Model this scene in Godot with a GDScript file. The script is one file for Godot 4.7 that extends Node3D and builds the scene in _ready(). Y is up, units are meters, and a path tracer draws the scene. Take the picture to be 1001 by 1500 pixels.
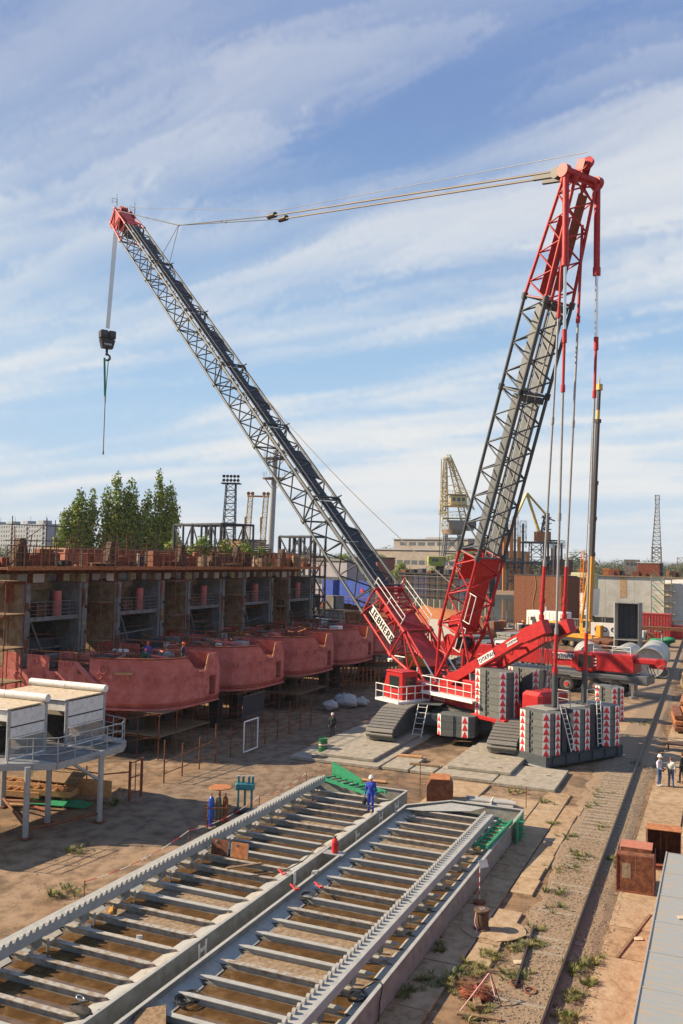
extends Node3D

var F := Transform3D.IDENTITY          # frame that the builders below work in
var M := {}                            # materials
var taken := {}
var mesh_cache := {}
var rng := RandomNumberGenerator.new()

# ---------------------------------------------------------------- naming
func numbered(n: String) -> String:
	if not taken.has(n):
		taken[n] = 0
		return n
	taken[n] += 1
	return "%s_%03d" % [n, taken[n]]

func thing(called: String, label: String, category: String, at := Vector3.ZERO, turn := 0.0, group := "") -> Node3D:
	var o := Node3D.new()
	o.name = numbered(called)
	add_child(o)
	o.position = at
	o.rotation.y = turn
	o.set_meta("label", label)
	o.set_meta("category", category)
	if group != "": o.set_meta("group", group)
	return o

func structure(called: String, label := "") -> Node3D:
	var o := Node3D.new()
	o.name = numbered(called)
	add_child(o)
	o.set_meta("kind", "structure")
	if label != "":
		o.set_meta("label", label)
	return o

func tag(o: Node, label: String, category: String, group := "", kind := "") -> Node:
	o.set_meta("label", label)
	o.set_meta("category", category)
	if group != "": o.set_meta("group", group)
	if kind != "": o.set_meta("kind", kind)
	return o

func copy_of(o: Node3D, label: String, at: Vector3, turn := 0.0) -> Node3D:
	var base_name: String = o.get_meta("base", String(o.name))
	var c: Node3D = o.duplicate()
	c.name = numbered(base_name)
	add_child(c)
	c.position = at
	c.rotation.y = turn
	c.set_meta("label", label)
	return c

func node(par: Node, called: String) -> Node3D:
	var o := Node3D.new()
	o.name = called
	par.add_child(o, true)
	return o

# ---------------------------------------------------------------- pieces
func put(par: Node, called: String, mesh: Mesh, m: Material, t: Transform3D) -> MeshInstance3D:
	var o := MeshInstance3D.new()
	o.name = called if par != self else numbered(called)
	o.mesh = mesh
	o.material_override = m
	par.add_child(o, true)
	o.transform = F * t
	return o

func unit_cyl(sides := 10) -> Mesh:
	var k := "c%d" % sides
	if not mesh_cache.has(k):
		var c := CylinderMesh.new()
		c.top_radius = 1.0
		c.bottom_radius = 1.0
		c.height = 1.0
		c.radial_segments = sides
		c.rings = 0
		mesh_cache[k] = c
	return mesh_cache[k]

func unit_box() -> Mesh:
	if not mesh_cache.has("b"):
		var c := BoxMesh.new()
		c.size = Vector3.ONE
		mesh_cache["b"] = c
	return mesh_cache["b"]

func along(a: Vector3, b: Vector3, up := Vector3.UP) -> Basis:
	# y axis runs from a to b, unit length
	var y := (b - a).normalized()
	var x := up.cross(y)
	if x.length() < 0.01: x = Vector3.RIGHT.cross(y)
	if x.length() < 0.01: x = Vector3.FORWARD.cross(y)
	x = x.normalized()
	var z := x.cross(y).normalized()
	return Basis(x, y, z)

func bar(par: Node, called: String, a: Vector3, b: Vector3, r: float, m: Material, sides := 8) -> MeshInstance3D:
	var bs := along(a, b)
	return put(par, called, unit_cyl(sides), m, Transform3D(Basis(bs.x * r, bs.y * a.distance_to(b), bs.z * r), (a + b) * 0.5))

# box beam from a to b; w is measured level, d across it
func beam(par: Node, called: String, a: Vector3, b: Vector3, w: float, d: float, m: Material, up := Vector3.UP) -> MeshInstance3D:
	var bs := along(a, b, up)
	return put(par, called, unit_box(), m, Transform3D(Basis(bs.x * w, bs.y * a.distance_to(b), bs.z * d), (a + b) * 0.5))

func bx(par: Node, called: String, c: Vector3, s: Vector3, m: Material, turn := Vector3.ZERO) -> MeshInstance3D:
	var b := Basis.from_euler(turn)
	return put(par, called, unit_box(), m, Transform3D(Basis(b.x * s.x, b.y * s.y, b.z * s.z), c))

# box with chamfered edges, size kept
func cb(par: Node, called: String, c: Vector3, s: Vector3, m: Material, ch := 0.02, turn := Vector3.ZERO) -> MeshInstance3D:
	return put(par, called, chamfered(s, ch), m, Transform3D(Basis.from_euler(turn), c))

func cyl(par: Node, called: String, c: Vector3, r: float, h: float, m: Material, sides := 16, axis := Vector3.UP) -> MeshInstance3D:
	return bar(par, called, c - axis * h * 0.5, c + axis * h * 0.5, r, m, sides)

func chamfered(s: Vector3, ch: float) -> Mesh:
	var k := "cb%.3f_%.3f_%.3f_%.3f" % [s.x, s.y, s.z, ch]
	if mesh_cache.has(k): return mesh_cache[k]
	var h := s * 0.5
	ch = minf(ch, minf(h.x, minf(h.y, h.z)) * 0.8)
	var st := SurfaceTool.new()
	st.begin(Mesh.PRIMITIVE_TRIANGLES)
	st.set_smooth_group(-1)
	var ax := [Vector3(1, 0, 0), Vector3(0, 1, 0), Vector3(0, 0, 1)]
	var hv := [h.x, h.y, h.z]
	for i in 3:
		var u := (i + 1) % 3
		var v := (i + 2) % 3
		for sg: float in [-1.0, 1.0]:
			var n: Vector3 = ax[i] * sg
			var c: Vector3 = n * hv[i]
			var du: Vector3 = ax[u] * (hv[u] - ch)
			var dv: Vector3 = ax[v] * (hv[v] - ch)
			quad(st, c - du - dv, c + du - dv, c + du + dv, c - du + dv, n)
			# edge strip between face +-i and face +-u
			for su: float in [-1.0, 1.0]:
				var n2: Vector3 = ax[u] * su
				var e1: Vector3 = n * hv[i] + n2 * (hv[u] - ch)
				var e2: Vector3 = n * (hv[i] - ch) + n2 * hv[u]
				quad(st, e1 - dv, e2 - dv, e2 + dv, e1 + dv, (n + n2).normalized())
	for sx: float in [-1.0, 1.0]:
		for sy: float in [-1.0, 1.0]:
			for sz: float in [-1.0, 1.0]:
				var a := Vector3(sx * h.x, sy * (h.y - ch), sz * (h.z - ch))
				var b := Vector3(sx * (h.x - ch), sy * h.y, sz * (h.z - ch))
				var c := Vector3(sx * (h.x - ch), sy * (h.y - ch), sz * h.z)
				tri(st, a, b, c, Vector3(sx, sy, sz))
	st.generate_normals()
	var mesh := st.commit()
	mesh_cache[k] = mesh
	return mesh

# ---------------------------------------------------------------- mesh building
func ST() -> SurfaceTool:
	var st := SurfaceTool.new()
	st.begin(Mesh.PRIMITIVE_TRIANGLES)
	st.set_smooth_group(-1)
	return st

func tri(st: SurfaceTool, a: Vector3, b: Vector3, c: Vector3, n: Vector3) -> void:
	# front faces run clockwise seen from the side n points to
	if (b - a).cross(c - a).dot(n) > 0.0:
		st.add_vertex(a); st.add_vertex(c); st.add_vertex(b)
	else:
		st.add_vertex(a); st.add_vertex(b); st.add_vertex(c)

func quad(st: SurfaceTool, a: Vector3, b: Vector3, c: Vector3, d: Vector3, n: Vector3) -> void:
	tri(st, a, b, c, n)
	tri(st, a, c, d, n)

func s_box(st: SurfaceTool, c: Vector3, s: Vector3, b := Basis.IDENTITY) -> void:
	var x := b.x * s.x * 0.5
	var y := b.y * s.y * 0.5
	var z := b.z * s.z * 0.5
	for q in [[x, y, z], [y, z, x], [z, x, y]]:
		for sg: float in [-1.0, 1.0]:
			var n: Vector3 = q[0] * sg
			quad(st, c + n - q[1] - q[2], c + n + q[1] - q[2], c + n + q[1] + q[2], c + n - q[1] + q[2], n)

func s_beam(st: SurfaceTool, a: Vector3, b: Vector3, w: float, d: float, up := Vector3.UP) -> void:
	var bs := along(a, b, up)
	s_box(st, (a + b) * 0.5, Vector3(w, a.distance_to(b), d), bs)

func s_bar(st: SurfaceTool, a: Vector3, b: Vector3, r0: float, r1 := -1.0, sides := 6, caps := true) -> void:
	if r1 < 0.0: r1 = r0
	var bs := along(a, b)
	for i in sides:
		var t0 := TAU * i / sides
		var t1 := TAU * (i + 1) / sides
		var d0 := bs.x * cos(t0) + bs.z * sin(t0)
		var d1 := bs.x * cos(t1) + bs.z * sin(t1)
		quad(st, a + d0 * r0, a + d1 * r0, b + d1 * r1, b + d0 * r1, d0 + d1)
		if caps:
			tri(st, a, a + d0 * r0, a + d1 * r0, -bs.y)
			tri(st, b, b + d0 * r1, b + d1 * r1, bs.y)

func s_path(st: SurfaceTool, pts: Array, r: float, sides := 6) -> void:
	for i in pts.size() - 1:
		s_bar(st, pts[i], pts[i + 1], r, r, sides)

# solid prism: outline (Array of Vector3, planar) pushed along d
func s_prism(st: SurfaceTool, outline: Array, d: Vector3) -> void:
	var p2 := PackedVector2Array()
	var n := Vector3.ZERO
	for i in outline.size():
		n += (outline[i] as Vector3).cross(outline[(i + 1) % outline.size()])
	n = n.normalized()
	var ex: Vector3 = (outline[1] - outline[0]).normalized()
	var ey := n.cross(ex)
	for v in outline:
		p2.append(Vector2((v - outline[0]).dot(ex), (v - outline[0]).dot(ey)))
	var idx := Geometry2D.triangulate_polygon(p2)
	var s := signf(d.dot(n))
	for i in range(0, idx.size(), 3):
		tri(st, outline[idx[i]], outline[idx[i + 1]], outline[idx[i + 2]], -n * s)
		tri(st, outline[idx[i]] + d, outline[idx[i + 1]] + d, outline[idx[i + 2]] + d, n * s)
	for i in outline.size():
		var a: Vector3 = outline[i]
		var b: Vector3 = outline[(i + 1) % outline.size()]
		quad(st, a, b, b + d, a + d, (b - a).cross(n))

func s_lathe(st: SurfaceTool, c: Vector3, prof: Array, sides := 20, b := Basis.IDENTITY) -> void:
	# prof: Array of Vector2(radius, height); closed by its ends lying on the axis or left open
	for k in prof.size() - 1:
		var p: Vector2 = prof[k]
		var q: Vector2 = prof[k + 1]
		for i in sides:
			var t0 := TAU * i / sides
			var t1 := TAU * (i + 1) / sides
			var d0 := Vector3(cos(t0), 0, sin(t0))
			var d1 := Vector3(cos(t1), 0, sin(t1))
			var n2 := Vector2(q.y - p.y, p.x - q.x)
			var n := (d0 + d1).normalized() * n2.x + Vector3.UP * n2.y
			var v0 := c + b * (d0 * p.x + Vector3.UP * p.y)
			var v1 := c + b * (d1 * p.x + Vector3.UP * p.y)
			var v2 := c + b * (d1 * q.x + Vector3.UP * q.y)
			var v3 := c + b * (d0 * q.x + Vector3.UP * q.y)
			if p.x > 0.0001: tri(st, v0, v1, v2, b * n)
			if q.x > 0.0001: tri(st, v0, v2, v3, b * n)

func done(st: SurfaceTool, par: Node, called: String, m: Material, t := Transform3D.IDENTITY) -> MeshInstance3D:
	st.generate_normals()
	return put(par, called, st.commit(), m, t)

func smooth_done(st: SurfaceTool, par: Node, called: String, m: Material, t := Transform3D.IDENTITY) -> MeshInstance3D:
	st.index()
	st.generate_normals()
	return put(par, called, st.commit(), m, t)

# ---------------------------------------------------------------- materials
func S(r: float, g: float, b: float) -> Color:
	return Color(r, g, b).linear_to_srgb()

func noise_tex(seed_: int, freq: float, stops: Array, size := 512, octaves := 5, warp := 0.0, type := FastNoiseLite.TYPE_SIMPLEX_SMOOTH) -> NoiseTexture2D:
	var n := FastNoiseLite.new()
	n.seed = seed_
	n.noise_type = type
	n.frequency = freq
	n.fractal_octaves = octaves
	n.fractal_gain = 0.6
	if warp > 0.0:
		n.domain_warp_enabled = true
		n.domain_warp_amplitude = warp
		n.domain_warp_frequency = freq
	var gr := Gradient.new()
	var off := PackedFloat32Array()
	var col := PackedColorArray()
	for s in stops:
		off.append(s[0])
		col.append(s[1])
	gr.offsets = off
	gr.colors = col
	var t := NoiseTexture2D.new()
	t.width = size
	t.height = size
	t.seamless = true
	t.noise = n
	t.color_ramp = gr
	return t

var bump_tex: Texture2D
var grit_tex: Texture2D

# paint-like material: base colour with patches towards two other tones (linear values)
func surf(key: String, c: Color, c2: Color, c3: Color, rough := 0.7, metal := 0.0, scale := 0.35, bump := 0.0, lo := 0.3, hi := 0.72) -> StandardMaterial3D:
	c2 = c2.lerp(c, 0.3)
	c3 = c3.lerp(c, 0.3)
	var m := StandardMaterial3D.new()
	m.resource_name = key
	m.albedo_texture = noise_tex(hash(key) % 9999, 0.024, [[0.0, S(c2.r, c2.g, c2.b)], [lo, S(c2.r, c2.g, c2.b)], [0.45, S(c.r, c.g, c.b)], [0.58, S(c.r, c.g, c.b)], [hi, S(c3.r, c3.g, c3.b)], [1.0, S(c3.r, c3.g, c3.b)]], 256, 5, 10.0)
	m.roughness = rough
	m.metallic = metal
	m.uv1_triplanar = true
	m.uv1_world_triplanar = true
	m.uv1_scale = Vector3.ONE * scale
	if bump > 0.0:
		m.normal_enabled = true
		m.normal_texture = bump_tex
		m.normal_scale = bump
	M[key] = m
	return m

func plain(key: String, c: Color, rough := 0.6, metal := 0.0) -> StandardMaterial3D:
	var m := StandardMaterial3D.new()
	m.resource_name = key
	m.albedo_color = S(c.r, c.g, c.b)
	m.roughness = rough
	m.metallic = metal
	M[key] = m
	return m

func K(r: float, g: float, b: float) -> Color: return Color(r, g, b)

# lettering as thin raised shapes: origin at the centre of the word, reading along +x, facing +z of t
func word(par: Node, text: String, size: float, t: Transform3D, m: Material, thick := 0.02) -> MeshInstance3D:
	var k := "w_%s_%.2f" % [text, size]
	if not mesh_cache.has(k):
		var tm := TextMesh.new()
		var f := SystemFont.new()
		f.font_names = PackedStringArray(["Droid Sans"])
		f.font_weight = 700
		tm.font = f
		tm.text = text
		tm.font_size = 64
		tm.pixel_size = size / 46.0
		tm.depth = thick
		tm.curve_step = 4.0
		mesh_cache[k] = tm
	return put(par, "lettering", mesh_cache[k], m, t)

# ================================================================ the scene
func _ready() -> void:
	rng.seed = 4711
	# ---- camera
	var cam := Camera3D.new()
	cam.name = "camera"
	cam.fov = 59.96
	cam.near = 0.1
	cam.far = 6000.0
	add_child(cam)
	cam.position = Vector3(0, 13.3, 0)
	cam.rotation = Vector3(atan(65.0 / 1300.0), deg_to_rad(23.3), 0.022)
	cam.current = true
	# ---- sky and exposure
	var env := Environment.new()
	env.background_mode = Environment.BG_SKY
	env.tonemap_mode = Environment.TONE_MAPPER_LINEAR
	env.tonemap_exposure = 2.0
	env.sdfgi_enabled = true
	env.ssao_enabled = true
	env.ssil_enabled = true
	env.fog_enabled = true
	env.fog_density = 0.0001
	env.fog_light_color = Color(0.80, 0.86, 0.93)
	var sky := Sky.new()
	var pan := PanoramaSkyMaterial.new()
	pan.panorama = make_sky()
	pan.energy_multiplier = 0.46
	sky.sky_material = pan
	env.sky = sky
	var we := WorldEnvironment.new()
	we.name = "world_environment"
	we.environment = env
	add_child(we)
	# ---- sun: low, from the ship side, a little behind the camera
	var sun := DirectionalLight3D.new()
	sun.name = "sun"
	sun.light_energy = 1.6
	sun.light_color = Color(1.0, 0.90, 0.76)
	sun.light_angular_distance = 0.5
	sun.shadow_enabled = true
	add_child(sun)
	var el := deg_to_rad(34.0)
	sun.look_at_from_position(Vector3.ZERO, Vector3(0.961 * cos(el), -sin(el), -0.276 * cos(el)))

	make_materials()
	build_ground()
	build_troughs()
	build_crane()
	build_ships()
	build_platform()
	build_background()
	build_dock()
	build_vehicles()
	build_small_things()
	build_people()
	build_plants()

func make_sky() -> ImageTexture:
	var w := 2048
	var h := 1024
	var img := Image.create(w, h, false, Image.FORMAT_RGBF)
	var n1 := FastNoiseLite.new()
	n1.seed = 5
	n1.noise_type = FastNoiseLite.TYPE_SIMPLEX_SMOOTH
	n1.frequency = 0.55
	n1.fractal_octaves = 6
	n1.fractal_gain = 0.55
	n1.domain_warp_enabled = true
	n1.domain_warp_amplitude = 1.2
	n1.domain_warp_frequency = 0.35
	var n2 := FastNoiseLite.new()
	n2.seed = 23
	n2.noise_type = FastNoiseLite.TYPE_SIMPLEX_SMOOTH
	n2.frequency = 0.33
	n2.fractal_octaves = 4
	var n3 := FastNoiseLite.new()
	n3.seed = 77
	n3.noise_type = FastNoiseLite.TYPE_SIMPLEX_SMOOTH
	n3.frequency = 2.6
	n3.fractal_octaves = 4
	var zenith := Vector3(0.205, 0.33, 0.625)
	var middle := Vector3(0.40, 0.65, 0.93)
	var haze := Vector3(0.80, 0.85, 0.88)
	var white := Vector3(0.92, 0.925, 0.92)
	var turn := 0.16
	var ct := cos(turn)
	var sn := sin(turn)
	for y in h / 2:
		var e := (0.5 - (y + 0.5) / h) * PI
		var se := sin(e)
		var ce := cos(e)
		var base := middle.lerp(zenith, smoothstep(0.10, 0.52, se)).lerp(haze, pow(1.0 - se, 9.0))
		var k := 1.0 / (se + 0.07)
		var fade := smoothstep(0.0, 0.10, se)
		for x in w:
			var a := ((x + 0.5) / w - 0.5) * TAU
			var px := sin(a) * ce * k
			var pz := -cos(a) * ce * k
			var u := (px * ct + pz * sn)
			var v := (-px * sn + pz * ct)
			var big := n2.get_noise_2d(u * 0.55 + 3.1, v * 1.1)
			var streak := n1.get_noise_2d(u * 0.50, v * 2.1 + big * 0.8)
			var fine := n3.get_noise_2d(u * 0.35 + big, v * 2.6 + streak * 1.2)
			var d := clampf(lerpf(0.64, 0.40, smoothstep(0.08, 0.42, se)) + streak * 0.66 + big * 0.62 + fine * 0.15, 0.0, 1.0)
			d = smoothstep(0.16, 1.0, d)
			d = d * lerpf(0.95, 0.48, smoothstep(0.25, 0.6, se)) * lerpf(0.6, 1.0, fade)
			var c := base.lerp(white, d)
			img.set_pixel(x, y, Color(c.x, c.y, c.z))
	for y in range(h / 2, h):
		var t := smoothstep(0.0, 0.15, (y + 0.5) / h - 0.5)
		var c := Vector3(0.66, 0.77, 0.86).lerp(Vector3(0.16, 0.13, 0.10), t)
		img.fill_rect(Rect2i(0, y, w, 1), Color(c.x, c.y, c.z))
	return ImageTexture.create_from_image(img)

func make_materials() -> void:
	bump_tex = noise_tex(11, 0.02, [[0.0, Color.BLACK], [1.0, Color.WHITE]], 512, 6)
	(bump_tex as NoiseTexture2D).as_normal_map = true
	(bump_tex as NoiseTexture2D).bump_strength = 6.0
	grit_tex = noise_tex(12, 0.09, [[0.0, Color.BLACK], [1.0, Color.WHITE]], 512, 4)
	(grit_tex as NoiseTexture2D).as_normal_map = true
	(grit_tex as NoiseTexture2D).bump_strength = 10.0
	# crane
	surf("red", K(0.375, 0.007, 0.011), K(0.28, 0.006, 0.010), K(0.43, 0.026, 0.026), 0.5, 0.0, 0.4)
	surf("boom_grey", K(0.046, 0.058, 0.068), K(0.038, 0.048, 0.058), K(0.06, 0.072, 0.082), 0.55, 0.0, 0.5)
	surf("grating", K(0.022, 0.028, 0.035), K(0.016, 0.02, 0.026), K(0.032, 0.04, 0.046), 0.7, 0.0, 0.7)
	surf("ballast_grey", K(0.092, 0.105, 0.106), K(0.078, 0.09, 0.092), K(0.115, 0.127, 0.125), 0.6, 0.0, 0.6, 0.15)
	surf("ballast_top", K(0.24, 0.245, 0.23), K(0.19, 0.195, 0.185), K(0.30, 0.30, 0.275), 0.75, 0.0, 0.6, 0.2)
	surf("white", K(0.72, 0.72, 0.70), K(0.60, 0.60, 0.57), K(0.78, 0.78, 0.76), 0.5, 0.0, 0.5)
	surf("track_steel", K(0.17, 0.168, 0.155), K(0.11, 0.108, 0.098), K(0.23, 0.22, 0.20), 0.55, 0.3, 1.3, 0.3)
	surf("mast_plate", K(0.118, 0.134, 0.146), K(0.10, 0.115, 0.128), K(0.145, 0.162, 0.172), 0.5, 0.2, 0.3)
	plain("black", K(0.014, 0.014, 0.016), 0.5)
	plain("rope", K(0.13, 0.135, 0.14), 0.45, 0.6)
	plain("rope_light", K(0.17, 0.15, 0.125), 0.6, 0.1)
	plain("chrome", K(0.62, 0.63, 0.64), 0.22, 0.9)
	plain("sign_red", K(0.55, 0.02, 0.025), 0.5)
	plain("glass_dark", K(0.02, 0.03, 0.03), 0.05)
	plain("rubber", K(0.022, 0.021, 0.02), 0.85)
	plain("navy", K(0.012, 0.02, 0.075), 0.5)
	plain("red_plain", K(0.50, 0.016, 0.018), 0.4)
	# ground
	surf("concrete", K(0.31, 0.222, 0.135), K(0.21, 0.145, 0.082), K(0.36, 0.275, 0.18), 0.95, 0.0, 0.22, 0.5)
	surf("concrete_b", K(0.285, 0.198, 0.116), K(0.19, 0.125, 0.07), K(0.31, 0.23, 0.145), 0.95, 0.0, 0.27, 0.5)
	surf("concrete_c", K(0.305, 0.225, 0.142), K(0.25, 0.17, 0.10), K(0.35, 0.275, 0.185), 0.95, 0.0, 0.19, 0.5)
	surf("mat_concrete", K(0.27, 0.25, 0.205), K(0.21, 0.19, 0.15), K(0.32, 0.295, 0.245), 0.92, 0.0, 0.25, 0.4)
	surf("gravel_a", K(0.215, 0.158, 0.104), K(0.14, 0.098, 0.062), K(0.29, 0.225, 0.155), 0.95, 0.0, 1.4)
	surf("gravel_b", K(0.24, 0.195, 0.145), K(0.15, 0.118, 0.082), K(0.34, 0.29, 0.23), 0.95, 0.0, 1.4)
	surf("rail_steel", K(0.06, 0.05, 0.042), K(0.09, 0.05, 0.03), K(0.11, 0.10, 0.095), 0.5, 0.5, 1.0)
	surf("sleeper", K(0.24, 0.205, 0.16), K(0.16, 0.13, 0.095), K(0.31, 0.27, 0.22), 0.95, 0.0, 0.9, 0.5)
	# troughs
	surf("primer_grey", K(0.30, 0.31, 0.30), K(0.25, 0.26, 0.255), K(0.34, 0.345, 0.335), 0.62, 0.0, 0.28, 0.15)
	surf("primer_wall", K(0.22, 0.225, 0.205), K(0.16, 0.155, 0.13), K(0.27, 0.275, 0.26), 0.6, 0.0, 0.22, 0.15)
	surf("silt", K(0.21, 0.155, 0.10), K(0.14, 0.095, 0.055), K(0.28, 0.225, 0.16), 0.9, 0.0, 0.5, 0.4)
	var w := surf("muddy_water", K(0.095, 0.054, 0.022), K(0.065, 0.038, 0.016), K(0.14, 0.09, 0.045), 0.06, 0.0, 0.22)
	w.metallic_specular = 0.5
	# ships and rust
	surf("hull_red", K(0.43, 0.115, 0.098), K(0.33, 0.072, 0.058), K(0.48, 0.175, 0.15), 0.7, 0.0, 0.2, 0.15)
	surf("rust", K(0.145, 0.052, 0.024), K(0.075, 0.026, 0.014), K(0.23, 0.092, 0.042), 0.9, 0.0, 0.45, 0.3)
	surf("rust_red", K(0.20, 0.055, 0.03), K(0.12, 0.034, 0.02), K(0.27, 0.09, 0.055), 0.9, 0.0, 0.4, 0.2)
	surf("rust_orange", K(0.33, 0.125, 0.045), K(0.20, 0.07, 0.028), K(0.42, 0.19, 0.085), 0.9, 0.0, 0.5, 0.3)
	surf("weathered", K(0.215, 0.16, 0.10), K(0.15, 0.078, 0.038), K(0.27, 0.22, 0.15), 0.9, 0.0, 0.16, 0.3)
	surf("weathered_grey", K(0.135, 0.14, 0.14), K(0.13, 0.09, 0.06), K(0.19, 0.195, 0.195), 0.85, 0.0, 0.16, 0.2)
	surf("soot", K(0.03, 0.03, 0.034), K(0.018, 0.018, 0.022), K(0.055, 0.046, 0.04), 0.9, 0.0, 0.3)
	surf("pale_green", K(0.42, 0.43, 0.27), K(0.30, 0.29, 0.17), K(0.48, 0.49, 0.34), 0.8, 0.0, 0.3)
	surf("brick_red", K(0.25, 0.085, 0.055), K(0.17, 0.055, 0.035), K(0.33, 0.14, 0.10), 0.9, 0.0, 0.6, 0.3)
	# steel, wood, misc
	surf("galv", K(0.29, 0.305, 0.315), K(0.24, 0.255, 0.265), K(0.34, 0.355, 0.36), 0.5, 0.25, 0.5)
	surf("pale_panel", K(0.60, 0.60, 0.575), K(0.48, 0.47, 0.43), K(0.66, 0.66, 0.64), 0.6, 0.0, 0.4)
	surf("roof_board", K(0.44, 0.37, 0.27), K(0.33, 0.265, 0.18), K(0.52, 0.45, 0.34), 0.85, 0.0, 0.4, 0.2)
	surf("roof_sheet", K(0.25, 0.27, 0.275), K(0.33, 0.26, 0.17), K(0.235, 0.26, 0.27), 0.45, 0.0, 0.35, 0.1, 0.37)
	(M["roof_sheet"] as StandardMaterial3D).uv1_scale = Vector3(0.1, 0.5, 0.75)
	surf("wood", K(0.42, 0.235, 0.105), K(0.29, 0.15, 0.06), K(0.50, 0.31, 0.16), 0.85, 0.0, 0.8, 0.2)
	surf("old_wood", K(0.19, 0.125, 0.07), K(0.10, 0.064, 0.036), K(0.27, 0.19, 0.12), 0.9, 0.0, 0.9, 0.3)
	surf("pipe_grey", K(0.33, 0.34, 0.335), K(0.26, 0.27, 0.265), K(0.38, 0.39, 0.385), 0.45, 0.0, 0.2)
	surf("dark_steel", K(0.034, 0.042, 0.056), K(0.022, 0.028, 0.04), K(0.055, 0.064, 0.08), 0.5, 0.0, 0.3)
	surf("blue_sheet", K(0.012, 0.06, 0.36), K(0.01, 0.045, 0.27), K(0.02, 0.08, 0.43), 0.6, 0.0, 0.3, 0.3)
	surf("yellow", K(0.50, 0.24, 0.015), K(0.40, 0.17, 0.012), K(0.55, 0.29, 0.03), 0.5, 0.0, 0.4)
	surf("pale_yellow", K(0.58, 0.47, 0.21), K(0.45, 0.30, 0.12), K(0.66, 0.58, 0.36), 0.7, 0.0, 0.1)
	surf("lime", K(0.30, 0.33, 0.05), K(0.24, 0.26, 0.035), K(0.36, 0.38, 0.08), 0.6, 0.0, 0.2)
	surf("orange", K(0.60, 0.20, 0.02), K(0.42, 0.12, 0.015), K(0.66, 0.27, 0.05), 0.6, 0.0, 0.2)
	surf("green_paint", K(0.012, 0.21, 0.10), K(0.012, 0.15, 0.075), K(0.03, 0.27, 0.145), 0.55, 0.0, 0.6)
	surf("teal", K(0.02, 0.165, 0.21), K(0.018, 0.11, 0.14), K(0.04, 0.22, 0.27), 0.5, 0.0, 0.6)
	surf("dock_paint", K(0.47, 0.47, 0.44), K(0.40, 0.39, 0.355), K(0.52, 0.52, 0.495), 0.75, 0.0, 0.06)
	surf("dock_streak", K(0.40, 0.25, 0.11), K(0.47, 0.43, 0.36), K(0.30, 0.155, 0.05), 0.85, 0.0, 0.4)
	surf("facade_grey", K(0.24, 0.215, 0.185), K(0.19, 0.165, 0.14), K(0.28, 0.255, 0.225), 0.9, 0.0, 0.03)
	surf("facade_pale", K(0.24, 0.265, 0.30), K(0.21, 0.235, 0.265), K(0.27, 0.29, 0.32), 0.85, 0.0, 0.03)
	surf("window_far", K(0.06, 0.075, 0.09), K(0.04, 0.05, 0.06), K(0.13, 0.15, 0.17), 0.2, 0.0, 0.3)
	surf("tarp", K(0.26, 0.25, 0.225), K(0.20, 0.19, 0.17), K(0.32, 0.31, 0.29), 0.85, 0.0, 0.8, 0.5)
	surf("bag", K(0.42, 0.43, 0.44), K(0.30, 0.31, 0.33), K(0.52, 0.52, 0.52), 0.8, 0.0, 1.2, 0.6)
	var gl := plain("shed_glass", K(0.35, 0.38, 0.40), 0.08)
	gl.transparency = BaseMaterial3D.TRANSPARENCY_ALPHA
	gl.albedo_color.a = 0.22
	surf("peeling", K(0.30, 0.37, 0.40), K(0.27, 0.16, 0.09), K(0.42, 0.45, 0.44), 0.85, 0.0, 0.5, 0.2, 0.36)
	surf("leg_grey", K(0.20, 0.21, 0.205), K(0.15, 0.155, 0.15), K(0.27, 0.275, 0.265), 0.6, 0.1, 0.3)
	surf("green_dark", K(0.02, 0.09, 0.06), K(0.015, 0.06, 0.04), K(0.04, 0.13, 0.09), 0.7, 0.0, 0.3)
	surf("navy_dark", K(0.018, 0.022, 0.06), K(0.012, 0.015, 0.04), K(0.03, 0.035, 0.08), 0.7, 0.0, 0.2)
	surf("pile", K(0.17, 0.17, 0.135), K(0.10, 0.10, 0.075), K(0.25, 0.245, 0.205), 0.85, 0.0, 0.2)
	surf("cont_red", K(0.36, 0.03, 0.028), K(0.26, 0.025, 0.024), K(0.42, 0.05, 0.045), 0.6, 0.0, 0.2)
	surf("tarp_blue", K(0.42, 0.55, 0.60), K(0.32, 0.43, 0.48), K(0.52, 0.64, 0.68), 0.7, 0.0, 0.4, 0.4)
	surf("yellow_dull", K(0.50, 0.38, 0.09), K(0.38, 0.25, 0.06), K(0.56, 0.45, 0.16), 0.6, 0.0, 0.1)
	surf("basin_water", K(0.06, 0.07, 0.055), K(0.05, 0.06, 0.05), K(0.075, 0.085, 0.065), 0.12, 0.0, 0.05)
	plain("black_boom", K(0.028, 0.024, 0.022), 0.45)
	plain("cyl_blue", K(0.012, 0.07, 0.40), 0.4)
	plain("cyl_olive", K(0.07, 0.085, 0.05), 0.5)
	plain("tape_pink", K(0.60, 0.36, 0.33), 0.6)
	surf("rust_dark", K(0.085, 0.05, 0.032), K(0.05, 0.032, 0.024), K(0.15, 0.085, 0.05), 0.8, 0.1, 0.9, 0.4)
	surf("faded_red", K(0.36, 0.115, 0.075), K(0.26, 0.13, 0.08), K(0.42, 0.20, 0.14), 0.85, 0.0, 0.9)
	surf("tarp_tan", K(0.36, 0.27, 0.17), K(0.25, 0.18, 0.11), K(0.44, 0.35, 0.24), 0.9, 0.0, 0.3, 0.5)
	surf("green_drum", K(0.01, 0.13, 0.045), K(0.01, 0.09, 0.035), K(0.02, 0.17, 0.06), 0.45, 0.0, 0.8)
	surf("facade_lilac", K(0.25, 0.25, 0.29), K(0.21, 0.21, 0.245), K(0.29, 0.29, 0.33), 0.85, 0.0, 0.05)
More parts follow.
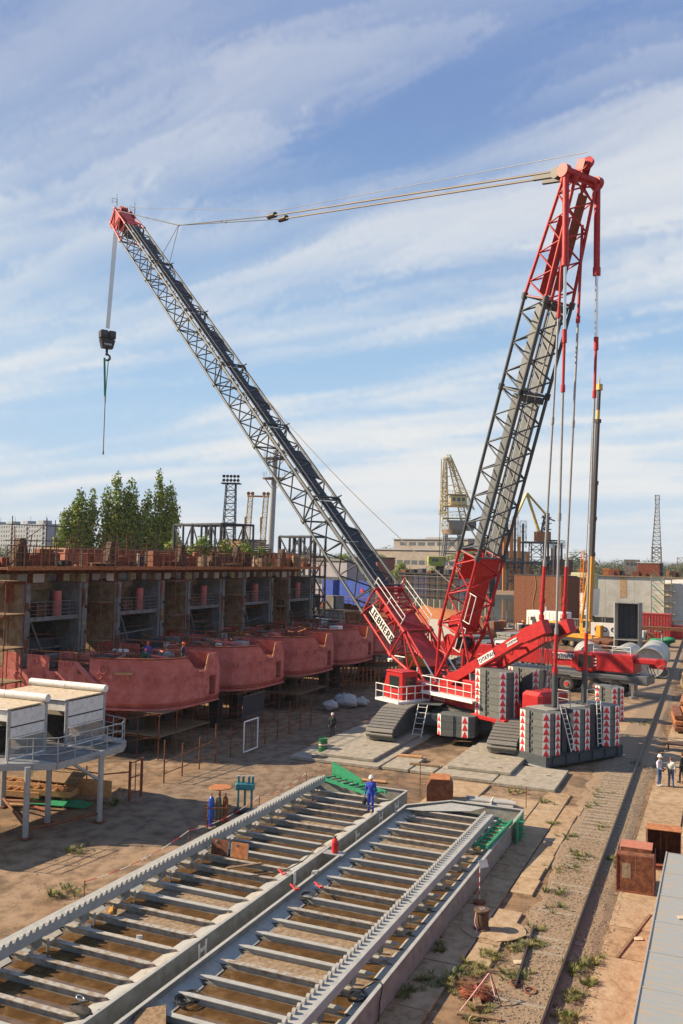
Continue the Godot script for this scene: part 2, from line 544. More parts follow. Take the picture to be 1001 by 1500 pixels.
	surf("primer_stained", K(0.28, 0.275, 0.25), K(0.19, 0.125, 0.07), K(0.32, 0.32, 0.30), 0.65, 0.0, 0.5, 0.2, 0.38)
	surf("primer_dusty", K(0.32, 0.31, 0.28), K(0.25, 0.235, 0.20), K(0.36, 0.35, 0.325), 0.75, 0.0, 0.4, 0.2)
	surf("ballast_worn", K(0.105, 0.114, 0.112), K(0.075, 0.084, 0.086), K(0.15, 0.155, 0.148), 0.7, 0.0, 0.8, 0.2)

# ================================================================ ground, paving, track
func build_ground() -> void:
	var patch := FastNoiseLite.new()
	patch.seed = 31
	patch.frequency = 0.055
	patch.fractal_octaves = 5
	patch.domain_warp_enabled = true
	patch.domain_warp_amplitude = 9.0
	var fine := FastNoiseLite.new()
	fine.seed = 8
	fine.frequency = 0.45
	fine.fractal_octaves = 4
	var m := StandardMaterial3D.new()
	m.resource_name = "dirt"
	m.vertex_color_use_as_albedo = true
	m.albedo_texture = noise_tex(401, 0.007, [[0.0, Color(0.62, 0.60, 0.57)], [0.35, Color(0.80, 0.78, 0.76)], [0.55, Color(0.93, 0.92, 0.91)], [1.0, Color(1, 1, 1)]], 1024, 9, 25.0)
	m.uv1_triplanar = true
	m.uv1_world_triplanar = true
	m.uv1_scale = Vector3.ONE * 0.115
	m.roughness = 1.0
	m.normal_enabled = true
	m.normal_texture = bump_tex
	m.normal_scale = 0.25
	M["dirt"] = m
	var st := SurfaceTool.new()
	st.begin(Mesh.PRIMITIVE_TRIANGLES)
	var xs: Array[float] = [-3000.0, -1200.0, -500.0, -240.0, -140.0]
	var x := -80.0
	while x <= 16.0:
		xs.append(x)
		x += 0.5 if x > -50.0 else 2.0
	xs.append_array([30.0, 60.0, 140.0, 400.0, 1200.0, 3000.0])
	var zs: Array[float] = [600.0, 120.0, 30.0]
	var z := 0.0
	while z >= -130.0:
		zs.append(z)
		z -= 0.5 if z > -80.0 else 1.25
	zs.append_array([-150.0, -180.0, -230.0, -320.0, -600.0, -1400.0, -4200.0])
	var sand := Vector3(0.228, 0.148, 0.085)
	var dust := Vector3(0.268, 0.192, 0.124)
	var damp := Vector3(0.13, 0.09, 0.056)
	var grey := Vector3(0.185, 0.148, 0.11)
	for i in xs.size():
		for j in zs.size():
			var px: float = xs[i]
			var pz: float = zs[j]
			var a := patch.get_noise_2d(px, pz)
			var b := fine.get_noise_2d(px, pz)
			var c := sand.lerp(dust, smoothstep(-0.1, 0.45, a + 0.3 * b))
			c = c.lerp(damp, smoothstep(0.12, 0.5, -a + 0.25 * b) * 0.9)
			# packed grey roadway in front of the ships
			var road := smoothstep(-31.0, -28.5, px) * (1.0 - smoothstep(-24.5, -22.5, px + b * 2.0)) * smoothstep(-30.0, -36.0, pz + a * 4.0)
			c = c.lerp(grey, road * 0.7)
			# packed wheel tracks and oil stains with ragged edges
			for tx: float in [-27.4, -25.6, -24.3]:
				var off := absf(px - tx - 0.9 * sin(pz * 0.09) - b * 0.5)
				c = c.lerp(dust * 0.95, smoothstep(0.55, 0.15, off) * 0.55 * road)
			if fine.get_noise_2d(px * 0.35 + 90.0, pz * 0.35) > 0.33: c = c.lerp(damp, 0.8)
			st.set_color(Color(c.x, c.y, c.z))
			var near := 1.0 if (px > -60.0 and px < 14.0 and pz < 0.0 and pz > -125.0) else 0.0
			st.add_vertex(Vector3(px, -0.02 - near * (0.02 + 0.025 * (b + 1.0)), pz))
	var nz := zs.size()
	for i in xs.size() - 1:
		for j in nz - 1:
			var q := i * nz + j
			st.add_index(q); st.add_index(q + nz); st.add_index(q + 1)
			st.add_index(q + nz); st.add_index(q + nz + 1); st.add_index(q + 1)
	st.generate_normals()
	var ground := put(self, "ground", st.commit(), m, Transform3D.IDENTITY)
	ground.set_meta("kind", "structure")
	ground.set_meta("label", "sandy brown bare ground of the shipyard")

	# ---- concrete slabs between the grey trough and the track
	var pav := structure("pavement", "old tan concrete slabs between the troughs and the rail track")
	var mats := [M["concrete"], M["concrete_b"], M["concrete_c"]]
	var cols := [[-15.2, -12.6], [-12.55, -10.9], [-10.85, -9.32], [-9.28, -7.92], [-7.88, -6.85]]
	for c in cols:
		z = -18.0 - rng.randf() * 1.5
		while z > -52.0:
			var l := rng.randf_range(1.55, 1.9) if c[0] > -9.3 else 3.1
			var gone: bool = c[0] > -8.0 and (z > -28.5 or (z < -33.5 and z > -35.0) or z < -49.5)
			if not gone and z - l > -53.0:
				slab(pav, c[0] + 0.015, c[1] - 0.015 - (rng.randf() * 0.2 if c[0] > -8.0 else 0.0), z - l + 0.02, z - 0.02, mats[rng.randi() % 3], 0.03)
			z -= l
	# ---- slabs on the far side of the track
	var pav2 := structure("pavement", "old tan concrete slabs on the far side of the rail track")
	for c in [[-3.85, -1.95], [-1.9, 1.2], [1.24, 4.3], [4.34, 7.4]]:
		z = -16.0 - rng.randf()
		while z > -100.0:
			var l2 := rng.randf_range(2.6, 3.4)
			slab(pav2, c[0] + 0.02, c[1] - 0.02, z - l2 + 0.025, z - 0.02, mats[rng.randi() % 3], 0.03)
			z -= l2
	# slabs along the track beyond the crane
	var pav3 := structure("pavement", "worn concrete slabs beside the mobile crane")
	for c in [[-12.0, -9.6], [-9.56, -7.1]]:
		z = -74.0
		while z > -112.0:
			slab(pav3, c[0], c[1], z - 2.9, z - 0.03, mats[rng.randi() % 3], 0.015)
			z -= 2.95

	# ---- track: ballast, sleepers, rails
	var tr := thing("rail_track", "rusty rail track with half buried sleepers running through gravel", "track", Vector3(-4.38, 0, 0), 0.0126)
	var st2 := ST()
	var n := FastNoiseLite.new()
	n.seed = 3
	n.frequency = 0.6
	var bz := -14.0
	var rowsz := []
	while bz > -170.0:
		rowsz.append(bz)
		bz -= 0.6
	for k in rowsz.size() - 1:
		var z0: float = rowsz[k]
		var z1: float = rowsz[k + 1]
		var prof0 := ballast_row(z0, n)
		var prof1 := ballast_row(z1, n)
		for i in prof0.size() - 1:
			quad(st2, prof0[i], prof0[i + 1], prof1[i + 1], prof1[i], Vector3.UP)
	done(st2, tr, "ballast_bed", M["gravel_a"])
	var sz := -15.0
	while sz > -64.0:
		var sk := rng.randf()
		var wd := 2.0
		var hx := -0.72 + rng.randf_range(-0.06, 0.06)
		var hy := (0.058 if sk < 0.6 else 0.03) if sz < -45.0 else (0.035 if sk < 0.15 else -0.06)
		cb(tr, "sleeper", Vector3(hx, hy - 0.05, sz), Vector3(wd + rng.randf_range(-0.3, 0.1), 0.12, 0.2), M["sleeper"], 0.02, Vector3(0, rng.randf_range(-0.03, 0.03), rng.randf_range(-0.01, 0.01)))
		sz -= 0.62
	rail(tr, 0.0, -14.0, -190.0, 0.10)
	var stub := thing("rail_piece", "short length of loose rail lying in weeds beside the track", "rail", Vector3(-6.1, 0, -30.6), 0.075)
	F = Transform3D.IDENTITY
	rail(stub, 0.0, 2.4, -2.4, -0.02)

	# loose stones over the bed: instances of a few chipped stones
	var stone := chip_mesh(1)
	var mm := MultiMesh.new()
	mm.transform_format = MultiMesh.TRANSFORM_3D
	mm.mesh = stone
	mm.instance_count = 9000
	for i in mm.instance_count:
		var pz := -16.0 - 46.0 * pow(rng.randf(), 1.2)
		var px := rng.randf_range(-1.75, 1.2)
		if rng.randf() < 0.1: px = rng.randf_range(-2.3, 1.6)
		var s := rng.randf_range(0.014, 0.042)
		var y := 0.03 + 0.02 * rng.randf()
		if px < -1.7 or px > 1.25: y = 0.015
		var b := Basis.from_euler(Vector3(rng.randf() * 6.0, rng.randf() * 6.0, rng.randf() * 6.0)).scaled(Vector3(s, s * 0.75, s))
		mm.set_instance_transform(i, Transform3D(b, Vector3(-4.38 + pz * 0.0126 + px, y, pz)))
	var gm := MultiMeshInstance3D.new()
	gm.name = "gravel"
	gm.multimesh = mm
	gm.material_override = M["gravel_b"]
	add_child(gm)
	tag(gm, "loose grey gravel stones strewn over the track bed", "gravel", "", "stuff")
	# clods and pebbles on the bare sand
	var mm2 := MultiMesh.new()
	mm2.transform_format = MultiMesh.TRANSFORM_3D
	mm2.mesh = chip_mesh(2)
	mm2.instance_count = 6500
	for i in mm2.instance_count:
		var px2 := rng.randf_range(-44.0, -21.3)
		var pz2 := -20.0 - 42.0 * rng.randf()
		if i % 3 == 0:
			px2 = rng.randf_range(-24.0, -9.0)
			pz2 = rng.randf_range(-53.0, -46.2)
		elif i % 7 == 0:
			px2 = rng.randf_range(-9.0, 0.0)
			pz2 = rng.randf_range(-60.0, -22.0)
		var s2 := rng.randf_range(0.012, 0.04) * (1.0 if rng.randf() < 0.93 else 2.0)
		var b2 := Basis.from_euler(Vector3(rng.randf() * 6.0, rng.randf() * 6.0, rng.randf() * 6.0)).scaled(Vector3(s2, s2 * 0.6, s2))
		mm2.set_instance_transform(i, Transform3D(b2, Vector3(px2, -0.03 if px2 < -9.3 else 0.01, pz2)))
	var gm2 := MultiMeshInstance3D.new()
	gm2.name = "rubble"
	gm2.multimesh = mm2
	gm2.material_override = M["sleeper"]
	add_child(gm2)
	tag(gm2, "small clods and pebbles scattered over the sandy ground", "rubble", "", "stuff")

	# ---- broad concrete mats that carry the crane
	var r0 := [[-26.2, -19.9, -53.0, -59.4], [-26.2, -19.9, -59.45, -66.0], [-26.2, -19.9, -66.05, -73.0], [-19.8, -18.0, -53.2, -57.0], [-16.3, -12.6, -53.0, -57.5], [-12.55, -8.9, -52.6, -57.8], [-17.9, -16.4, -53.2, -55.3],
		[-16.3, -11.9, -57.6, -64.0], [-16.3, -11.9, -64.05, -73.0]]
	var pad := structure("concrete_pad", "pale grey concrete plates laid under the crane")
	for q in r0:
		var zc: float = (q[2] + q[3]) * 0.5
		cb(pad, "slab", Vector3((q[0] + q[1]) * 0.5, 0.05, zc), Vector3(q[1] - q[0] - 0.03, 0.2, q[2] - q[3] - 0.03), M["mat_concrete"], 0.025, Vector3(0, rng.randf_range(-0.006, 0.006), 0))
	for q in [[-24.4, -20.6, -53.9, -60.6], [-24.4, -20.6, -60.7, -72.8], [-15.9, -11.9, -54.6, -60.0], [-15.9, -11.9, -60.1, -72.8]]:
		cb(pad, "upper_slab", Vector3((q[0] + q[1]) * 0.5, 0.26, (q[2] + q[3]) * 0.5), Vector3(q[1] - q[0], 0.2, q[2] - q[3]), M["mat_concrete"], 0.03, Vector3(0, 0.0, 0))
	# lifting pockets in the plates
	for q in [[-23.6, -55.0], [-21.4, -55.2], [-22.6, -57.5], [-24.9, -54.4], [-14.9, -55.4], [-12.8, -55.6], [-13.8, -58.0], [-10.9, -54.0], [-9.8, -55.8]]:
		bx(pad, "lifting_pocket", Vector3(q[0], 0.362 if not (q[0] < -24.5 or q[0] > -11.5) else 0.152, q[1]), Vector3(0.3, 0.012, 0.12), M["black"])

func slab(par: Node, x0: float, x1: float, z0: float, z1: float, m: Material, top: float) -> void:
	cb(par, "slab", Vector3((x0 + x1) * 0.5, top - 0.09 + rng.randf_range(-0.008, 0.008), (z0 + z1) * 0.5), Vector3(x1 - x0, 0.18, z1 - z0), m, 0.015, Vector3(rng.randf_range(-0.004, 0.004), 0, rng.randf_range(-0.004, 0.004)))

func ballast_row(z: float, n: FastNoiseLite) -> Array:
	var out := []
	var e0 := -1.75 + 0.4 * n.get_noise_1d(z) - (0.5 if z < -40.0 else 0.0)
	var e1 := 0.95 + 0.2 * n.get_noise_1d(z + 300.0)
	for v in [[e0 - 0.1, -0.06], [e0 + 0.35, 0.005], [-1.5, 0.02], [-0.8, 0.015], [-0.1, 0.03], [0.45, 0.02], [e1 - 0.3, 0.01], [e1, -0.06]]:
		out.append(Vector3(v[0], v[1] + 0.012 * n.get_noise_2d(v[0] * 9.0, z * 3.0), z))
	return out

func rail(par: Node, x: float, z0: float, z1: float, y: float) -> void:
	var st := ST()
	var o := [Vector2(-0.065, 0), Vector2(0.065, 0), Vector2(0.065, 0.018), Vector2(0.012, 0.032), Vector2(0.012, 0.12), Vector2(0.036, 0.135), Vector2(0.036, 0.165), Vector2(0.028, 0.172), Vector2(-0.028, 0.172), Vector2(-0.036, 0.165), Vector2(-0.036, 0.135), Vector2(-0.012, 0.12), Vector2(-0.012, 0.032), Vector2(-0.065, 0.018)]
	var pts := []
	for v in o: pts.append(Vector3(x + v.x, y + v.y, z0))
	s_prism(st, pts, Vector3(0, 0, z1 - z0))
	done(st, par, "rail", M["rail_steel"])

func chip_mesh(sd: int) -> Mesh:
	var r := RandomNumberGenerator.new()
	r.seed = sd
	var st := ST()
	var ring := []
	for i in 5:
		var t := TAU * i / 5.0 + r.randf_range(-0.3, 0.3)
		ring.append(Vector3(cos(t), r.randf_range(-0.25, 0.25), sin(t)) * r.randf_range(0.75, 1.15))
	var top := Vector3(r.randf_range(-0.3, 0.3), 0.8, r.randf_range(-0.3, 0.3))
	var bot := Vector3(0, -0.7, 0.1)
	for i in 5:
		tri(st, ring[i], ring[(i + 1) % 5], top, ring[i] + ring[(i + 1) % 5] + top)
		tri(st, ring[i], ring[(i + 1) % 5], bot, ring[i] + ring[(i + 1) % 5] + bot)
	st.generate_normals()
	return st.commit()

# ================================================================ the two steel troughs with toothed racks
func build_troughs() -> void:
	trough("steel_trough", "long grey steel trough with its toothed bar beside the sandy ground", -18.25, -1.0, -45.6, false)
	trough("steel_trough", "long grey steel trough with its toothed bar beside the concrete paving", -11.9, 1.0, -44.9, true)

# s = -1: rack on the -x side, +1: rack on the +x side
func trough(called: String, label: String, cx: float, s: float, zf: float, low_gusset: bool) -> void:
	var t := thing(called, label, "steel trough", Vector3(cx, 0, 0), 0.0, "steel troughs with toothed bars")
	var hw := 2.78
	var zn := -15.0
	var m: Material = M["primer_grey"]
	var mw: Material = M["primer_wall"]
	var len := zn - zf
	var zc := (zn + zf) * 0.5
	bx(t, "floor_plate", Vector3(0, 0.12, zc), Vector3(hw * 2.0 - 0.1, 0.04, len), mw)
	for sd: float in [-1.0, 1.0]:
		# walls are welded from plates about 6 m long
		var z := zn
		var ze := zf
		if low_gusset and sd < 0.0: ze = zf + 1.9
		while z > ze + 0.01:
			var l := minf(6.1, z - ze)
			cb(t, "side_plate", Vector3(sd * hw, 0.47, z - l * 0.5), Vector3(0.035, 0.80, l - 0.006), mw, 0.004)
			z -= l
		cb(t, "rim", Vector3(sd * (hw - 0.025), 0.885, (zn + ze) * 0.5), Vector3(0.13, 0.03, zn - ze), m, 0.006)
		# timber blocks under the walls
		z = zn - 2.0
		while z > zf:
			bx(t, "bearer", Vector3(sd * (hw - 0.25), 0.02, z), Vector3(0.7, 0.17, 0.3), M["old_wood"])
			z -= 4.6
	# end plate
	if low_gusset:
		beam(t, "end_plate", Vector3(-hw, 0.49, zf + 1.9), Vector3(-0.9, 0.49, zf), 0.04, 0.78, mw)
		beam(t, "end_plate", Vector3(-0.9, 0.49, zf), Vector3(hw, 0.49, zf), 0.04, 0.78, mw)
		beam(t, "end_rim", Vector3(-hw, 0.89, zf + 1.9), Vector3(-0.9, 0.89, zf), 0.16, 0.03, m)
		beam(t, "end_rim", Vector3(-0.9, 0.895, zf), Vector3(hw, 0.895, zf), 0.16, 0.03, m)
		var st0 := ST()
		s_prism(st0, [Vector3(-hw + 0.1, 0.80, zf + 2.3), Vector3(-0.9, 0.80, zf + 0.2), Vector3(0.9, 0.80, zf + 0.2), Vector3(0.4, 0.80, zf + 1.2), Vector3(-1.7, 0.80, zf + 2.2)], Vector3(0, 0.025, 0))
		done(st0, t, "corner_plate", m)
	else:
		bx(t, "end_plate", Vector3(0, 0.49, zf), Vector3(hw * 2.0, 0.78, 0.04), mw)
		bx(t, "end_rim", Vector3(0, 0.895, zf), Vector3(hw * 2.0, 0.03, 0.16), m)

	# cross beams, bays
	var i := 0
	var z := -42.9 if low_gusset else -44.0
	var dz := 1.148
	var bay := 0
	while z < zn - 0.5:
		# T beam: web and flange in one rolled section, pointed towards the walls
		var x0 := -2.36
		var x1 := 2.36
		if low_gusset:
			x0 = -2.42
			x1 = 2.30
		var key := "tb%s" % [low_gusset]
		if not mesh_cache.has(key):
			var st := ST()
			s_prism(st, [Vector3(x0, 0, 0.0), Vector3(x0 + 0.3, 0, -0.095), Vector3(x1 - 0.3, 0, -0.095), Vector3(x1, 0, 0.0), Vector3(x1 - 0.3, 0, 0.095), Vector3(x0 + 0.3, 0, 0.095)], Vector3(0, 0.022, 0))
			s_prism(st, [Vector3(x0 + 0.1, 0.0, -0.009), Vector3(x0 + 0.35, -0.16, -0.009), Vector3(x1 - 0.35, -0.16, -0.009), Vector3(x1 - 0.1, 0.0, -0.009)], Vector3(0, 0, 0.018))
			st.generate_normals()
			mesh_cache[key] = st.commit()
		put(t, "cross_beam", mesh_cache[key], [m, m, M["primer_dusty"], M["primer_stained"]][rng.randi() % 4], Transform3D(Basis.from_euler(Vector3(rng.randf_range(-0.03, 0.03), rng.randf_range(-0.006, 0.006), 0)), Vector3(0, 0.735 + rng.randf_range(-0.006, 0.006), z)))
		# brackets (gussets) at both walls between beams
		for sd: float in [-1.0, 1.0]:
			var k2 := "gus%d%s" % [int(sd), low_gusset]
			if not mesh_cache.has(k2):
				var st := ST()
				var yo := 0.68 if (low_gusset or sd * s > 0.0) else 0.80
				var yi := 0.545 if (low_gusset or sd * s > 0.0) else 0.62
				var xo: float = sd * (hw - 0.03)
				var xi: float = sd * (hw - (0.62 if low_gusset else 0.78))
				var xm: float = sd * (hw - 0.34)
				var ym := lerpf(yo, yi, 0.45)
				s_prism(st, [Vector3(xo, yo, -0.57), Vector3(xm, ym, -0.56), Vector3(xi, yi, -0.36), Vector3(xi, yi, 0.36), Vector3(xm, ym, 0.56), Vector3(xo, yo, 0.57)], Vector3(0, -0.02, 0))
				st.generate_normals()
				mesh_cache[k2] = st.commit()
			put(t, "gusset_plate", mesh_cache[k2], m if rng.randf() < 0.6 else M["primer_dusty"], Transform3D(Basis.IDENTITY, Vector3(0, 0, z + dz * 0.5)))
		# what lies in the bay: muddy water, some bays silted up
		var silted := (bay % 9 == 4) or bay == 15
		var fill: MeshInstance3D
		if silted:
			fill = bx(t, "silt", Vector3(0, 0.515, z + dz * 0.5), Vector3(hw * 2.0 - 0.08, 0.05, dz - 0.03), M["silt"])
		else:
			fill = bx(t, "water", Vector3(0, 0.50 + rng.randf_range(-0.004, 0.004), z + dz * 0.5), Vector3(hw * 2.0 - 0.08, 0.03, dz - 0.02), M["muddy_water"])
			if rng.randf() < 0.0:
				var st := ST()
				var px := rng.randf_range(0.6, 1.7) * (1.0 if rng.randf() < 0.6 else -1.0)
				var o := []
				for k in 9:
					var a := TAU * k / 9.0
					o.append(Vector3(px + cos(a) * rng.randf_range(0.3, 0.9), 0.512, z + dz * 0.5 + sin(a) * rng.randf_range(0.12, 0.4)))
				s_prism(st, o, Vector3(0, 0.008, 0))
				done(st, t, "silt_bank", M["silt"])
		# bay dividers below the beams
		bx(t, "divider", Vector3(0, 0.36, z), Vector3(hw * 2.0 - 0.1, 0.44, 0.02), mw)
		z += dz
		bay += 1
	# rack: box beam on posts with a row of teeth along its inner edge
	var xr := s * 1.78
	var z1 := (-41.9 if low_gusset else -44.6)
	var l0 := zn
	while l0 > z1:
		var ln := minf(11.8, l0 - z1)
		cb(t, "rack_beam", Vector3(xr, 1.18, l0 - ln * 0.5), Vector3(0.46, 0.30, ln - 0.012), m, 0.02)
		l0 -= ln
	z = z1 + 0.12
	while z < zn - 0.1:
		put(t, "tooth", tooth_mesh(), m, Transform3D(Basis.IDENTITY.rotated(Vector3.UP, 0.0 if s < 0.0 else PI), Vector3(xr - s * 0.185, 1.33, z)))
		z += 0.285
	z = -41.9 + 2.28 * 0.5 if low_gusset else -43.2
	while z < zn:
		cb(t, "rack_post", Vector3(xr, 0.885, z), Vector3(0.34, 0.29, 0.36), mw, 0.01)
		for e: float in [-1.0, 1.0]:
			bx(t, "post_web", Vector3(xr - s * 0.24, 0.66, z + e * 0.36), Vector3(0.02, 0.5, 0.1), m)
		z += 2.28

func tooth_mesh() -> Mesh:
	if not mesh_cache.has("tooth"):
		var st := ST()
		s_prism(st, [Vector3(-0.05, 0, -0.085), Vector3(-0.05, 0, 0.085), Vector3(-0.05, 0.075, 0.07), Vector3(-0.05, 0.13, 0.035), Vector3(-0.05, 0.13, -0.035), Vector3(-0.05, 0.075, -0.07)], Vector3(0.10, 0, 0))
		st.generate_normals()
		mesh_cache["tooth"] = st.commit()
	return mesh_cache["tooth"]

# ================================================================ the big crawler crane
const CRANE := Vector3(-17.9, 0, -67.0)

func corner(o: Vector3, u: Vector3, p: Vector3, n: Vector3, s: float, wh: Vector2, i: int) -> Vector3:
	var sx: float = [-1.0, 1.0, 1.0, -1.0][i]
	var sy: float = [1.0, 1.0, -1.0, -1.0][i]
	return o + u * s + p * (wh.x * 0.5 * sx) + n * (wh.y * 0.5 * sy)

func lattice(par: Node, pre: String, o: Vector3, u: Vector3, p: Vector3, n: Vector3, s0: float, s1: float, a: Vector2, b: Vector2, bays: int, rc: float, rb: float, m: Material, flip := 0) -> void:
	for i in 4:
		bar(par, pre + "chord", corner(o, u, p, n, s0, a, i), corner(o, u, p, n, s1, b, i), rc, m, 10)
	for f in 4:
		var i := f
		var j := (f + 1) % 4
		for k in bays:
			var t0 := float(k) / bays
			var t1 := float(k + 1) / bays
			var w0 := a.lerp(b, t0)
			var w1 := a.lerp(b, t1)
			var sa := lerpf(s0, s1, t0)
			var sb := lerpf(s0, s1, t1)
			if (k + f + flip) % 2 == 0:
				bar(par, pre + "brace", corner(o, u, p, n, sa, w0, i), corner(o, u, p, n, sb, w1, j), rb, m, 6)
			else:
				bar(par, pre + "brace", corner(o, u, p, n, sa, w0, j), corner(o, u, p, n, sb, w1, i), rb, m, 6)
	for e in [[s0, a], [s1, b]]:
		for f in 4:
			bar(par, pre + "cross_tube", corner(o, u, p, n, e[0], e[1], f), corner(o, u, p, n, e[0], e[1], (f + 1) % 4), rb * 1.1, m, 6)
		for f in 4:
			var c := corner(o, u, p, n, e[0], e[1], f)
			bar(par, pre + "pin_joint", c - u * 0.22, c + u * 0.22, rc * 1.7, m, 8)

func railing(par: Node, pts: Array, h: float, m: Material, r := 0.022, step := 1.3, mids := 1, post_name := "rail_post", bar_name := "handrail") -> void:
	for i in pts.size() - 1:
		var a: Vector3 = pts[i]
		var b: Vector3 = pts[i + 1]
		var up := Vector3.UP * h
		bar(par, bar_name, a + up, b + up, r, m, 6)
		for k in mids:
			bar(par, bar_name, a + up * (k + 1.0) / (mids + 1.0), b + up * (k + 1.0) / (mids + 1.0), r * 0.85, m, 6)
		var c := maxi(1, roundi(a.distance_to(b) / step))
		for k in c + (1 if i == pts.size() - 2 else 0):
			var q := a.lerp(b, float(k) / c)
			bar(par, post_name, q, q + up, r, m, 6)

func ladder(par: Node, a: Vector3, b: Vector3, side: Vector3, w: float, m: Material, step := 0.3) -> void:
	bar(par, "stile", a - side * w * 0.5, b - side * w * 0.5, 0.03, m, 6)
	bar(par, "stile", a + side * w * 0.5, b + side * w * 0.5, 0.03, m, 6)
	var c := int(a.distance_to(b) / step)
	for k in c:
		var q := a.lerp(b, (k + 0.5) / c)
		bar(par, "rung", q - side * w * 0.5, q + side * w * 0.5, 0.02, m, 6)

func build_crane() -> void:
	var cr := thing("crawler_crane", "huge red and grey lattice boom crawler crane standing on concrete plates", "crane", CRANE)
	var red: Material = M["red"]
	var gry: Material = M["boom_grey"]
	var wht: Material = M["white"]
	# ---------------- crawlers, in line with the yard
	F = Transform3D.IDENTITY
	var prof := [Vector2(6.7, 0.36), Vector2(7.55, 0.52), Vector2(7.95, 0.88), Vector2(7.75, 1.2), Vector2(5.9, 1.85), Vector2(4.7, 2.2), Vector2(3.6, 2.26), Vector2(-3.6, 2.26), Vector2(-4.7, 2.2), Vector2(-6.6, 1.5), Vector2(-7.1, 1.0), Vector2(-6.9, 0.6), Vector2(-6.3, 0.36)]
	for cx in [-4.3, 4.4]:
		var c := node(cr, "crawler")
		var st := ST()
		var o := []
		for v in prof: o.append(Vector3(cx - 0.75, 1.31 + (v.y - 1.31) * 0.86, v.x * 0.975))
		s_prism(st, o, Vector3(1.5, 0, 0))
		done(st, c, "track_frame", M["boom_grey"])
		# shoes round the loop
		var total := 0.0
		for i in prof.size(): total += prof[i].distance_to(prof[(i + 1) % prof.size()])
		var count := int(total / 0.42)
		for k in count:
			var d := total * k / count
			var i := 0
			while d > prof[i].distance_to(prof[(i + 1) % prof.size()]):
				d -= prof[i].distance_to(prof[(i + 1) % prof.size()])
				i += 1
			var a: Vector2 = prof[i]
			var b: Vector2 = prof[(i + 1) % prof.size()]
			var q := a.lerp(b, d / a.distance_to(b))
			var dir := (b - a).normalized()
			var x := Vector3.RIGHT
			var y := Vector3(0, dir.y, dir.x)
			var z := x.cross(y)
			put(c, "track_shoe", chamfered(Vector3(2.02, 0.31, 0.17), 0.035), M["track_steel"], Transform3D(Basis(x, y, z), Vector3(cx, q.y, q.x)))
			put(c, "grouser", chamfered(Vector3(1.9, 0.05, 0.05), 0.01), M["track_steel"], Transform3D(Basis(x, y, z), Vector3(cx, q.y, q.x) - z * 0.065 * (1.0 if Vector2(z.z, z.y).dot(q - Vector2(0.2, 1.3)) < 0.0 else -1.0)))
	# car body
	cb(cr, "car_body", Vector3(0.05, 1.35, -0.2), Vector3(4.6, 1.1, 5.0), gry, 0.05)
	for z in [-2.6, 2.4]:
		cb(cr, "axle_beam", Vector3(0.05, 1.3, z), Vector3(8.6, 0.9, 1.1), gry, 0.05)
	bx(cr, "walkway_plate", Vector3(-3.2, 2.36, 1.2), Vector3(3.6, 0.05, 3.2), M["mast_plate"], Vector3(0, 0, 0.02))
	bx(cr, "walkway_plate", Vector3(3.6, 2.3, 2.2), Vector3(2.6, 0.05, 2.4), M["mast_plate"])
	ladder(cr, Vector3(-2.65, 0.25, 4.6), Vector3(-2.55, 2.45, 3.4), Vector3.RIGHT, 0.7, wht, 0.36)
	for q in [[2.95, 3.7]]:
		cb(cr, "warning_post", Vector3(q[0], 1.1, q[1]), Vector3(0.34, 1.5, 0.2), wht, 0.01)
		for k in 5:
			put(cr, "warning_stripe", chamfered(Vector3(0.345, 0.13, 0.012), 0.002), M["sign_red"], Transform3D(Basis(Vector3.BACK, 0.45), Vector3(q[0], 0.5 + k * 0.28, q[1] + 0.102)))
	# ---------------- upper works, turned to the boom's bearing
	F = Transform3D(Basis(Vector3.UP, deg_to_rad(58.0)), Vector3.ZERO)
	cyl(cr, "slew_ring", Vector3(0, 2.1, 0), 2.3, 0.42, M["black"], 40)
	cyl(cr, "slew_gear", Vector3(0, 2.02, 0), 2.42, 0.2, M["track_steel"], 60)
	var st0 := ST()
	s_prism(st0, [Vector3(-2.15, 3.1, -3.4), Vector3(-2.15, 3.1, 3.6), Vector3(-1.9, 2.35, 3.2), Vector3(-1.9, 2.35, -2.2), Vector3(-2.0, 2.6, -3.2)].map(func(v): return Vector3(0, v.y, v.z) + Vector3(-2.1, 0, 0)), Vector3(4.2, 0, 0))
	done(st0, cr, "slewing_platform", red)
	cb(cr, "rear_frame", Vector3(0, 2.75, 5.6), Vector3(2.6, 0.9, 5.0), red, 0.04)
	cb(cr, "counterweight_carrier", Vector3(0, 2.05, 4.6), Vector3(5.0, 0.3, 3.4), red, 0.03)
	cb(cr, "engine_housing", Vector3(-0.9, 3.75, 2.2), Vector3(1.9, 1.2, 2.0), red, 0.06)
	cb(cr, "engine_housing", Vector3(1.2, 3.6, 1.4), Vector3(1.7, 1.0, 3.2), red, 0.06)
	cb(cr, "rear_winch_housing", Vector3(0.1, 3.55, 7.6), Vector3(3.0, 1.5, 1.9), M["red"], 0.25)
	for q in [[0, 3.9, -0.6, 0.55, 2.2], [0, 3.9, 0.9, 0.5, 2.0]]:
		bar(cr, "winch_drum", Vector3(-q[4] * 0.5, q[1], q[2]), Vector3(q[4] * 0.5, q[1], q[2]), q[3], M["rope"], 20)
		for e: float in [-1.0, 1.0]:
			bar(cr, "drum_flange", Vector3(e * q[4] * 0.5, q[1], q[2]), Vector3(e * (q[4] * 0.5 + 0.06), q[1], q[2]), q[3] + 0.22, red, 24)
	# lettering on the side panel, deck edge and railing
	var face := Basis(Vector3.UP, -PI / 2)
	word(cr, "ТОПКРАН", 0.34, Transform3D(face, Vector3(-2.115, 2.93, -1.0)), M["white"], 0.02)
	for k in 2:
		for j in 5:
			bx(cr, "print_mark", Vector3(-2.105, 2.70 - k * 0.16, -1.55 + j * 0.27), Vector3(0.01, 0.07, 0.2), M["white"])
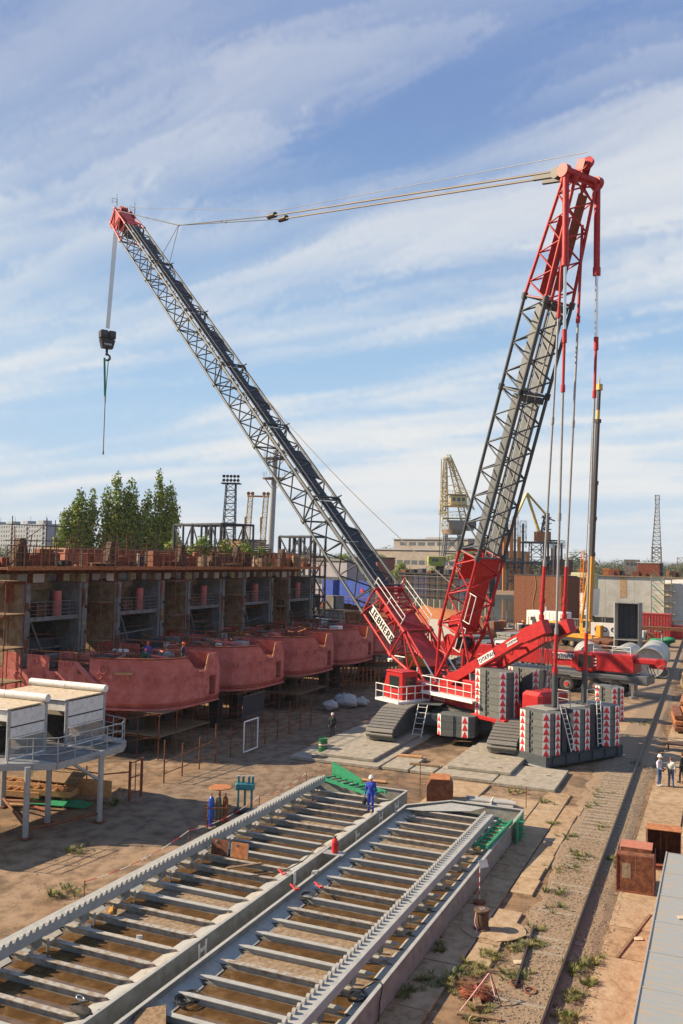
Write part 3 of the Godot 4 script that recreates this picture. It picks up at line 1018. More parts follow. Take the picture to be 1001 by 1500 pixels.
	cb(cr, "deck", Vector3(-2.55, 3.12, 0.8), Vector3(0.95, 0.1, 5.6), wht, 0.01)
	cb(cr, "deck_edge", Vector3(-3.04, 3.13, 0.8), Vector3(0.06, 0.26, 5.7), wht, 0.01)
	railing(cr, [Vector3(-3.0, 3.18, -2.0), Vector3(-3.0, 3.18, 0.0), Vector3(-3.0, 3.18, 1.8), Vector3(-3.0, 3.18, 3.5)], 1.15, wht, 0.035, 0.95, 1)
	railing(cr, [Vector3(-3.0, 3.18, -2.0), Vector3(-2.1, 3.18, -2.0)], 1.15, wht, 0.035, 0.95, 1)
	cb(cr, "deck_guard", Vector3(-2.08, 3.5, 0.8), Vector3(0.06, 0.7, 5.4), red, 0.01)
	# cab on its bracket
	var cab := node(cr, "cab")
	var cx0 := -3.9
	var cz0 := -3.35
	cb(cab, "cab_floor", Vector3(cx0, 2.4, cz0 + 0.1), Vector3(3.1, 0.2, 2.9), wht, 0.02)
	var stc := ST()
	s_prism(stc, [Vector3(cx0 - 0.75, 2.5, cz0 - 1.2), Vector3(cx0 - 0.75, 3.2, cz0 - 1.3), Vector3(cx0 - 0.75, 4.45, cz0 - 0.95), Vector3(cx0 - 0.75, 4.5, cz0 + 1.0), Vector3(cx0 - 0.75, 2.5, cz0 + 1.0)], Vector3(1.5, 0, 0))
	done(stc, cab, "cab_shell", red)
	cb(cab, "cab_roof", Vector3(cx0, 4.55, cz0 + 0.02), Vector3(1.6, 0.12, 2.05), M["red"], 0.03)
	bx(cab, "side_window", Vector3(cx0 - 0.752, 3.75, cz0 + 0.02), Vector3(0.02, 0.95, 1.2), M["glass_dark"])
	bx(cab, "rear_window", Vector3(cx0 + 0.1, 3.85, cz0 + 1.003), Vector3(0.95, 0.7, 0.02), M["glass_dark"])
	bx(cab, "front_window", Vector3(cx0, 3.8, cz0 - 1.135), Vector3(1.2, 1.0, 0.02), M["glass_dark"], Vector3(-0.27, 0, 0))
	cb(cab, "equipment_box", Vector3(cx0 + 1.35, 3.1, cz0 + 0.2), Vector3(1.1, 1.3, 1.5), red, 0.03)
	bar(cab, "lamp_bracket", Vector3(cx0 + 0.7, 4.5, cz0 + 1.0), Vector3(cx0 + 0.7, 4.9, cz0 + 1.0), 0.05, wht)
	railing(cab, [Vector3(cx0 - 1.5, 2.5, cz0 - 1.3), Vector3(cx0 - 1.5, 2.5, cz0 + 1.5), Vector3(cx0 + 0.1, 2.5, cz0 + 1.5), Vector3(cx0 + 1.6, 2.5, cz0 + 1.5)], 1.1, wht, 0.035, 0.95, 1)
	# ---------------- boom
	var el := deg_to_rad(39.02)
	var u := Vector3(0, sin(el), -cos(el))
	var p := Vector3.RIGHT
	var n := Vector3(0, cos(el), sin(el))
	var o := Vector3(-0.3, 3.2, -2.9)
	var full := Vector2(2.86, 2.69)
	# foot: box part, then tapering to the pins
	var ft := node(cr, "boom_foot")
	lattice(ft, "", o, u, p, n, 5.0, 10.15, full, full, 4, 0.13, 0.07, red, 1)
	for sx: float in [-1.0, 1.0]:
		var pin := o + p * sx * 1.43
		for sy: float in [-1.0, 1.0]:
			bar(ft, "leg", o + u * 5.0 + p * sx * 1.43 + n * sy * 1.345, pin, 0.14, red, 10)
		bar(ft, "brace", o + u * 5.0 + p * sx * 1.43 + n * 1.345, o + u * 2.5 + p * sx * 1.43 - n * 0.67, 0.07, red)
		bar(ft, "brace", o + u * 2.5 + p * sx * 1.43 + n * 0.67, o + u * 2.5 + p * sx * 1.43 - n * 0.67, 0.07, red)
		bar(ft, "brace", o + u * 1.2 + p * sx * 1.43 + n * 0.32, o + u * 2.5 + p * sx * 1.43 - n * 0.67, 0.06, red)
		cyl(ft, "foot_pin", pin, 0.2, 0.5, red, 14, Vector3.RIGHT)
		# backstop ram beside the leg
		bar(ft, "backstop_tube", o + u * 5.0 + p * sx * 1.3 + n * 1.5, o + u * 1.9 + p * sx * 1.3 + n * 1.25, 0.11, red, 10)
		bar(ft, "backstop_rod", o + u * 1.9 + p * sx * 1.3 + n * 1.25, o - u * 0.4 + p * sx * 1.3 + n * 1.05, 0.065, M["chrome"], 10)
		# guard rails with their sloping top bar
		var ra := o + u * 5.6 + p * sx * 1.43 + n * 1.42
		var rb := o + u * 10.4 + p * sx * 1.43 + n * 1.42
		for t in [0.0, 0.5, 1.0]:
			bar(ft, "rail_post", ra.lerp(rb, t), ra.lerp(rb, t) + n * 0.95, 0.035, wht, 6)
		for hh in [0.5, 0.95]:
			bar(ft, "handrail", ra + n * hh, rb + n * hh, 0.035, wht, 6)
	var pb := Basis(p, u, n)
	put(ft, "top_plate", chamfered(Vector3(1.9, 3.8, 0.04), 0.01), M["red"], Transform3D(pb, o + u * 3.2 + n * 0.95))
	put(ft, "top_plate", chamfered(Vector3(2.3, 2.2, 0.04), 0.01), M["red"], Transform3D(pb, o + u * 6.4 + n * 1.2))
	for k in 5:
		put(ft, "step", chamfered(Vector3(2.4, 0.28, 0.05), 0.01), M["red"], Transform3D(pb, o + u * (7.8 + k * 0.52) + n * 1.25))
	put(ft, "rope_guard", chamfered(Vector3(1.2, 2.4, 0.5), 0.05), M["red"], Transform3D(pb, o + u * 8.3 + n * 0.2))
	bar(ft, "roller", o + u * 10.0 - p * 1.3 + n * 1.5, o + u * 10.0 + p * 1.3 + n * 1.5, 0.12, red, 12)
	bar(ft, "hand_lever", o + u * 9.8 + p * 1.3 + n * 1.5, o + u * 10.4 + p * 1.3 + n * 2.6, 0.06, red)
	# name board on the near side
	var sb := Basis(-u, n, -p)
	var sc := o + u * 7.35 - p * 1.585 - n * 0.15
	var board := put(ft, "name_board", chamfered(Vector3(3.9, 0.86, 0.04), 0.008), M["white"], Transform3D(sb, sc))
	board.set_meta("label", "long white board with black lettering")
	word(ft, "LIEBHERR", 0.62, Transform3D(sb, sc - p * 0.035), M["black"], 0.02)
	bar(ft, "marker_lamp", o + u * 4.4 - p * 1.55 - n * 0.9, o + u * 3.4 - p * 1.5 - n * 0.1, 0.05, wht)
	# grey sections
	var js := [10.2, 22.95, 35.85, 48.65, 62.25, 76.7, 90.0]
	for i in js.size() - 1:
		var sec := node(cr, "boom_section")
		lattice(sec, "", o, u, p, n, js[i] + 0.02, js[i + 1] - 0.02, full, full, 8, 0.135, 0.07, gry, i)
		var l: float = js[i + 1] - js[i]
		for q in [[0.02, 0.50, 0.75, -0.1], [0.505, 0.985, 0.75, -0.1], [0.28, 0.66, 0.4, 0.86]]:
			put(sec, "walkway_plate", chamfered(Vector3(q[2] * 1.7, (q[1] - q[0]) * l, 0.05), 0.01), M["grating"], Transform3D(pb, o + u * (js[i] + l * (q[0] + q[1]) * 0.5) + n * 1.30 + p * q[3]))
		for sx in [-0.62, 0.95]:
			bar(sec, "hand_line", o + u * (js[i] + 0.4) + p * sx + n * 1.62, o + u * (js[i + 1] - 0.4) + p * sx + n * 1.62, 0.03, gry, 6)
			for t in [0.05, 0.35, 0.65, 0.95]:
				bar(sec, "rail_post", o + u * (js[i] + l * t) + p * sx + n * 1.3, o + u * (js[i] + l * t) + p * sx + n * 1.62, 0.03, gry, 6)
		# pendant straps lying on the top, rope guide at the joint
		bar(sec, "pendant", o + u * js[i] - p * 1.1 + n * 1.52, o + u * js[i + 1] - p * 1.1 + n * 1.52, 0.05, M["mast_plate"], 6)
		bar(sec, "rope_guide", o + u * (js[i] + 0.25) - p * 1.3 + n * 1.48, o + u * (js[i] + 0.25) + p * 1.3 + n * 1.48, 0.09, gry, 8)
		bar(sec, "guide_arm", o + u * (js[i] + 0.25) + p * 1.3 + n * 1.48, o + u * (js[i] + 0.25) + p * 1.75 + n * 1.8, 0.07, gry, 6)
	# head
	var hd := node(cr, "boom_head")
	lattice(hd, "", o, u, p, n, 90.02, 96.4, full, Vector2(2.5, 2.3), 4, 0.14, 0.075, red, 0)
	for sx in [-1.15, -0.4, 0.4, 1.15]:
		put(hd, "head_plate", chamfered(Vector3(0.06, 3.4, 2.4), 0.02), M["red"], Transform3D(pb, o + u * 95.4 + p * sx - n * 0.1))
	for k in 7:
		bar(hd, "sheave", o + u * 97.0 + p * (-0.95 + k * 0.3) - n * 1.1, o + u * 97.0 + p * (-0.83 + k * 0.3) - n * 1.1, 0.95, M["red"], 24)
	for k in 4:
		bar(hd, "sheave", o + u * 96.3 + p * (-0.5 + k * 0.32) + n * 1.2, o + u * 96.3 + p * (-0.4 + k * 0.32) + n * 1.2, 0.6, M["red"], 24)
	put(hd, "top_cover", chamfered(Vector3(1.6, 4.6, 0.08), 0.02), M["red"], Transform3D(pb, o + u * 93.0 + n * 1.25))
	put(hd, "platform_plate", chamfered(Vector3(2.3, 3.2, 0.08), 0.02), M["grating"], Transform3D(pb, o + u * 90.6 - n * 0.4))
	for q in [[96.8, -0.9], [95.0, 1.4]]:
		bar(hd, "mast_pole", o + u * q[0] + p * q[1] + n * 1.3, o + u * q[0] + p * q[1] + n * 1.3 + Vector3.UP * 2.0, 0.04, M["boom_grey"], 6)
		railing(hd, [o + u * q[0] + p * q[1] + n * 1.6, o + u * q[0] + p * (q[1] - 0.8) + n * 1.6], 0.9, M["boom_grey"], 0.03, 0.8)
	# ---------------- mast
	var v := Vector3(0, 0.942, 0.335).normalized()
	var k2 := Vector3(0, -v.z, v.y)               # towards the back
	var mo := Vector3(0, 4.0, -2.28)
	var mf := Vector2(2.7, 2.1)
	var mft := node(cr, "mast_foot")
	lattice(mft, "", mo, v, p, k2, 4.2, 10.25, mf, mf, 5, 0.12, 0.07, red, 1)
	for sx: float in [-1.0, 1.0]:
		for sy: float in [-1.0, 1.0]:
			bar(mft, "leg", mo + v * 4.2 + p * sx * 1.35 + k2 * sy * 1.05, mo + p * sx * 1.35, 0.13, red, 10)
		bar(mft, "brace", mo + v * 4.2 + p * sx * 1.35 - k2 * 1.05, mo + v * 2.2 + p * sx * 1.35 + k2 * 0.55, 0.065, red)
		bar(mft, "brace", mo + v * 2.2 + p * sx * 1.35 - k2 * 0.55, mo + v * 2.2 + p * sx * 1.35 + k2 * 0.55, 0.065, red)
		cyl(mft, "foot_pin", mo + p * sx * 1.35, 0.19, 0.5, red, 14, Vector3.RIGHT)
		# strut down to the platform
		bar(mft, "backstop", mo + v * 5.2 + p * sx * 1.35 + k2 * 1.1, Vector3(sx * 1.5, 5.0, 1.7), 0.1, red, 10)
		bar(mft, "backstop_rod", Vector3(sx * 1.5, 5.0, 1.7), Vector3(sx * 1.5, 3.2, 2.0), 0.09, M["galv"], 10)
	var mb := Basis(p, v, k2)
	put(mft, "back_plate", chamfered(Vector3(1.7, 4.8, 0.05), 0.01), red, Transform3D(mb, mo + v * 6.6 + k2 * 0.75))
	put(mft, "front_plate", chamfered(Vector3(1.9, 2.1, 0.05), 0.01), red, Transform3D(mb, mo + v * 9.0 - k2 * 0.8))
	put(mft, "top_plate", chamfered(Vector3(2.3, 1.3, 0.06), 0.01), M["red"], Transform3D(mb, mo + v * 9.5 + k2 * 0.95))
	for q in [3.0, 4.6]:
		bar(mft, "winch_drum", mo + v * q - p * 0.95 + k2 * 0.1, mo + v * q + p * 0.95 + k2 * 0.1, 0.5, M["black"], 18)
		for e: float in [-1.0, 1.0]:
			bar(mft, "drum_flange", mo + v * q + p * e * 0.95 + k2 * 0.1, mo + v * q + p * e * 1.02 + k2 * 0.1, 0.72, red, 20)
	for q in [[5.4, 7.6, 1.95], [3.0, 4.9, 1.75]]:
		var a1: Vector3 = mo + v * q[0] - p * 1.35 + k2 * q[2]
		var b1: Vector3 = mo + v * q[1] - p * 1.35 + k2 * q[2]
		for e in [0.0, 0.6]:
			bar(mft, "handrail", a1 - k2 * e, b1 - k2 * e, 0.035, wht, 6)
		for t in [0.0, 1.0]:
			bar(mft, "rail_post", a1.lerp(b1, t), a1.lerp(b1, t) - k2 * 0.9, 0.035, wht, 6)
	var ms := [10.3, 22.9, 29.5]
	for i in 2:
		var sec := node(cr, "mast_section")
		lattice(sec, "", mo, v, p, k2, ms[i] + 0.02, ms[i + 1] - 0.02, mf, mf, 12 if i == 0 else 6, 0.125, 0.062, gry, 1 + i)
		var c: float = (ms[i] + ms[i + 1]) * 0.5
		var l: float = ms[i + 1] - ms[i]
		put(sec, "cover_plate", chamfered(Vector3(0.05, l - 0.5, 1.0), 0.01), M["mast_plate"], Transform3D(mb, mo + v * c - k2 * 0.3 - p * 0.25))
		put(sec, "cover_plate", chamfered(Vector3(0.05, l - 0.3, 1.3), 0.01), M["mast_plate"], Transform3D(mb, mo + v * c + p * 1.02 + k2 * 0.2))
		bar(sec, "strap", mo + v * ms[i] + k2 * 0.95 + p * 0.25, mo + v * ms[i + 1] + k2 * 0.95 + p * 0.25, 0.07, M["galv"], 6)
		bar(sec, "strap", mo + v * ms[i] + k2 * 0.95 - p * 0.55, mo + v * ms[i + 1] + k2 * 0.95 - p * 0.55, 0.05, M["galv"], 6)
		put(sec, "joint_frame", chamfered(Vector3(2.5, 0.5, 0.1), 0.02), gry, Transform3D(mb, mo + v * (ms[i + 1] - 0.4) + k2 * 0.9))
	# mast head: tapering red lattice with cross shaft, sheave and the two hanging rams
	var mh := node(cr, "mast_head")
	lattice(mh, "", mo, v, p, k2, 29.52, 37.6, mf, Vector2(2.1, 1.1), 8, 0.12, 0.06, red, 0)
	put(mh, "inner_plate", chamfered(Vector3(1.2, 5.4, 0.05), 0.01), M["red"], Transform3D(mb, mo + v * 32.6 - k2 * 0.5))
	put(mh, "inner_plate", chamfered(Vector3(0.9, 6.6, 0.05), 0.01), M["rust_red"], Transform3D(mb, mo + v * 33.6 + k2 * 0.35 + p * 0.3))
	var top := mo + v * 38.0
	bar(mh, "cross_shaft", top - p * 1.75, top + p * 1.75, 0.34, red, 16)
	for sx: float in [-1.0, 1.0]:
		bar(mh, "shaft_end", top + p * sx * 1.45, top + p * sx * 1.9, 0.46, red, 16)
	bar(mh, "sheave", top + p * 0.06 + v * 0.95, top + p * 0.26 + v * 0.85, 0.58, M["red"], 28)
	bar(mh, "sheave", top - p * 0.26 + v * 0.75, top - p * 0.12 + v * 0.7, 0.48, M["red"], 28)
	for sx: float in [-1.0, 1.0]:
		put(mh, "sheave_cheek", chamfered(Vector3(0.05, 1.3, 0.7), 0.02), red, Transform3D(mb, top + p * sx * 0.34 + v * 0.5))
	for sx: float in [-1.0, 1.0]:
		var q := top + p * sx * 1.62 + k2 * 0.1
		bar(mh, "hanging_ram", q, q - Vector3.UP * 6.2, 0.22, red, 16)
		bar(mh, "ram_foot", q - Vector3.UP * 6.0, q - Vector3.UP * 6.55, 0.27, red, 16)
		bar(mh, "ram_rod", q - Vector3.UP * 6.5, q - Vector3.UP * 11.2, 0.11, M["chrome"], 12)
		# pendant down to the ballast tray
		var f := Vector3(sx * 1.5, 4.6, 9.9)
		var h0 := q - Vector3.UP * 11.2
		bar(cr, "pendant_link", h0 + Vector3.UP * 0.3, h0 - Vector3.UP * 0.6, 0.17, red, 10)
		pendant(cr, h0, h0.lerp(f, 0.16), 0.1, red)
		pendant(cr, h0.lerp(f, 0.16), h0.lerp(f, 0.52), 0.085, M["galv"])
		pendant(cr, h0.lerp(f, 0.52), h0.lerp(f, 0.84), 0.085, M["galv"])
		pendant(cr, h0.lerp(f, 0.84), f + Vector3(0, 1.2, 0), 0.13, red)
		bar(cr, "tray_fork", f + Vector3(0, 1.3, 0), f - Vector3(0, 0.9, 0), 0.2, gry, 8)
		# pendants from the mast head to the two arms
		var ae := Vector3(sx * 1.15, 8.7, 8.3)
		var mt := top + p * sx * 0.95 + k2 * 0.4 - v * 3.0
		pendant(cr, mt, mt.lerp(ae, 0.24), 0.1, M["red"])
		pendant(cr, mt.lerp(ae, 0.24), mt.lerp(ae, 0.5), 0.08, M["galv"])
		pendant(cr, mt.lerp(ae, 0.5), mt.lerp(ae, 0.85), 0.08, M["galv"])
		pendant(cr, mt.lerp(ae, 0.85), ae, 0.13, red)
		for e in 3:
			bar(cr, "pendant_knuckle", ae.lerp(mt, 0.02 + e * 0.02), ae.lerp(mt, 0.032 + e * 0.02), 0.19, red, 8)
	# ---------------- the two red arms behind the mast and their ropes
	for sx: float in [-1.0, 1.0]:
		var a := Vector3(sx * 1.35, 3.6, -1.4)
		var b := Vector3(sx * 1.25, 8.75, 8.3)
		var arm := node(cr, "arm")
		beam(arm, "arm_tube", a, b, 0.55, 0.72, red, Vector3.UP)
		beam(arm, "arm_head", b - (b - a).normalized() * 1.6, b + (b - a).normalized() * 0.7 - Vector3.UP * 0.2, 0.7, 0.95, M["red"], Vector3.UP)
		var ab := along(a, b)
		for q in [[0.50, 1.7, 0.5, "ТОПКРАН"], [0.76, 1.1, 0.3, "ТОПКРАН"]]:
			var c := a.lerp(b, q[0]) + Vector3(-0.285, 0.02, 0)
			var tb := Basis(ab.y, ab.y.cross(Vector3.LEFT) * -1.0, Vector3.LEFT)
			if sx < 0.0:
				put(arm, "sign_board", chamfered(Vector3(q[1], q[2], 0.02), 0.004), M["white"], Transform3D(tb, c))
				word(arm, q[3], q[2] * 0.62, Transform3D(tb, c + Vector3(-0.02, 0, 0)), M["navy"], 0.015)
	for k in 3:
		var t := 0.35 + k * 0.3
		var c := Vector3(0, lerpf(3.6, 8.75, t), lerpf(-1.4, 8.3, t))
		bar(cr, "arm_tie", c - p * 1.2, c + p * 1.2, 0.12, M["red"], 8)
	bar(cr, "arm_sheaves", Vector3(-0.95, 8.5, 8.0), Vector3(0.95, 8.5, 8.0), 0.45, M["black"], 20)
	for k in 14:
		var x := -0.85 + k * 0.13
		bar(cr, "reeving_rope", Vector3(x, 8.3, 8.0 + 0.4 * sin(k * 2.1)), Vector3(x * 1.0, 4.2, 7.7 + 0.35 * cos(k * 1.7)), 0.022, M["rope"], 5)
	# ---------------- ropes from mast to boom
	for sx: float in [-1.0, 1.0]:
		var a := Vector3(sx * 0.5, 40.6, 9.2)
		var b := Vector3(sx * 0.7, 49.7, -31.0)
		var kink := Vector3(sx * 1.0, 56.6 + sx * 0.9, -57.0 - sx * 2.2)
		var he := o + u * 95.0 + p * sx * 1.0 + n * 1.4
		for j in 3:
			bar(cr, "luffing_rope", a + p * (j - 1) * 0.1 + Vector3.UP * (j - 1) * 0.05, b + p * (j - 1) * 0.1 + Vector3.UP * (j - 1) * 0.05, 0.075, M["rope_light"], 6)
		bar(cr, "tackle_block", b + Vector3(0, -0.1, 0.7), b + Vector3(0, 0.1, -0.7), 0.3, M["black"], 10)
		pendant(cr, b, b.lerp(kink, 0.5), 0.06, gry)
		pendant(cr, b.lerp(kink, 0.5), kink, 0.06, gry)
		pendant(cr, kink, kink.lerp(he, 0.5), 0.06, gry)
		pendant(cr, kink.lerp(he, 0.5), he, 0.06, gry)
		bar(cr, "holding_rope", kink, o + u * (76.2 + sx * 1.0) + p * sx * 1.3 + n * 1.4, 0.035, gry, 6)
		put(cr, "tackle_frame", chamfered(Vector3(0.25, 0.5, 2.6), 0.05), M["boom_grey"], Transform3D(Basis(Vector3.RIGHT, 0.22), a + Vector3(0, 0.1, -1.4)))
	bar(cr, "tackle_axle", Vector3(-0.8, 40.5, 8.8), Vector3(0.8, 40.5, 8.8), 0.4, M["black"], 12)
	bar(cr, "hoist_rope", top + v * 1.65 - k2 * 0.1, Vector3(0.2, 50.6, -31.5), 0.028, M["rope"], 6)
	bar(cr, "hoist_rope", Vector3(0.2, 50.6, -31.5), o + u * 96.0 + n * 1.8, 0.028, M["rope"], 6)
	# slack auxiliary rope from the boom back to the winch
	var pa := o + u * 42.0 + p * 1.2 + n * 1.6
	var pz := Vector3(1.2, 11.0, -3.0)
	var last := pa
	for k in 12:
		var t := (k + 1) / 12.0
		var q := pa.lerp(pz, t) - Vector3.UP * 1.6 * t * (1.0 - t) * 2.0
		bar(cr, "auxiliary_rope", last, q, 0.04, M["rope_light"], 6)
		last = q
	# hoist falls down to the hook block, which hangs plumb
	var hb := F.affine_inverse() * (Vector3(-86.2, 47.2, -108.5) - CRANE)
	for k in 6:
		var off := p * (-0.3 + k * 0.12)
		bar(cr, "hoist_fall", o + u * 97.3 + off - n * 1.9, hb + off * 0.85, 0.035, M["rope"], 6)
	F = Transform3D.IDENTITY
	build_hook(Vector3(-86.2, 47.2, -108.5))
	build_ballast()

func pendant(par: Node, a: Vector3, b: Vector3, r: float, m: Material) -> void:
	bar(par, "pendant", a, b, r, m, 8)
	var d := (b - a).normalized()
	bar(par, "pendant_eye", b - d * 0.4, b + d * 0.1, r * 1.5, m, 8)

func build_hook(at: Vector3) -> void:
	var h := thing("hook_block", "black multi sheave hook block hanging from the boom head ropes", "hook block", at, deg_to_rad(58.0))
	for sx: float in [-1.0, 1.0]:
		cb(h, "sheave_housing", Vector3(sx * 0.62, -1.0, 0), Vector3(1.12, 1.25, 1.3), M["black"], 0.12)
		cb(h, "weight_plate", Vector3(sx * 0.62, -0.85, 0.67), Vector3(0.7, 0.7, 0.06), M["boom_grey"], 0.02)
	var st := ST()
	s_prism(st, [Vector3(-1.15, -1.75, -0.45), Vector3(1.15, -1.75, -0.45), Vector3(0.8, -3.1, -0.45), Vector3(-0.8, -3.1, -0.45)], Vector3(0, 0, 0.9))
	done(st, h, "lower_block", M["black"])
	for k in 4:
		bx(h, "warning_mark", Vector3(-0.45 + k * 0.3, -2.5, 0.46), Vector3(0.12, 0.3, 0.02), M["white"], Vector3(0, 0, 0.5))
	bar(h, "hook_shank", Vector3(0, -3.0, 0), Vector3(0, -4.0, 0), 0.2, M["black"], 10)
	var prev := Vector3(0, -4.0, 0)
	for k in 8:
		var t := -0.6 + k * 0.6
		var q := Vector3(0.45 * sin(t) * 1.0 + 0.1, -4.45 - 0.45 * cos(t + PI), 0)
		bar(h, "hook_bend", prev, q, 0.16, M["black"], 8)
		prev = q
	var s := thing("lifting_sling", "green webbing sling with a long thin rod hanging from the hook", "sling", at + Vector3(0, -4.7, 0))
	s.rotation.y = 0.4
	beam(s, "webbing", Vector3(-0.32, 0.2, 0), Vector3(-0.02, -5.9, 0), 0.3, 0.05, M["green_paint"], Vector3.BACK)
	beam(s, "webbing", Vector3(0.3, 0.2, 0), Vector3(0.02, -5.9, 0), 0.12, 0.05, M["green_paint"], Vector3.BACK)
	bar(s, "shackle", Vector3(0, -5.7, 0), Vector3(0, -6.6, 0), 0.14, M["galv"], 8)
	bar(s, "rod", Vector3(0, -6.5, 0), Vector3(0, -14.2, 0), 0.075, M["rope_light"], 8)
	bar(s, "rod_end", Vector3(0, -14.1, 0), Vector3(0, -14.6, 0), 0.13, M["rope"], 8)

# ---------------------------------------------------------------- counterweights
func ballast_slab(label: String, group: String, at: Vector3, turn: float, a: float, b: float, h: float, sides: Array) -> void:
	# a: half size across, b: half size along; chamfered corners carry the warning plates
	var t := thing("counterweight", label, "counterweight", at, turn, group)
	var c := 0.34
	var key := "slab%.2f_%.2f_%.2f" % [a, b, h]
	if not mesh_cache.has(key):
		var st := ST()
		var o := []
		for v in [[-a, -b + c], [-a, -0.17], [-a + 0.1, -0.15], [-a + 0.1, 0.15], [-a, 0.17], [-a, b - c], [-a + c, b], [-0.12, b], [-0.1, b - 0.08], [0.1, b - 0.08], [0.12, b], [a - c, b], [a, b - c], [a, -b + c], [a - c, -b], [-a + c, -b]]:
			o.append(Vector3(v[0], 0.006, v[1]))
		s_prism(st, o, Vector3(0, h - 0.022, 0))
		st.generate_normals()
		mesh_cache[key] = st.commit()
	put(t, "slab_body", mesh_cache[key], M["ballast_grey"] if rng.randf() < 0.6 else M["ballast_worn"], Transform3D(Basis(Vector3.UP, rng.randf_range(-0.006, 0.006)), Vector3(rng.randf_range(-0.012, 0.012), 0, rng.randf_range(-0.012, 0.012))))
	cb(t, "lifting_lug", Vector3(-a + 0.07, h * 0.62, 0.0), Vector3(0.12, h * 0.42, 0.16), M["boom_grey"], 0.03)
	for sd in sides:
		# one plate on the cut corner, the others on the faces next to the far edges
		var cx: float = sd[0] * (a - c * 0.5)
		var cz: float = sd[1] * (b - c * 0.5)
		var bs := Basis(Vector3.UP, atan2(sd[0], sd[1]))
		if sd[0] * sd[1] > 0.0:
			if sd[0] < 0.0:
				bs = Basis(Vector3.UP, -PI / 2)
				cx = -a
				cz = -b + c + 0.25
			else:
				bs = Basis.IDENTITY
				cx = a - c - 0.25
				cz = b
		var pl := put(t, "chevron_plate", chamfered(Vector3(0.46, h - 0.02, 0.014), 0.003), M["white"], Transform3D(bs, Vector3(cx, h * 0.5, cz) + bs.z * 0.009))
		var k2 := "tri%.2f" % h
		if not mesh_cache.has(k2):
			var st := ST()
			s_prism(st, [Vector3(-0.2, -h * 0.47, 0), Vector3(0.2, -h * 0.47, 0), Vector3(0, h * 0.47, 0)], Vector3(0, 0, 0.008))
			st.generate_normals()
			mesh_cache[k2] = st.commit()
		put(pl, "triangle", mesh_cache[k2], M["sign_red"], Transform3D(Basis.IDENTITY, Vector3(0, 0, 0.0075)))

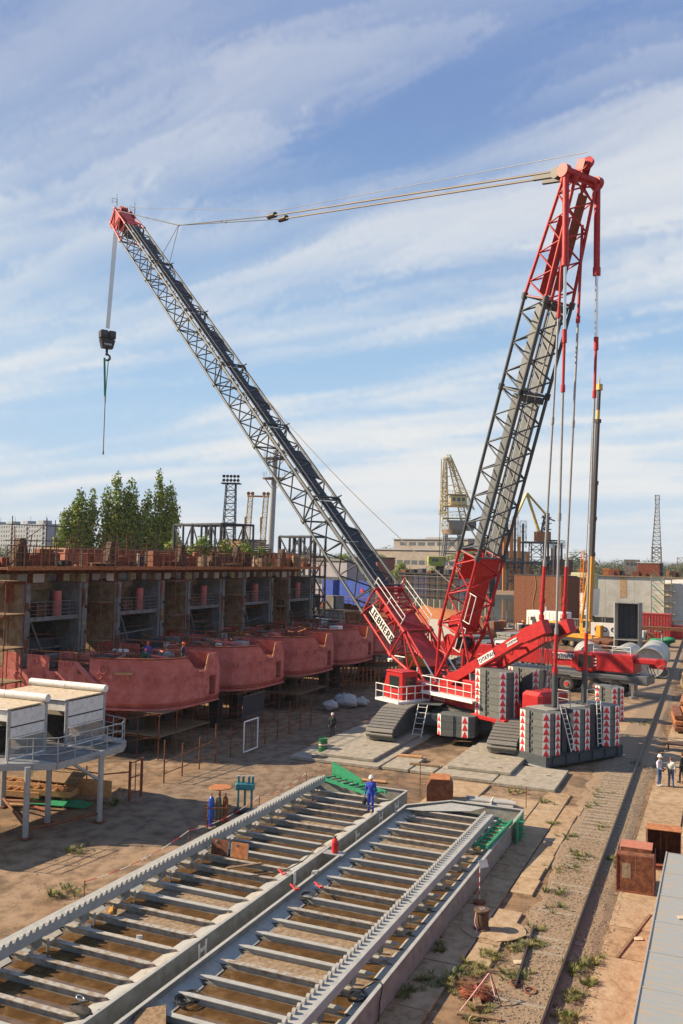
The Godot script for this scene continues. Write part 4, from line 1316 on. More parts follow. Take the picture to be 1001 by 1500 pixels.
func build_ballast() -> void:
	var turn := deg_to_rad(58.0)
	var B := Basis(Vector3.UP, turn)
	var ord := ["lowest", "second", "third", "fourth", "fifth", "sixth", "topmost"]
	var near := [[-1, -1], [-1, 1], [1, 1]]
	var all := [[-1, -1], [-1, 1], [1, 1], [1, -1]]
	for q in [[-1.55, "stack behind the crane cab", 7], [1.75, "stack hidden behind the red arms", 7]]:
		for k in q[2]:
			ballast_slab("grey counterweight slab with chevrons, %s of the %s" % [ord[k], q[1]], "counterweight slabs of the crane", CRANE + B * Vector3(q[0], 2.2 + k * 0.465, 4.55), turn, 0.95, 1.55, 0.465, near)
	var tray := thing("ballast_tray", "dark grey steel tray carrying three stacks of counterweight slabs", "ballast tray", CRANE + B * Vector3(0.05, 0, 9.6), turn)
	cb(tray, "tray_base", Vector3(0, 0.45, 0), Vector3(7.5, 0.62, 3.0), M["boom_grey"], 0.03)
	for sx: float in [-1.0, 1.0]:
		cb(tray, "end_frame", Vector3(sx * 3.78, 0.45, 0), Vector3(0.05, 0.75, 3.3), M["boom_grey"], 0.01)
		cb(tray, "end_skid", Vector3(sx * 3.8, 0.11, 0), Vector3(0.5, 0.05, 3.5), M["galv"], 0.01)
	for z in [-1.62, 1.62]:
		bx(tray, "side_web", Vector3(0, 0.45, z), Vector3(7.4, 0.5, 0.03), M["boom_grey"])
		bx(tray, "side_flange", Vector3(0, 0.76, z - signf(z) * 0.02), Vector3(7.5, 0.03, 0.26), M["boom_grey"])
		bx(tray, "side_flange", Vector3(0, 0.19, z - signf(z) * 0.02), Vector3(7.5, 0.03, 0.26), M["boom_grey"])
		for k in 6:
			bx(tray, "stiffener", Vector3(-3.2 + k * 1.28, 0.47, z + signf(z) * 0.06), Vector3(0.03, 0.5, 0.1), M["boom_grey"])
	for x in [-1.35, 1.45]:
		cb(tray, "centre_post", Vector3(x, 2.2, 0.2), Vector3(0.5, 2.9, 1.6), M["dark_steel"], 0.02)
	cb(tray, "top_deck", Vector3(0.1, 3.5, -0.25), Vector3(5.6, 0.06, 1.9), M["ballast_top"], 0.01)
	railing(tray, [Vector3(-1.9, 3.55, 0.9), Vector3(-0.7, 3.55, 0.9), Vector3(-0.7, 3.55, -0.6)], 1.1, M["galv"], 0.03, 1.2)
	railing(tray, [Vector3(1.0, 3.55, 0.9), Vector3(2.2, 3.55, 0.9), Vector3(2.2, 3.55, -0.6)], 1.1, M["galv"], 0.03, 1.2)
	var la := thing("ladder", "white ladder hooked on the tray beside a torn cover", "ladder", tray.position, turn)
	ladder(la, Vector3(-1.45, 0.95, 1.85), Vector3(-1.75, 3.8, 1.15), Vector3.RIGHT, 0.42, M["white"], 0.3)
	var lb := thing("ladder", "white ladder standing upright between two counterweight stacks on the tray", "ladder", tray.position, turn)
	ladder(lb, Vector3(1.62, 0.95, 1.5), Vector3(1.62, 3.9, 1.35), Vector3.RIGHT, 0.42, M["white"], 0.3)
	var cvr := ST()
	for k in 5:
		var y0 := 3.3 - k * 0.32
		quad(cvr, Vector3(-1.35 + k * 0.12, y0, 1.32 + 0.08 * sin(k * 2.0)), Vector3(-0.95 + 0.1 * cos(k * 3.0), y0 + 0.05, 1.36), Vector3(-0.85 + 0.1 * cos(k * 3.0 + 3.0), y0 - 0.33, 1.34), Vector3(-1.35 + (k + 1) * 0.12, y0 - 0.32, 1.32 + 0.08 * sin(k * 2.0 + 2.0)), Vector3.BACK)
	var cv := done(cvr, self, "torn_cover", M["tarp"], Transform3D(B, tray.position))
	tag(cv, "torn grey tarpaulin scrap hanging behind the slanting ladder", "tarpaulin")
	for q in [[-2.95, 0.35, "stack at the cab end of the tray"], [0.05, 0.25, "middle stack on the tray"], [3.05, 0.3, "stack at the track end of the tray"]]:
		for k in 6:
			ballast_slab("grey counterweight slab with chevrons, %s of the %s" % [ord[k] if k < 5 else "topmost", q[2]], "counterweight slabs on the tray", CRANE + B * Vector3(q[0] + 0.05, 0.79 + k * 0.455, 9.55 + q[1]), turn, 0.82, 1.32, 0.455, near)
	# three slabs on the car body, three stacks put down beside the track
	for k in 3:
		ballast_slab("grey counterweight slab with chevrons, %s of three between the crawlers" % ["lowest", "middle", "topmost"][k], "counterweight slabs between the crawlers", CRANE + Vector3(0.3, 0.62 + k * 0.5, 4.0), 0.0, 1.35, 0.9, 0.5, [[-1, 1], [1, 1], [1, -1]])
	for k in 6:
		ballast_slab("grey counterweight slab with chevrons, %s of the stack beside the mobile crane wheels" % (ord[k] if k < 5 else "topmost"), "counterweight slabs set down by the track", Vector3(-8.9, 0.05 + k * 0.46, -79.0), turn, 0.75, 1.2, 0.46, all)

# ================================================================ row of ship sections on the berth
func wall_plate(par: Node, called: String, o: Array, d: Vector3, m: Material) -> MeshInstance3D:
	var st := ST()
	s_prism(st, o, d)
	return done(st, par, called, m)

func build_ships() -> void:
	var ords := ["first", "second", "third", "fourth", "fifth"]
	for k in 5:
		F = Transform3D(Basis.IDENTITY, Vector3.ZERO)
		var t := thing("ship_section", "red primed ship bow section with rusty deckhouse, %s from the grey platform" % ords[k], "ship section", Vector3(0, -0.03 * k, -10.1 * k), 0.0, "ship sections in a row on the berth")
		ship(t, k)
	F = Transform3D.IDENTITY
	build_scaffolds()

func ship(t: Node3D, k: int) -> void:
	var red: Material = M["hull_red"]
	var rus: Material = M["rust"]
	var z0 := -47.6
	var z1 := -55.3
	# hull: bottom, side plates with a rounded near corner, dark boot strip
	var plan := [Vector2(-38.3, z0), Vector2(-36.9, z0 - 0.32), Vector2(-35.3, z0 - 0.85), Vector2(-34.2, z0 - 1.45), Vector2(-33.5, z0 - 2.3), Vector2(-33.15, z0 - 3.3), Vector2(-33.0, z0 - 4.4), Vector2(-33.0, z1 + 1.75), Vector2(-33.0, z1)]
	var full := [Vector2(-52.0, z0)] + plan + [Vector2(-52.0, z1)]
	var o := []
	for v in full: o.append(Vector3(v.x, 3.05, v.y))
	wall_plate(t, "hull_bottom", o, Vector3(0, -0.12, 0), M["hull_red"])
	o = []
	for v in full: o.append(Vector3(v.x + (0.12 if v.x > -50.0 else 0.0), 5.15, v.y + (-0.1 if v.y > -50.0 else 0.1)) - Vector3(0.2, 0, 0))
	wall_plate(t, "deck", o, Vector3(0, -0.1, 0), M["rust_red"])
	for i in plan.size() - 1:
		var a: Vector2 = plan[i]
		var b: Vector2 = plan[i + 1]
		var nrm := Vector3(-(b.y - a.y), 0, b.x - a.x).normalized() * 0.05
		# strakes: dark boot strip, lower plate, bulwark
		wall_plate(t, "boot_strip", [Vector3(a.x, 2.95, a.y) - nrm * 7.0, Vector3(b.x, 2.95, b.y) - nrm * 7.0, Vector3(b.x, 3.38, b.y), Vector3(a.x, 3.38, a.y)], -nrm, M["hull_red"])
		var top := 5.2
		bar(t, "weld_seam", Vector3(a.x, 3.4, a.y), Vector3(a.x, 5.19, a.y), 0.014, red, 4)
		bar(t, "weld_seam", Vector3(a.x, 4.35, a.y), Vector3(b.x, 4.35, b.y), 0.012, red, 4)
		if i == plan.size() - 2:
			# recessed pocket in the end plate
			var w := b.y - a.y
			for q in [[0.0, 0.22, 3.38, 5.2], [0.68, 1.0, 3.38, 5.2], [0.22, 0.68, 4.75, 5.2]]:
				bx(t, "shell_plate", Vector3(a.x - 0.025, (q[2] + q[3]) * 0.5, a.y + w * (q[0] + q[1]) * 0.5), Vector3(0.05, q[3] - q[2], absf(w) * (q[1] - q[0])), red)
			bx(t, "pocket_back", Vector3(a.x - 0.7, 4.1, a.y + w * 0.45), Vector3(0.05, 1.5, absf(w) * 0.5), red)
			bx(t, "pocket_side", Vector3(a.x - 0.35, 4.1, a.y + w * 0.69), Vector3(0.7, 1.5, 0.04), red)
			bx(t, "pocket_top", Vector3(a.x - 0.35, 4.76, a.y + w * 0.45), Vector3(0.7, 0.04, absf(w) * 0.5), red)
			bx(t, "pocket_floor", Vector3(a.x - 0.35, 3.4, a.y + w * 0.45), Vector3(0.7, 0.04, absf(w) * 0.5), red)
		else:
			wall_plate(t, "shell_plate", [Vector3(a.x, 3.383, a.y), Vector3(b.x, 3.383, b.y), Vector3(b.x, top, b.y), Vector3(a.x, top, a.y)], -nrm, red)
	# bulwark: continuous, then a notch, then a horn
	for i in 6:
		var a: Vector2 = plan[i]
		var b: Vector2 = plan[i + 1]
		var nrm := Vector3(-(b.y - a.y), 0, b.x - a.x).normalized() * 0.05
		var yb := 6.28
		var pts := [Vector3(a.x, 5.203, a.y), Vector3(b.x, 5.203, b.y), Vector3(b.x, yb, b.y), Vector3(a.x, yb, a.y)]
		if i == 5:
			pts = [Vector3(a.x, 5.203, a.y), Vector3(b.x - 0.0, 5.203, b.y - 0.5), Vector3(a.x + 0.05, yb, a.y - 0.25), Vector3(a.x, yb, a.y)]
		elif i == 4:
			pass
		wall_plate(t, "bulwark", pts, -nrm, red)
		bar(t, "bulwark_rail", Vector3(a.x, yb, a.y), Vector3(b.x if i < 5 else a.x + 0.05, yb, b.y if i < 5 else a.y - 0.3), 0.06, M["rust_red"], 6)
	wall_plate(t, "bulwark_horn", [Vector3(-33.0, 5.203, z1 + 1.95), Vector3(-33.0, 6.3, z1 + 1.5), Vector3(-33.0, 6.3, z1 + 0.45), Vector3(-33.0, 5.203, z1)], Vector3(-0.06, 0, 0), red)
	wall_plate(t, "bulwark_horn", [Vector3(-33.07, 5.203, z1 + 0.02), Vector3(-33.3, 6.3, z1 + 0.4), Vector3(-35.4, 6.3, z1 + 0.4), Vector3(-35.8, 5.203, z1 + 0.02)], Vector3(0, 0, 0.05), red)
	for q in [[-33.0, z1 + 1.95, 5.2], [-33.0, z1 + 1.5, 6.3]]: pass
	bar(t, "notch_edge", Vector3(-33.03, 5.25, z1 + 1.9), Vector3(-33.03, 6.3, z1 + 1.5), 0.05, M["wood"], 6)
	# far side plate and near side, stepping down towards the deckhouse
	bx(t, "side_plate", Vector3(-42.6, 4.1, z1 + 0.03), Vector3(19.0, 2.2, 0.05), red)
	for q in [[-52.0, -45.9], [-45.87, -42.1], [-42.07, -38.32]]:
		bx(t, "side_plate", Vector3((q[0] + q[1]) * 0.5, 4.27, z0 - 0.03), Vector3(q[1] - q[0], 1.77, 0.05), red)
	bx(t, "boot_strip", Vector3(-45.2, 3.16, z0 - 0.03), Vector3(13.7, 0.42, 0.05), M["hull_red"])
	for q in [[-45.7, -44.2, 6.2], [-43.6, -41.7, 6.2], [-40.9, -39.3, 5.95]]:
		bx(t, "bulwark", Vector3((q[0] + q[1]) * 0.5, (q[2] + 5.16) * 0.5, z0 - 0.03), Vector3(q[1] - q[0], q[2] - 5.17, 0.05), red)
	# fairlead rings
	for q in [[-42.8, 5.75], [-39.9, 5.72], [-40.5, 5.72]]:
		ring(t, "fairlead", Vector3(q[0], q[1], z0 + 0.06), 0.19, 0.07, Vector3.BACK, red)
	ring(t, "fairlead", Vector3(-37.3, 5.55, z0 - 0.12), 0.27, 0.09, Vector3(0.2, 0, 1).normalized(), red)
	if k == 0:
		bar(t, "mooring_pipe", Vector3(-39.3, 5.8, z0 + 0.12), Vector3(-37.4, 4.4, z0 + 0.12), 0.17, red, 10)
	# lugs in a row round the bow and along the side
	var lugs := [[-37.6, z0 - 0.1], [-36.6, z0 - 0.38], [-35.6, z0 - 0.72], [-34.7, z0 - 1.15], [-34.0, z0 - 1.7], [-33.4, z0 - 2.6], [-33.1, z0 - 3.6], [-33.0, z0 - 4.7], [-33.0, z0 - 5.3], [-41.0, z0], [-42.0, z0], [-43.2, z0], [-44.4, z0]]
	for q in lugs:
		var y := 5.0 + 0.12 * sin(q[0] * 7.0 + q[1] * 3.0)
		if q[0] < -40.0: y = 4.75
		ring(t, "lug", Vector3(q[0] + 0.04, y, q[1] + 0.06), 0.2, 0.09, Vector3(0.8, 0.1, 0.5).normalized(), red, 8)
	bx(t, "wood_block", Vector3(-35.9, 5.35, z0 - 0.45), Vector3(1.2, 0.14, 0.2), M["wood"], Vector3(0, 0.33, 0.02))
	# keel blocks and shoring below
	for q in [[-36.0, z0 - 2.2], [-36.5, z1 + 1.6], [-41.0, z0 - 1.5], [-41.0, z1 + 1.4], [-46.5, z0 - 1.5], [-46.5, z1 + 1.4]]:
		cb(t, "keel_block", Vector3(q[0], 1.45, q[1]), Vector3(0.8, 2.95, 0.8), M["soot"], 0.03)
	cb(t, "lower_hull", Vector3(-44.0, 1.95, -51.6), Vector3(10.0, 1.9, 4.4), M["hull_red"], 0.1)
	# ---------------- deckhouse: two side walls with an open bay between them
	for q in [[-48.05, 0.78], [-54.0, 0.9]]:
		var zc: float = q[0]
		var th: float = q[1]
		for e: float in [-1.0, 1.0]:
			for s in 3:
				bx(t, "wall_plate", Vector3(-45.45 - s * 2.3, 8.05, zc + e * (th * 0.5 - 0.03)), Vector3(2.28, 5.7, 0.06), M["weathered"] if q[0] > -50.0 else M["weathered_grey"])
		bx(t, "end_plate", Vector3(-44.27, 8.05, zc), Vector3(0.06, 5.7, th - 0.02), M["weathered_grey"])
		bx(t, "wall_cap", Vector3(-47.7, 10.93, zc), Vector3(7.0, 0.06, th + 0.04), M["rust_red"])
		for y in [7.2, 9.1]:
			bx(t, "hinge_block", Vector3(-44.2, y, zc - 0.3), Vector3(0.1, 0.2, 0.16), M["soot"])
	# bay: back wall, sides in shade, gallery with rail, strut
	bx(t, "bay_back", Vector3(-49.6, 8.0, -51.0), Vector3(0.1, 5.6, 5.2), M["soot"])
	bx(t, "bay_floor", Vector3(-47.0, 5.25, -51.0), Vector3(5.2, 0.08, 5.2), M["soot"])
	bx(t, "gallery_floor", Vector3(-46.6, 8.32, -51.0), Vector3(4.4, 0.12, 5.1), M["rust"])
	bx(t, "gallery_edge", Vector3(-44.38, 8.4, -51.0), Vector3(0.06, 0.3, 5.1), M["weathered_grey"])
	railing(t, [Vector3(-44.45, 8.45, -48.5), Vector3(-44.45, 8.45, -53.5)], 1.15, M["weathered_grey"], 0.025, 0.8, 3)
	cb(t, "gallery_box", Vector3(-46.5, 8.85, -51.6 + 0.3 * sin(k * 3.0)), Vector3(1.4, 0.9, 1.5), rus, 0.04)
	bar(t, "vent_pipe", Vector3(-45.3, 8.4, -52.3), Vector3(-45.3, 10.3, -52.3), 0.34, red, 12)
	bar(t, "strut", Vector3(-44.6, 8.2, -48.9), Vector3(-44.9, 6.0, -50.4), 0.08, M["weathered_grey"], 6)
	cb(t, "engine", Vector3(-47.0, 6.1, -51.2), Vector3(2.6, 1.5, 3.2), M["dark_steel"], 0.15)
	# upper house with windows
	var zs := [[-47.2, -1.3], [-49.0, 0.9], [-50.5, 1.0], [-52.2, 1.2], [-54.0, 0.8], [-55.7, 1.1]]
	bx(t, "house_sill", Vector3(-46.9, 10.55, -51.2), Vector3(0.08, 0.5, 10.0), M["weathered"])
	bx(t, "house_head", Vector3(-46.9, 11.72, -51.2), Vector3(0.08, 0.3, 10.0), M["rust"])
	var z := -46.2
	var wi := 0
	var wid := [0.5, 1.0, 0.35, 1.2, 0.6, 1.1, 0.5, 1.3, 0.4, 0.9, 0.7, 0.8, 0.65]
	while z > -56.0 and wi < 13:
		var w: float = wid[wi]
		if wi % 2 == 0:
			bx(t, "house_panel", Vector3(-46.9, 11.185, z - w * 0.5), Vector3(0.08, 0.77, w), M["weathered"] if wi % 4 == 0 else rus)
		else:
			var style := (wi / 2 + k) % 4
			var mm: Material = [M["window_far"], M["pale_green"], M["galv"], M["pale_panel"]][style]
			var wn := cb(t, "window", Vector3(-46.93, 11.185, z - w * 0.5), Vector3(0.03, 0.74, w - 0.04), mm, 0.01)
			for e: float in [-1.0, 1.0]:
				bx(t, "window_frame", Vector3(-46.88, 11.185 + e * 0.36, z - w * 0.5), Vector3(0.1, 0.06, w - 0.06), rus)
		z -= w
		wi += 1
	# doorway between the walls of neighbouring sections
	bx(t, "door", Vector3(-46.84, 10.2, -49.4), Vector3(0.05, 1.75, 0.8), M["soot"])
	bx(t, "house_wall", Vector3(-47.2, 9.2, -51.2), Vector3(0.1, 2.3, 9.9), M["weathered"])
	railing(t, [Vector3(-45.2, 9.6, -48.6), Vector3(-46.8, 10.3, -49.6)], 0.8, rus, 0.03, 0.8, 1)
	# roof walkway, coaming, rails
	bx(t, "roof_deck", Vector3(-49.8, 11.96, -51.2), Vector3(11.0, 0.14, 10.08), rus)
	bx(t, "roof_edge", Vector3(-44.28, 12.0, -51.2), Vector3(0.06, 0.3, 10.08), M["rust_orange"])
	railing(t, [Vector3(-44.4, 12.05, -46.2), Vector3(-44.4, 12.05, -51.2), Vector3(-44.4, 12.05, -56.2)], 1.5, rus, 0.035, 0.85, 2)
	# frame ribs that stick up over the roof
	for e in [-0.42, 0.42]:
		wall_plate(t, "frame_rib", [Vector3(-45.2, 12.05, -48.5 + e * 1.1 - 0.4), Vector3(-45.2, 12.05, -48.5 + e * 1.1 + 0.4), Vector3(-45.2, 14.1, -48.5 + e * 0.3 + 0.12), Vector3(-45.2, 14.1, -48.5 + e * 0.3 - 0.12)], Vector3(-0.5, 0, 0), M["rust_dark"])
	cb(t, "roof_box", Vector3(-46.0, 12.5, -50.3), Vector3(1.3, 0.85, 1.7), M["rust_red"], 0.02)
	cb(t, "roof_box", Vector3(-47.5, 12.55, -53.2), Vector3(1.3, 0.95, 2.2), M["rust_red"], 0.02)
	cyl(t, "roof_pipe", Vector3(-45.3, 12.6, -52.0), 0.12, 1.2, M["roof_board"], 8)
	cyl(t, "roof_pipe", Vector3(-45.3, 12.6, -54.5), 0.1, 1.2, M["rust_orange"], 8)
	# ---------------- things on the fore deck
	var r := RandomNumberGenerator.new()
	r.seed = 90 + k
	railing(t, [Vector3(-43.5, 5.2, z0 - 0.3), Vector3(-41.0, 5.2, z0 - 0.3), Vector3(-38.5, 5.2, z0 - 0.5)], 1.25, M["rust_orange"], 0.03, 1.2, 1)
	railing(t, [Vector3(-41.5, 5.2, -51.5), Vector3(-38.0, 5.2, -51.8), Vector3(-36.0, 5.2, -54.6)], 1.3, rus if k % 2 == 0 else M["weathered_grey"], 0.03, 1.1, 1)
	railing(t, [Vector3(-43.2, 5.2, -55.0), Vector3(-36.0, 5.2, -55.0)], 1.5, rus, 0.035, 1.4, 1)
	for i in 18:
		var c := Vector3(r.randf_range(-43.4, -36.0), 5.2, r.randf_range(z1 + 0.8, z0 - 1.2))
		var s := Vector3(r.randf_range(0.4, 1.2), r.randf_range(0.5, 1.3), r.randf_range(0.4, 1.1))
		var m: Material = [M["hull_red"], rus, M["rust_red"], M["weathered_grey"], M["galv"], M["hull_red"], M["dark_steel"], M["pale_panel"], M["rust_orange"]][(i + k) % 9]
		cb(t, "deck_box", c + Vector3(0, s.y * 0.5, 0), s, m, 0.03, Vector3(0, r.randf_range(-0.4, 0.4), 0))
	for i in 18:
		var c := Vector3(r.randf_range(-43.4, -35.5), 5.2 + r.randf_range(0.2, 1.3), r.randf_range(z1 + 0.6, z0 - 1.0))
		var d := Vector3(r.randf_range(-1, 1), r.randf_range(-0.1, 0.1), r.randf_range(-1, 1)).normalized() * r.randf_range(1.0, 2.6)
		bar(t, "deck_pipe", c - d * 0.5, c + d * 0.5, r.randf_range(0.03, 0.09), [rus, M["hull_red"], M["rust_orange"], M["weathered_grey"]][i % 4], 8)
	for i in 12:
		var c := Vector3(r.randf_range(-43.4, -36.0), 5.2, r.randf_range(z1 + 0.8, z0 - 1.0))
		bar(t, "deck_post", c, c + Vector3(r.randf_range(-0.1, 0.1), r.randf_range(1.0, 2.0), 0), 0.05, rus, 6)
	# loose gear on the roof, rusty patches and cables on the walls
	for i in 12:
		var c := Vector3(r.randf_range(-49.0, -44.8), 12.03, r.randf_range(-56.0, -46.4))
		var s := Vector3(r.randf_range(0.3, 1.4), r.randf_range(0.3, 1.5), r.randf_range(0.3, 1.6))
		cb(t, "roof_gear", c + Vector3(0, s.y * 0.5, 0), s, [M["rust"], M["rust_dark"], M["brick_red"], M["weathered"], M["rust_red"], M["soot"]][i % 6], 0.03, Vector3(0, r.randf_range(-0.6, 0.6), 0))
	for i in 9:
		var c := Vector3(r.randf_range(-48.5, -44.6), 12.0, r.randf_range(-56.0, -46.4))
		bar(t, "roof_tube", c, c + Vector3(r.randf_range(-0.4, 0.4), r.randf_range(1.2, 3.0 if k < 2 else 2.2), r.randf_range(-0.4, 0.4)), 0.04, rus, 5)
	for q in [[-47.63, 1.0], [-54.46, -1.0]]:
		for i in 5:
			bx(t, "rust_patch", Vector3(r.randf_range(-50.0, -45.0), r.randf_range(6.2, 10.3), q[0] + q[1] * 0.004), Vector3(r.randf_range(0.3, 1.4), r.randf_range(0.3, 1.6), 0.02), [M["rust"], M["rust_orange"], M["rust_red"], M["weathered_grey"], M["rust_dark"]][i], Vector3(0, 0, r.randf_range(-0.1, 0.1)))
	for q in [-48.05, -54.0]:
		for i in 3:
			bx(t, "rust_patch", Vector3(-44.235, r.randf_range(6.0, 10.4), q + r.randf_range(-0.15, 0.15)), Vector3(0.02, r.randf_range(0.4, 1.3), 0.4), [M["rust"], M["weathered"], M["rust_red"]][i])
		bar(t, "hanging_cable", Vector3(-44.15, 10.9, q + 0.2), Vector3(-44.0, 5.4, q + 0.5), 0.025, M["rubber"], 4)
	for i in 6:
		var y := r.randf_range(5.6, 8.0)
		bar(t, "bay_pipe", Vector3(-44.6 - r.randf() * 2.0, y, -48.6), Vector3(-44.6 - r.randf() * 2.0, y + r.randf_range(-0.5, 0.5), -53.5), 0.06, [rus, M["rust_dark"], M["weathered_grey"]][i % 3], 6)
	if k < 3:
		for q in [[-45.0, -47.2], [-45.0, -50.6], [-45.0, -54.0], [-47.2, -47.2], [-47.2, -54.0]]:
			bar(t, "scaffold_tube", Vector3(q[0], 12.0, q[1]), Vector3(q[0], 15.6 - 0.7 * k, q[1]), 0.035, M["rust_dark"], 5)
		for y in [13.9, 15.0 - 0.6 * k]:
			bar(t, "scaffold_tube", Vector3(-45.0, y, -46.6), Vector3(-45.0, y + 0.1, -54.6), 0.035, M["rust_dark"], 5)
		bar(t, "scaffold_tube", Vector3(-45.0, 13.0, -46.8), Vector3(-45.0, 15.2 - 0.6 * k, -50.6), 0.03, M["rust_dark"], 5)
	scaff_bits(t, r, k)
	ring(t, "rope_coil", Vector3(-34.2, 5.3, z1 + 2.6), 0.45, 0.1, Vector3.UP, M["wood"], 12)
	bar(t, "winch", Vector3(-38.2, 5.75, -50.6), Vector3(-38.2, 5.75, -52.0), 0.5, M["rust_red"], 16)

func scaff_bits(t: Node3D, r: RandomNumberGenerator, k: int) -> void:
	# tube scaffold climbing over the gap to the next section
	for q in [[-43.9, -55.6], [-43.9, -57.2], [-45.3, -55.6]]:
		bar(t, "scaffold_tube", Vector3(q[0], 5.2, q[1]), Vector3(q[0], 12.6 + r.randf() * 2.5, q[1]), 0.035, M["rust"], 5)
	for i in 5:
		var y := 6.3 + i * 1.5
		bar(t, "scaffold_tube", Vector3(-43.9, y, -55.3), Vector3(-43.9, y + r.randf_range(-0.1, 0.1), -57.5), 0.03, M["rust"], 5)
		if (i + k) % 2 == 0: bx(t, "scaffold_board", Vector3(-44.6, y + 0.06, -56.4), Vector3(1.3, 0.05, 1.8), M["old_wood"])

func ring(par: Node, called: String, c: Vector3, r: float, tube: float, axis: Vector3, m: Material, seg := 14) -> MeshInstance3D:
	var key := "ring%.2f_%.2f_%d" % [r, tube, seg]
	if not mesh_cache.has(key):
		var tm := TorusMesh.new()
		tm.inner_radius = r - tube * 0.5
		tm.outer_radius = r + tube * 0.5
		tm.rings = seg
		tm.ring_segments = 6
		mesh_cache[key] = tm
	return put(par, called, mesh_cache[key], m, Transform3D(along(Vector3.ZERO, axis), c))

func scaffold(label: String, at: Vector3, w: float, d: float, h: float, nx: int, nz: int, ny: int, m: Material, boards: bool) -> void:
	var t := thing("scaffold", label, "scaffold", at)
	for i in nx + 1:
		for j in nz + 1:
			var x := w * i / nx
			var z := -d * j / nz
			bar(t, "standard", Vector3(x, -0.05, z), Vector3(x, h, z), 0.035, m, 6)
	for k in range(1, ny + 1):
		var y := h * k / ny - 0.15
		for j in nz + 1:
			bar(t, "ledger", Vector3(-0.15, y, -d * j / nz), Vector3(w + 0.15, y, -d * j / nz), 0.03, m, 6)
		for i in nx + 1:
			bar(t, "ledger", Vector3(w * i / nx, y + 0.06, 0.15), Vector3(w * i / nx, y + 0.06, -d - 0.15), 0.03, m, 6)
		if boards:
			for b in 4:
				bx(t, "board", Vector3(w * 0.5, y + 0.12, -d * (b + 0.5) / 4.0), Vector3(w + 0.3, 0.05, d / 4.0 - 0.03), M["old_wood"])
	for k in ny:
		bar(t, "diagonal", Vector3(0, h * k / ny, 0.04), Vector3(w, h * (k + 1) / ny, 0.04), 0.03, m, 6)

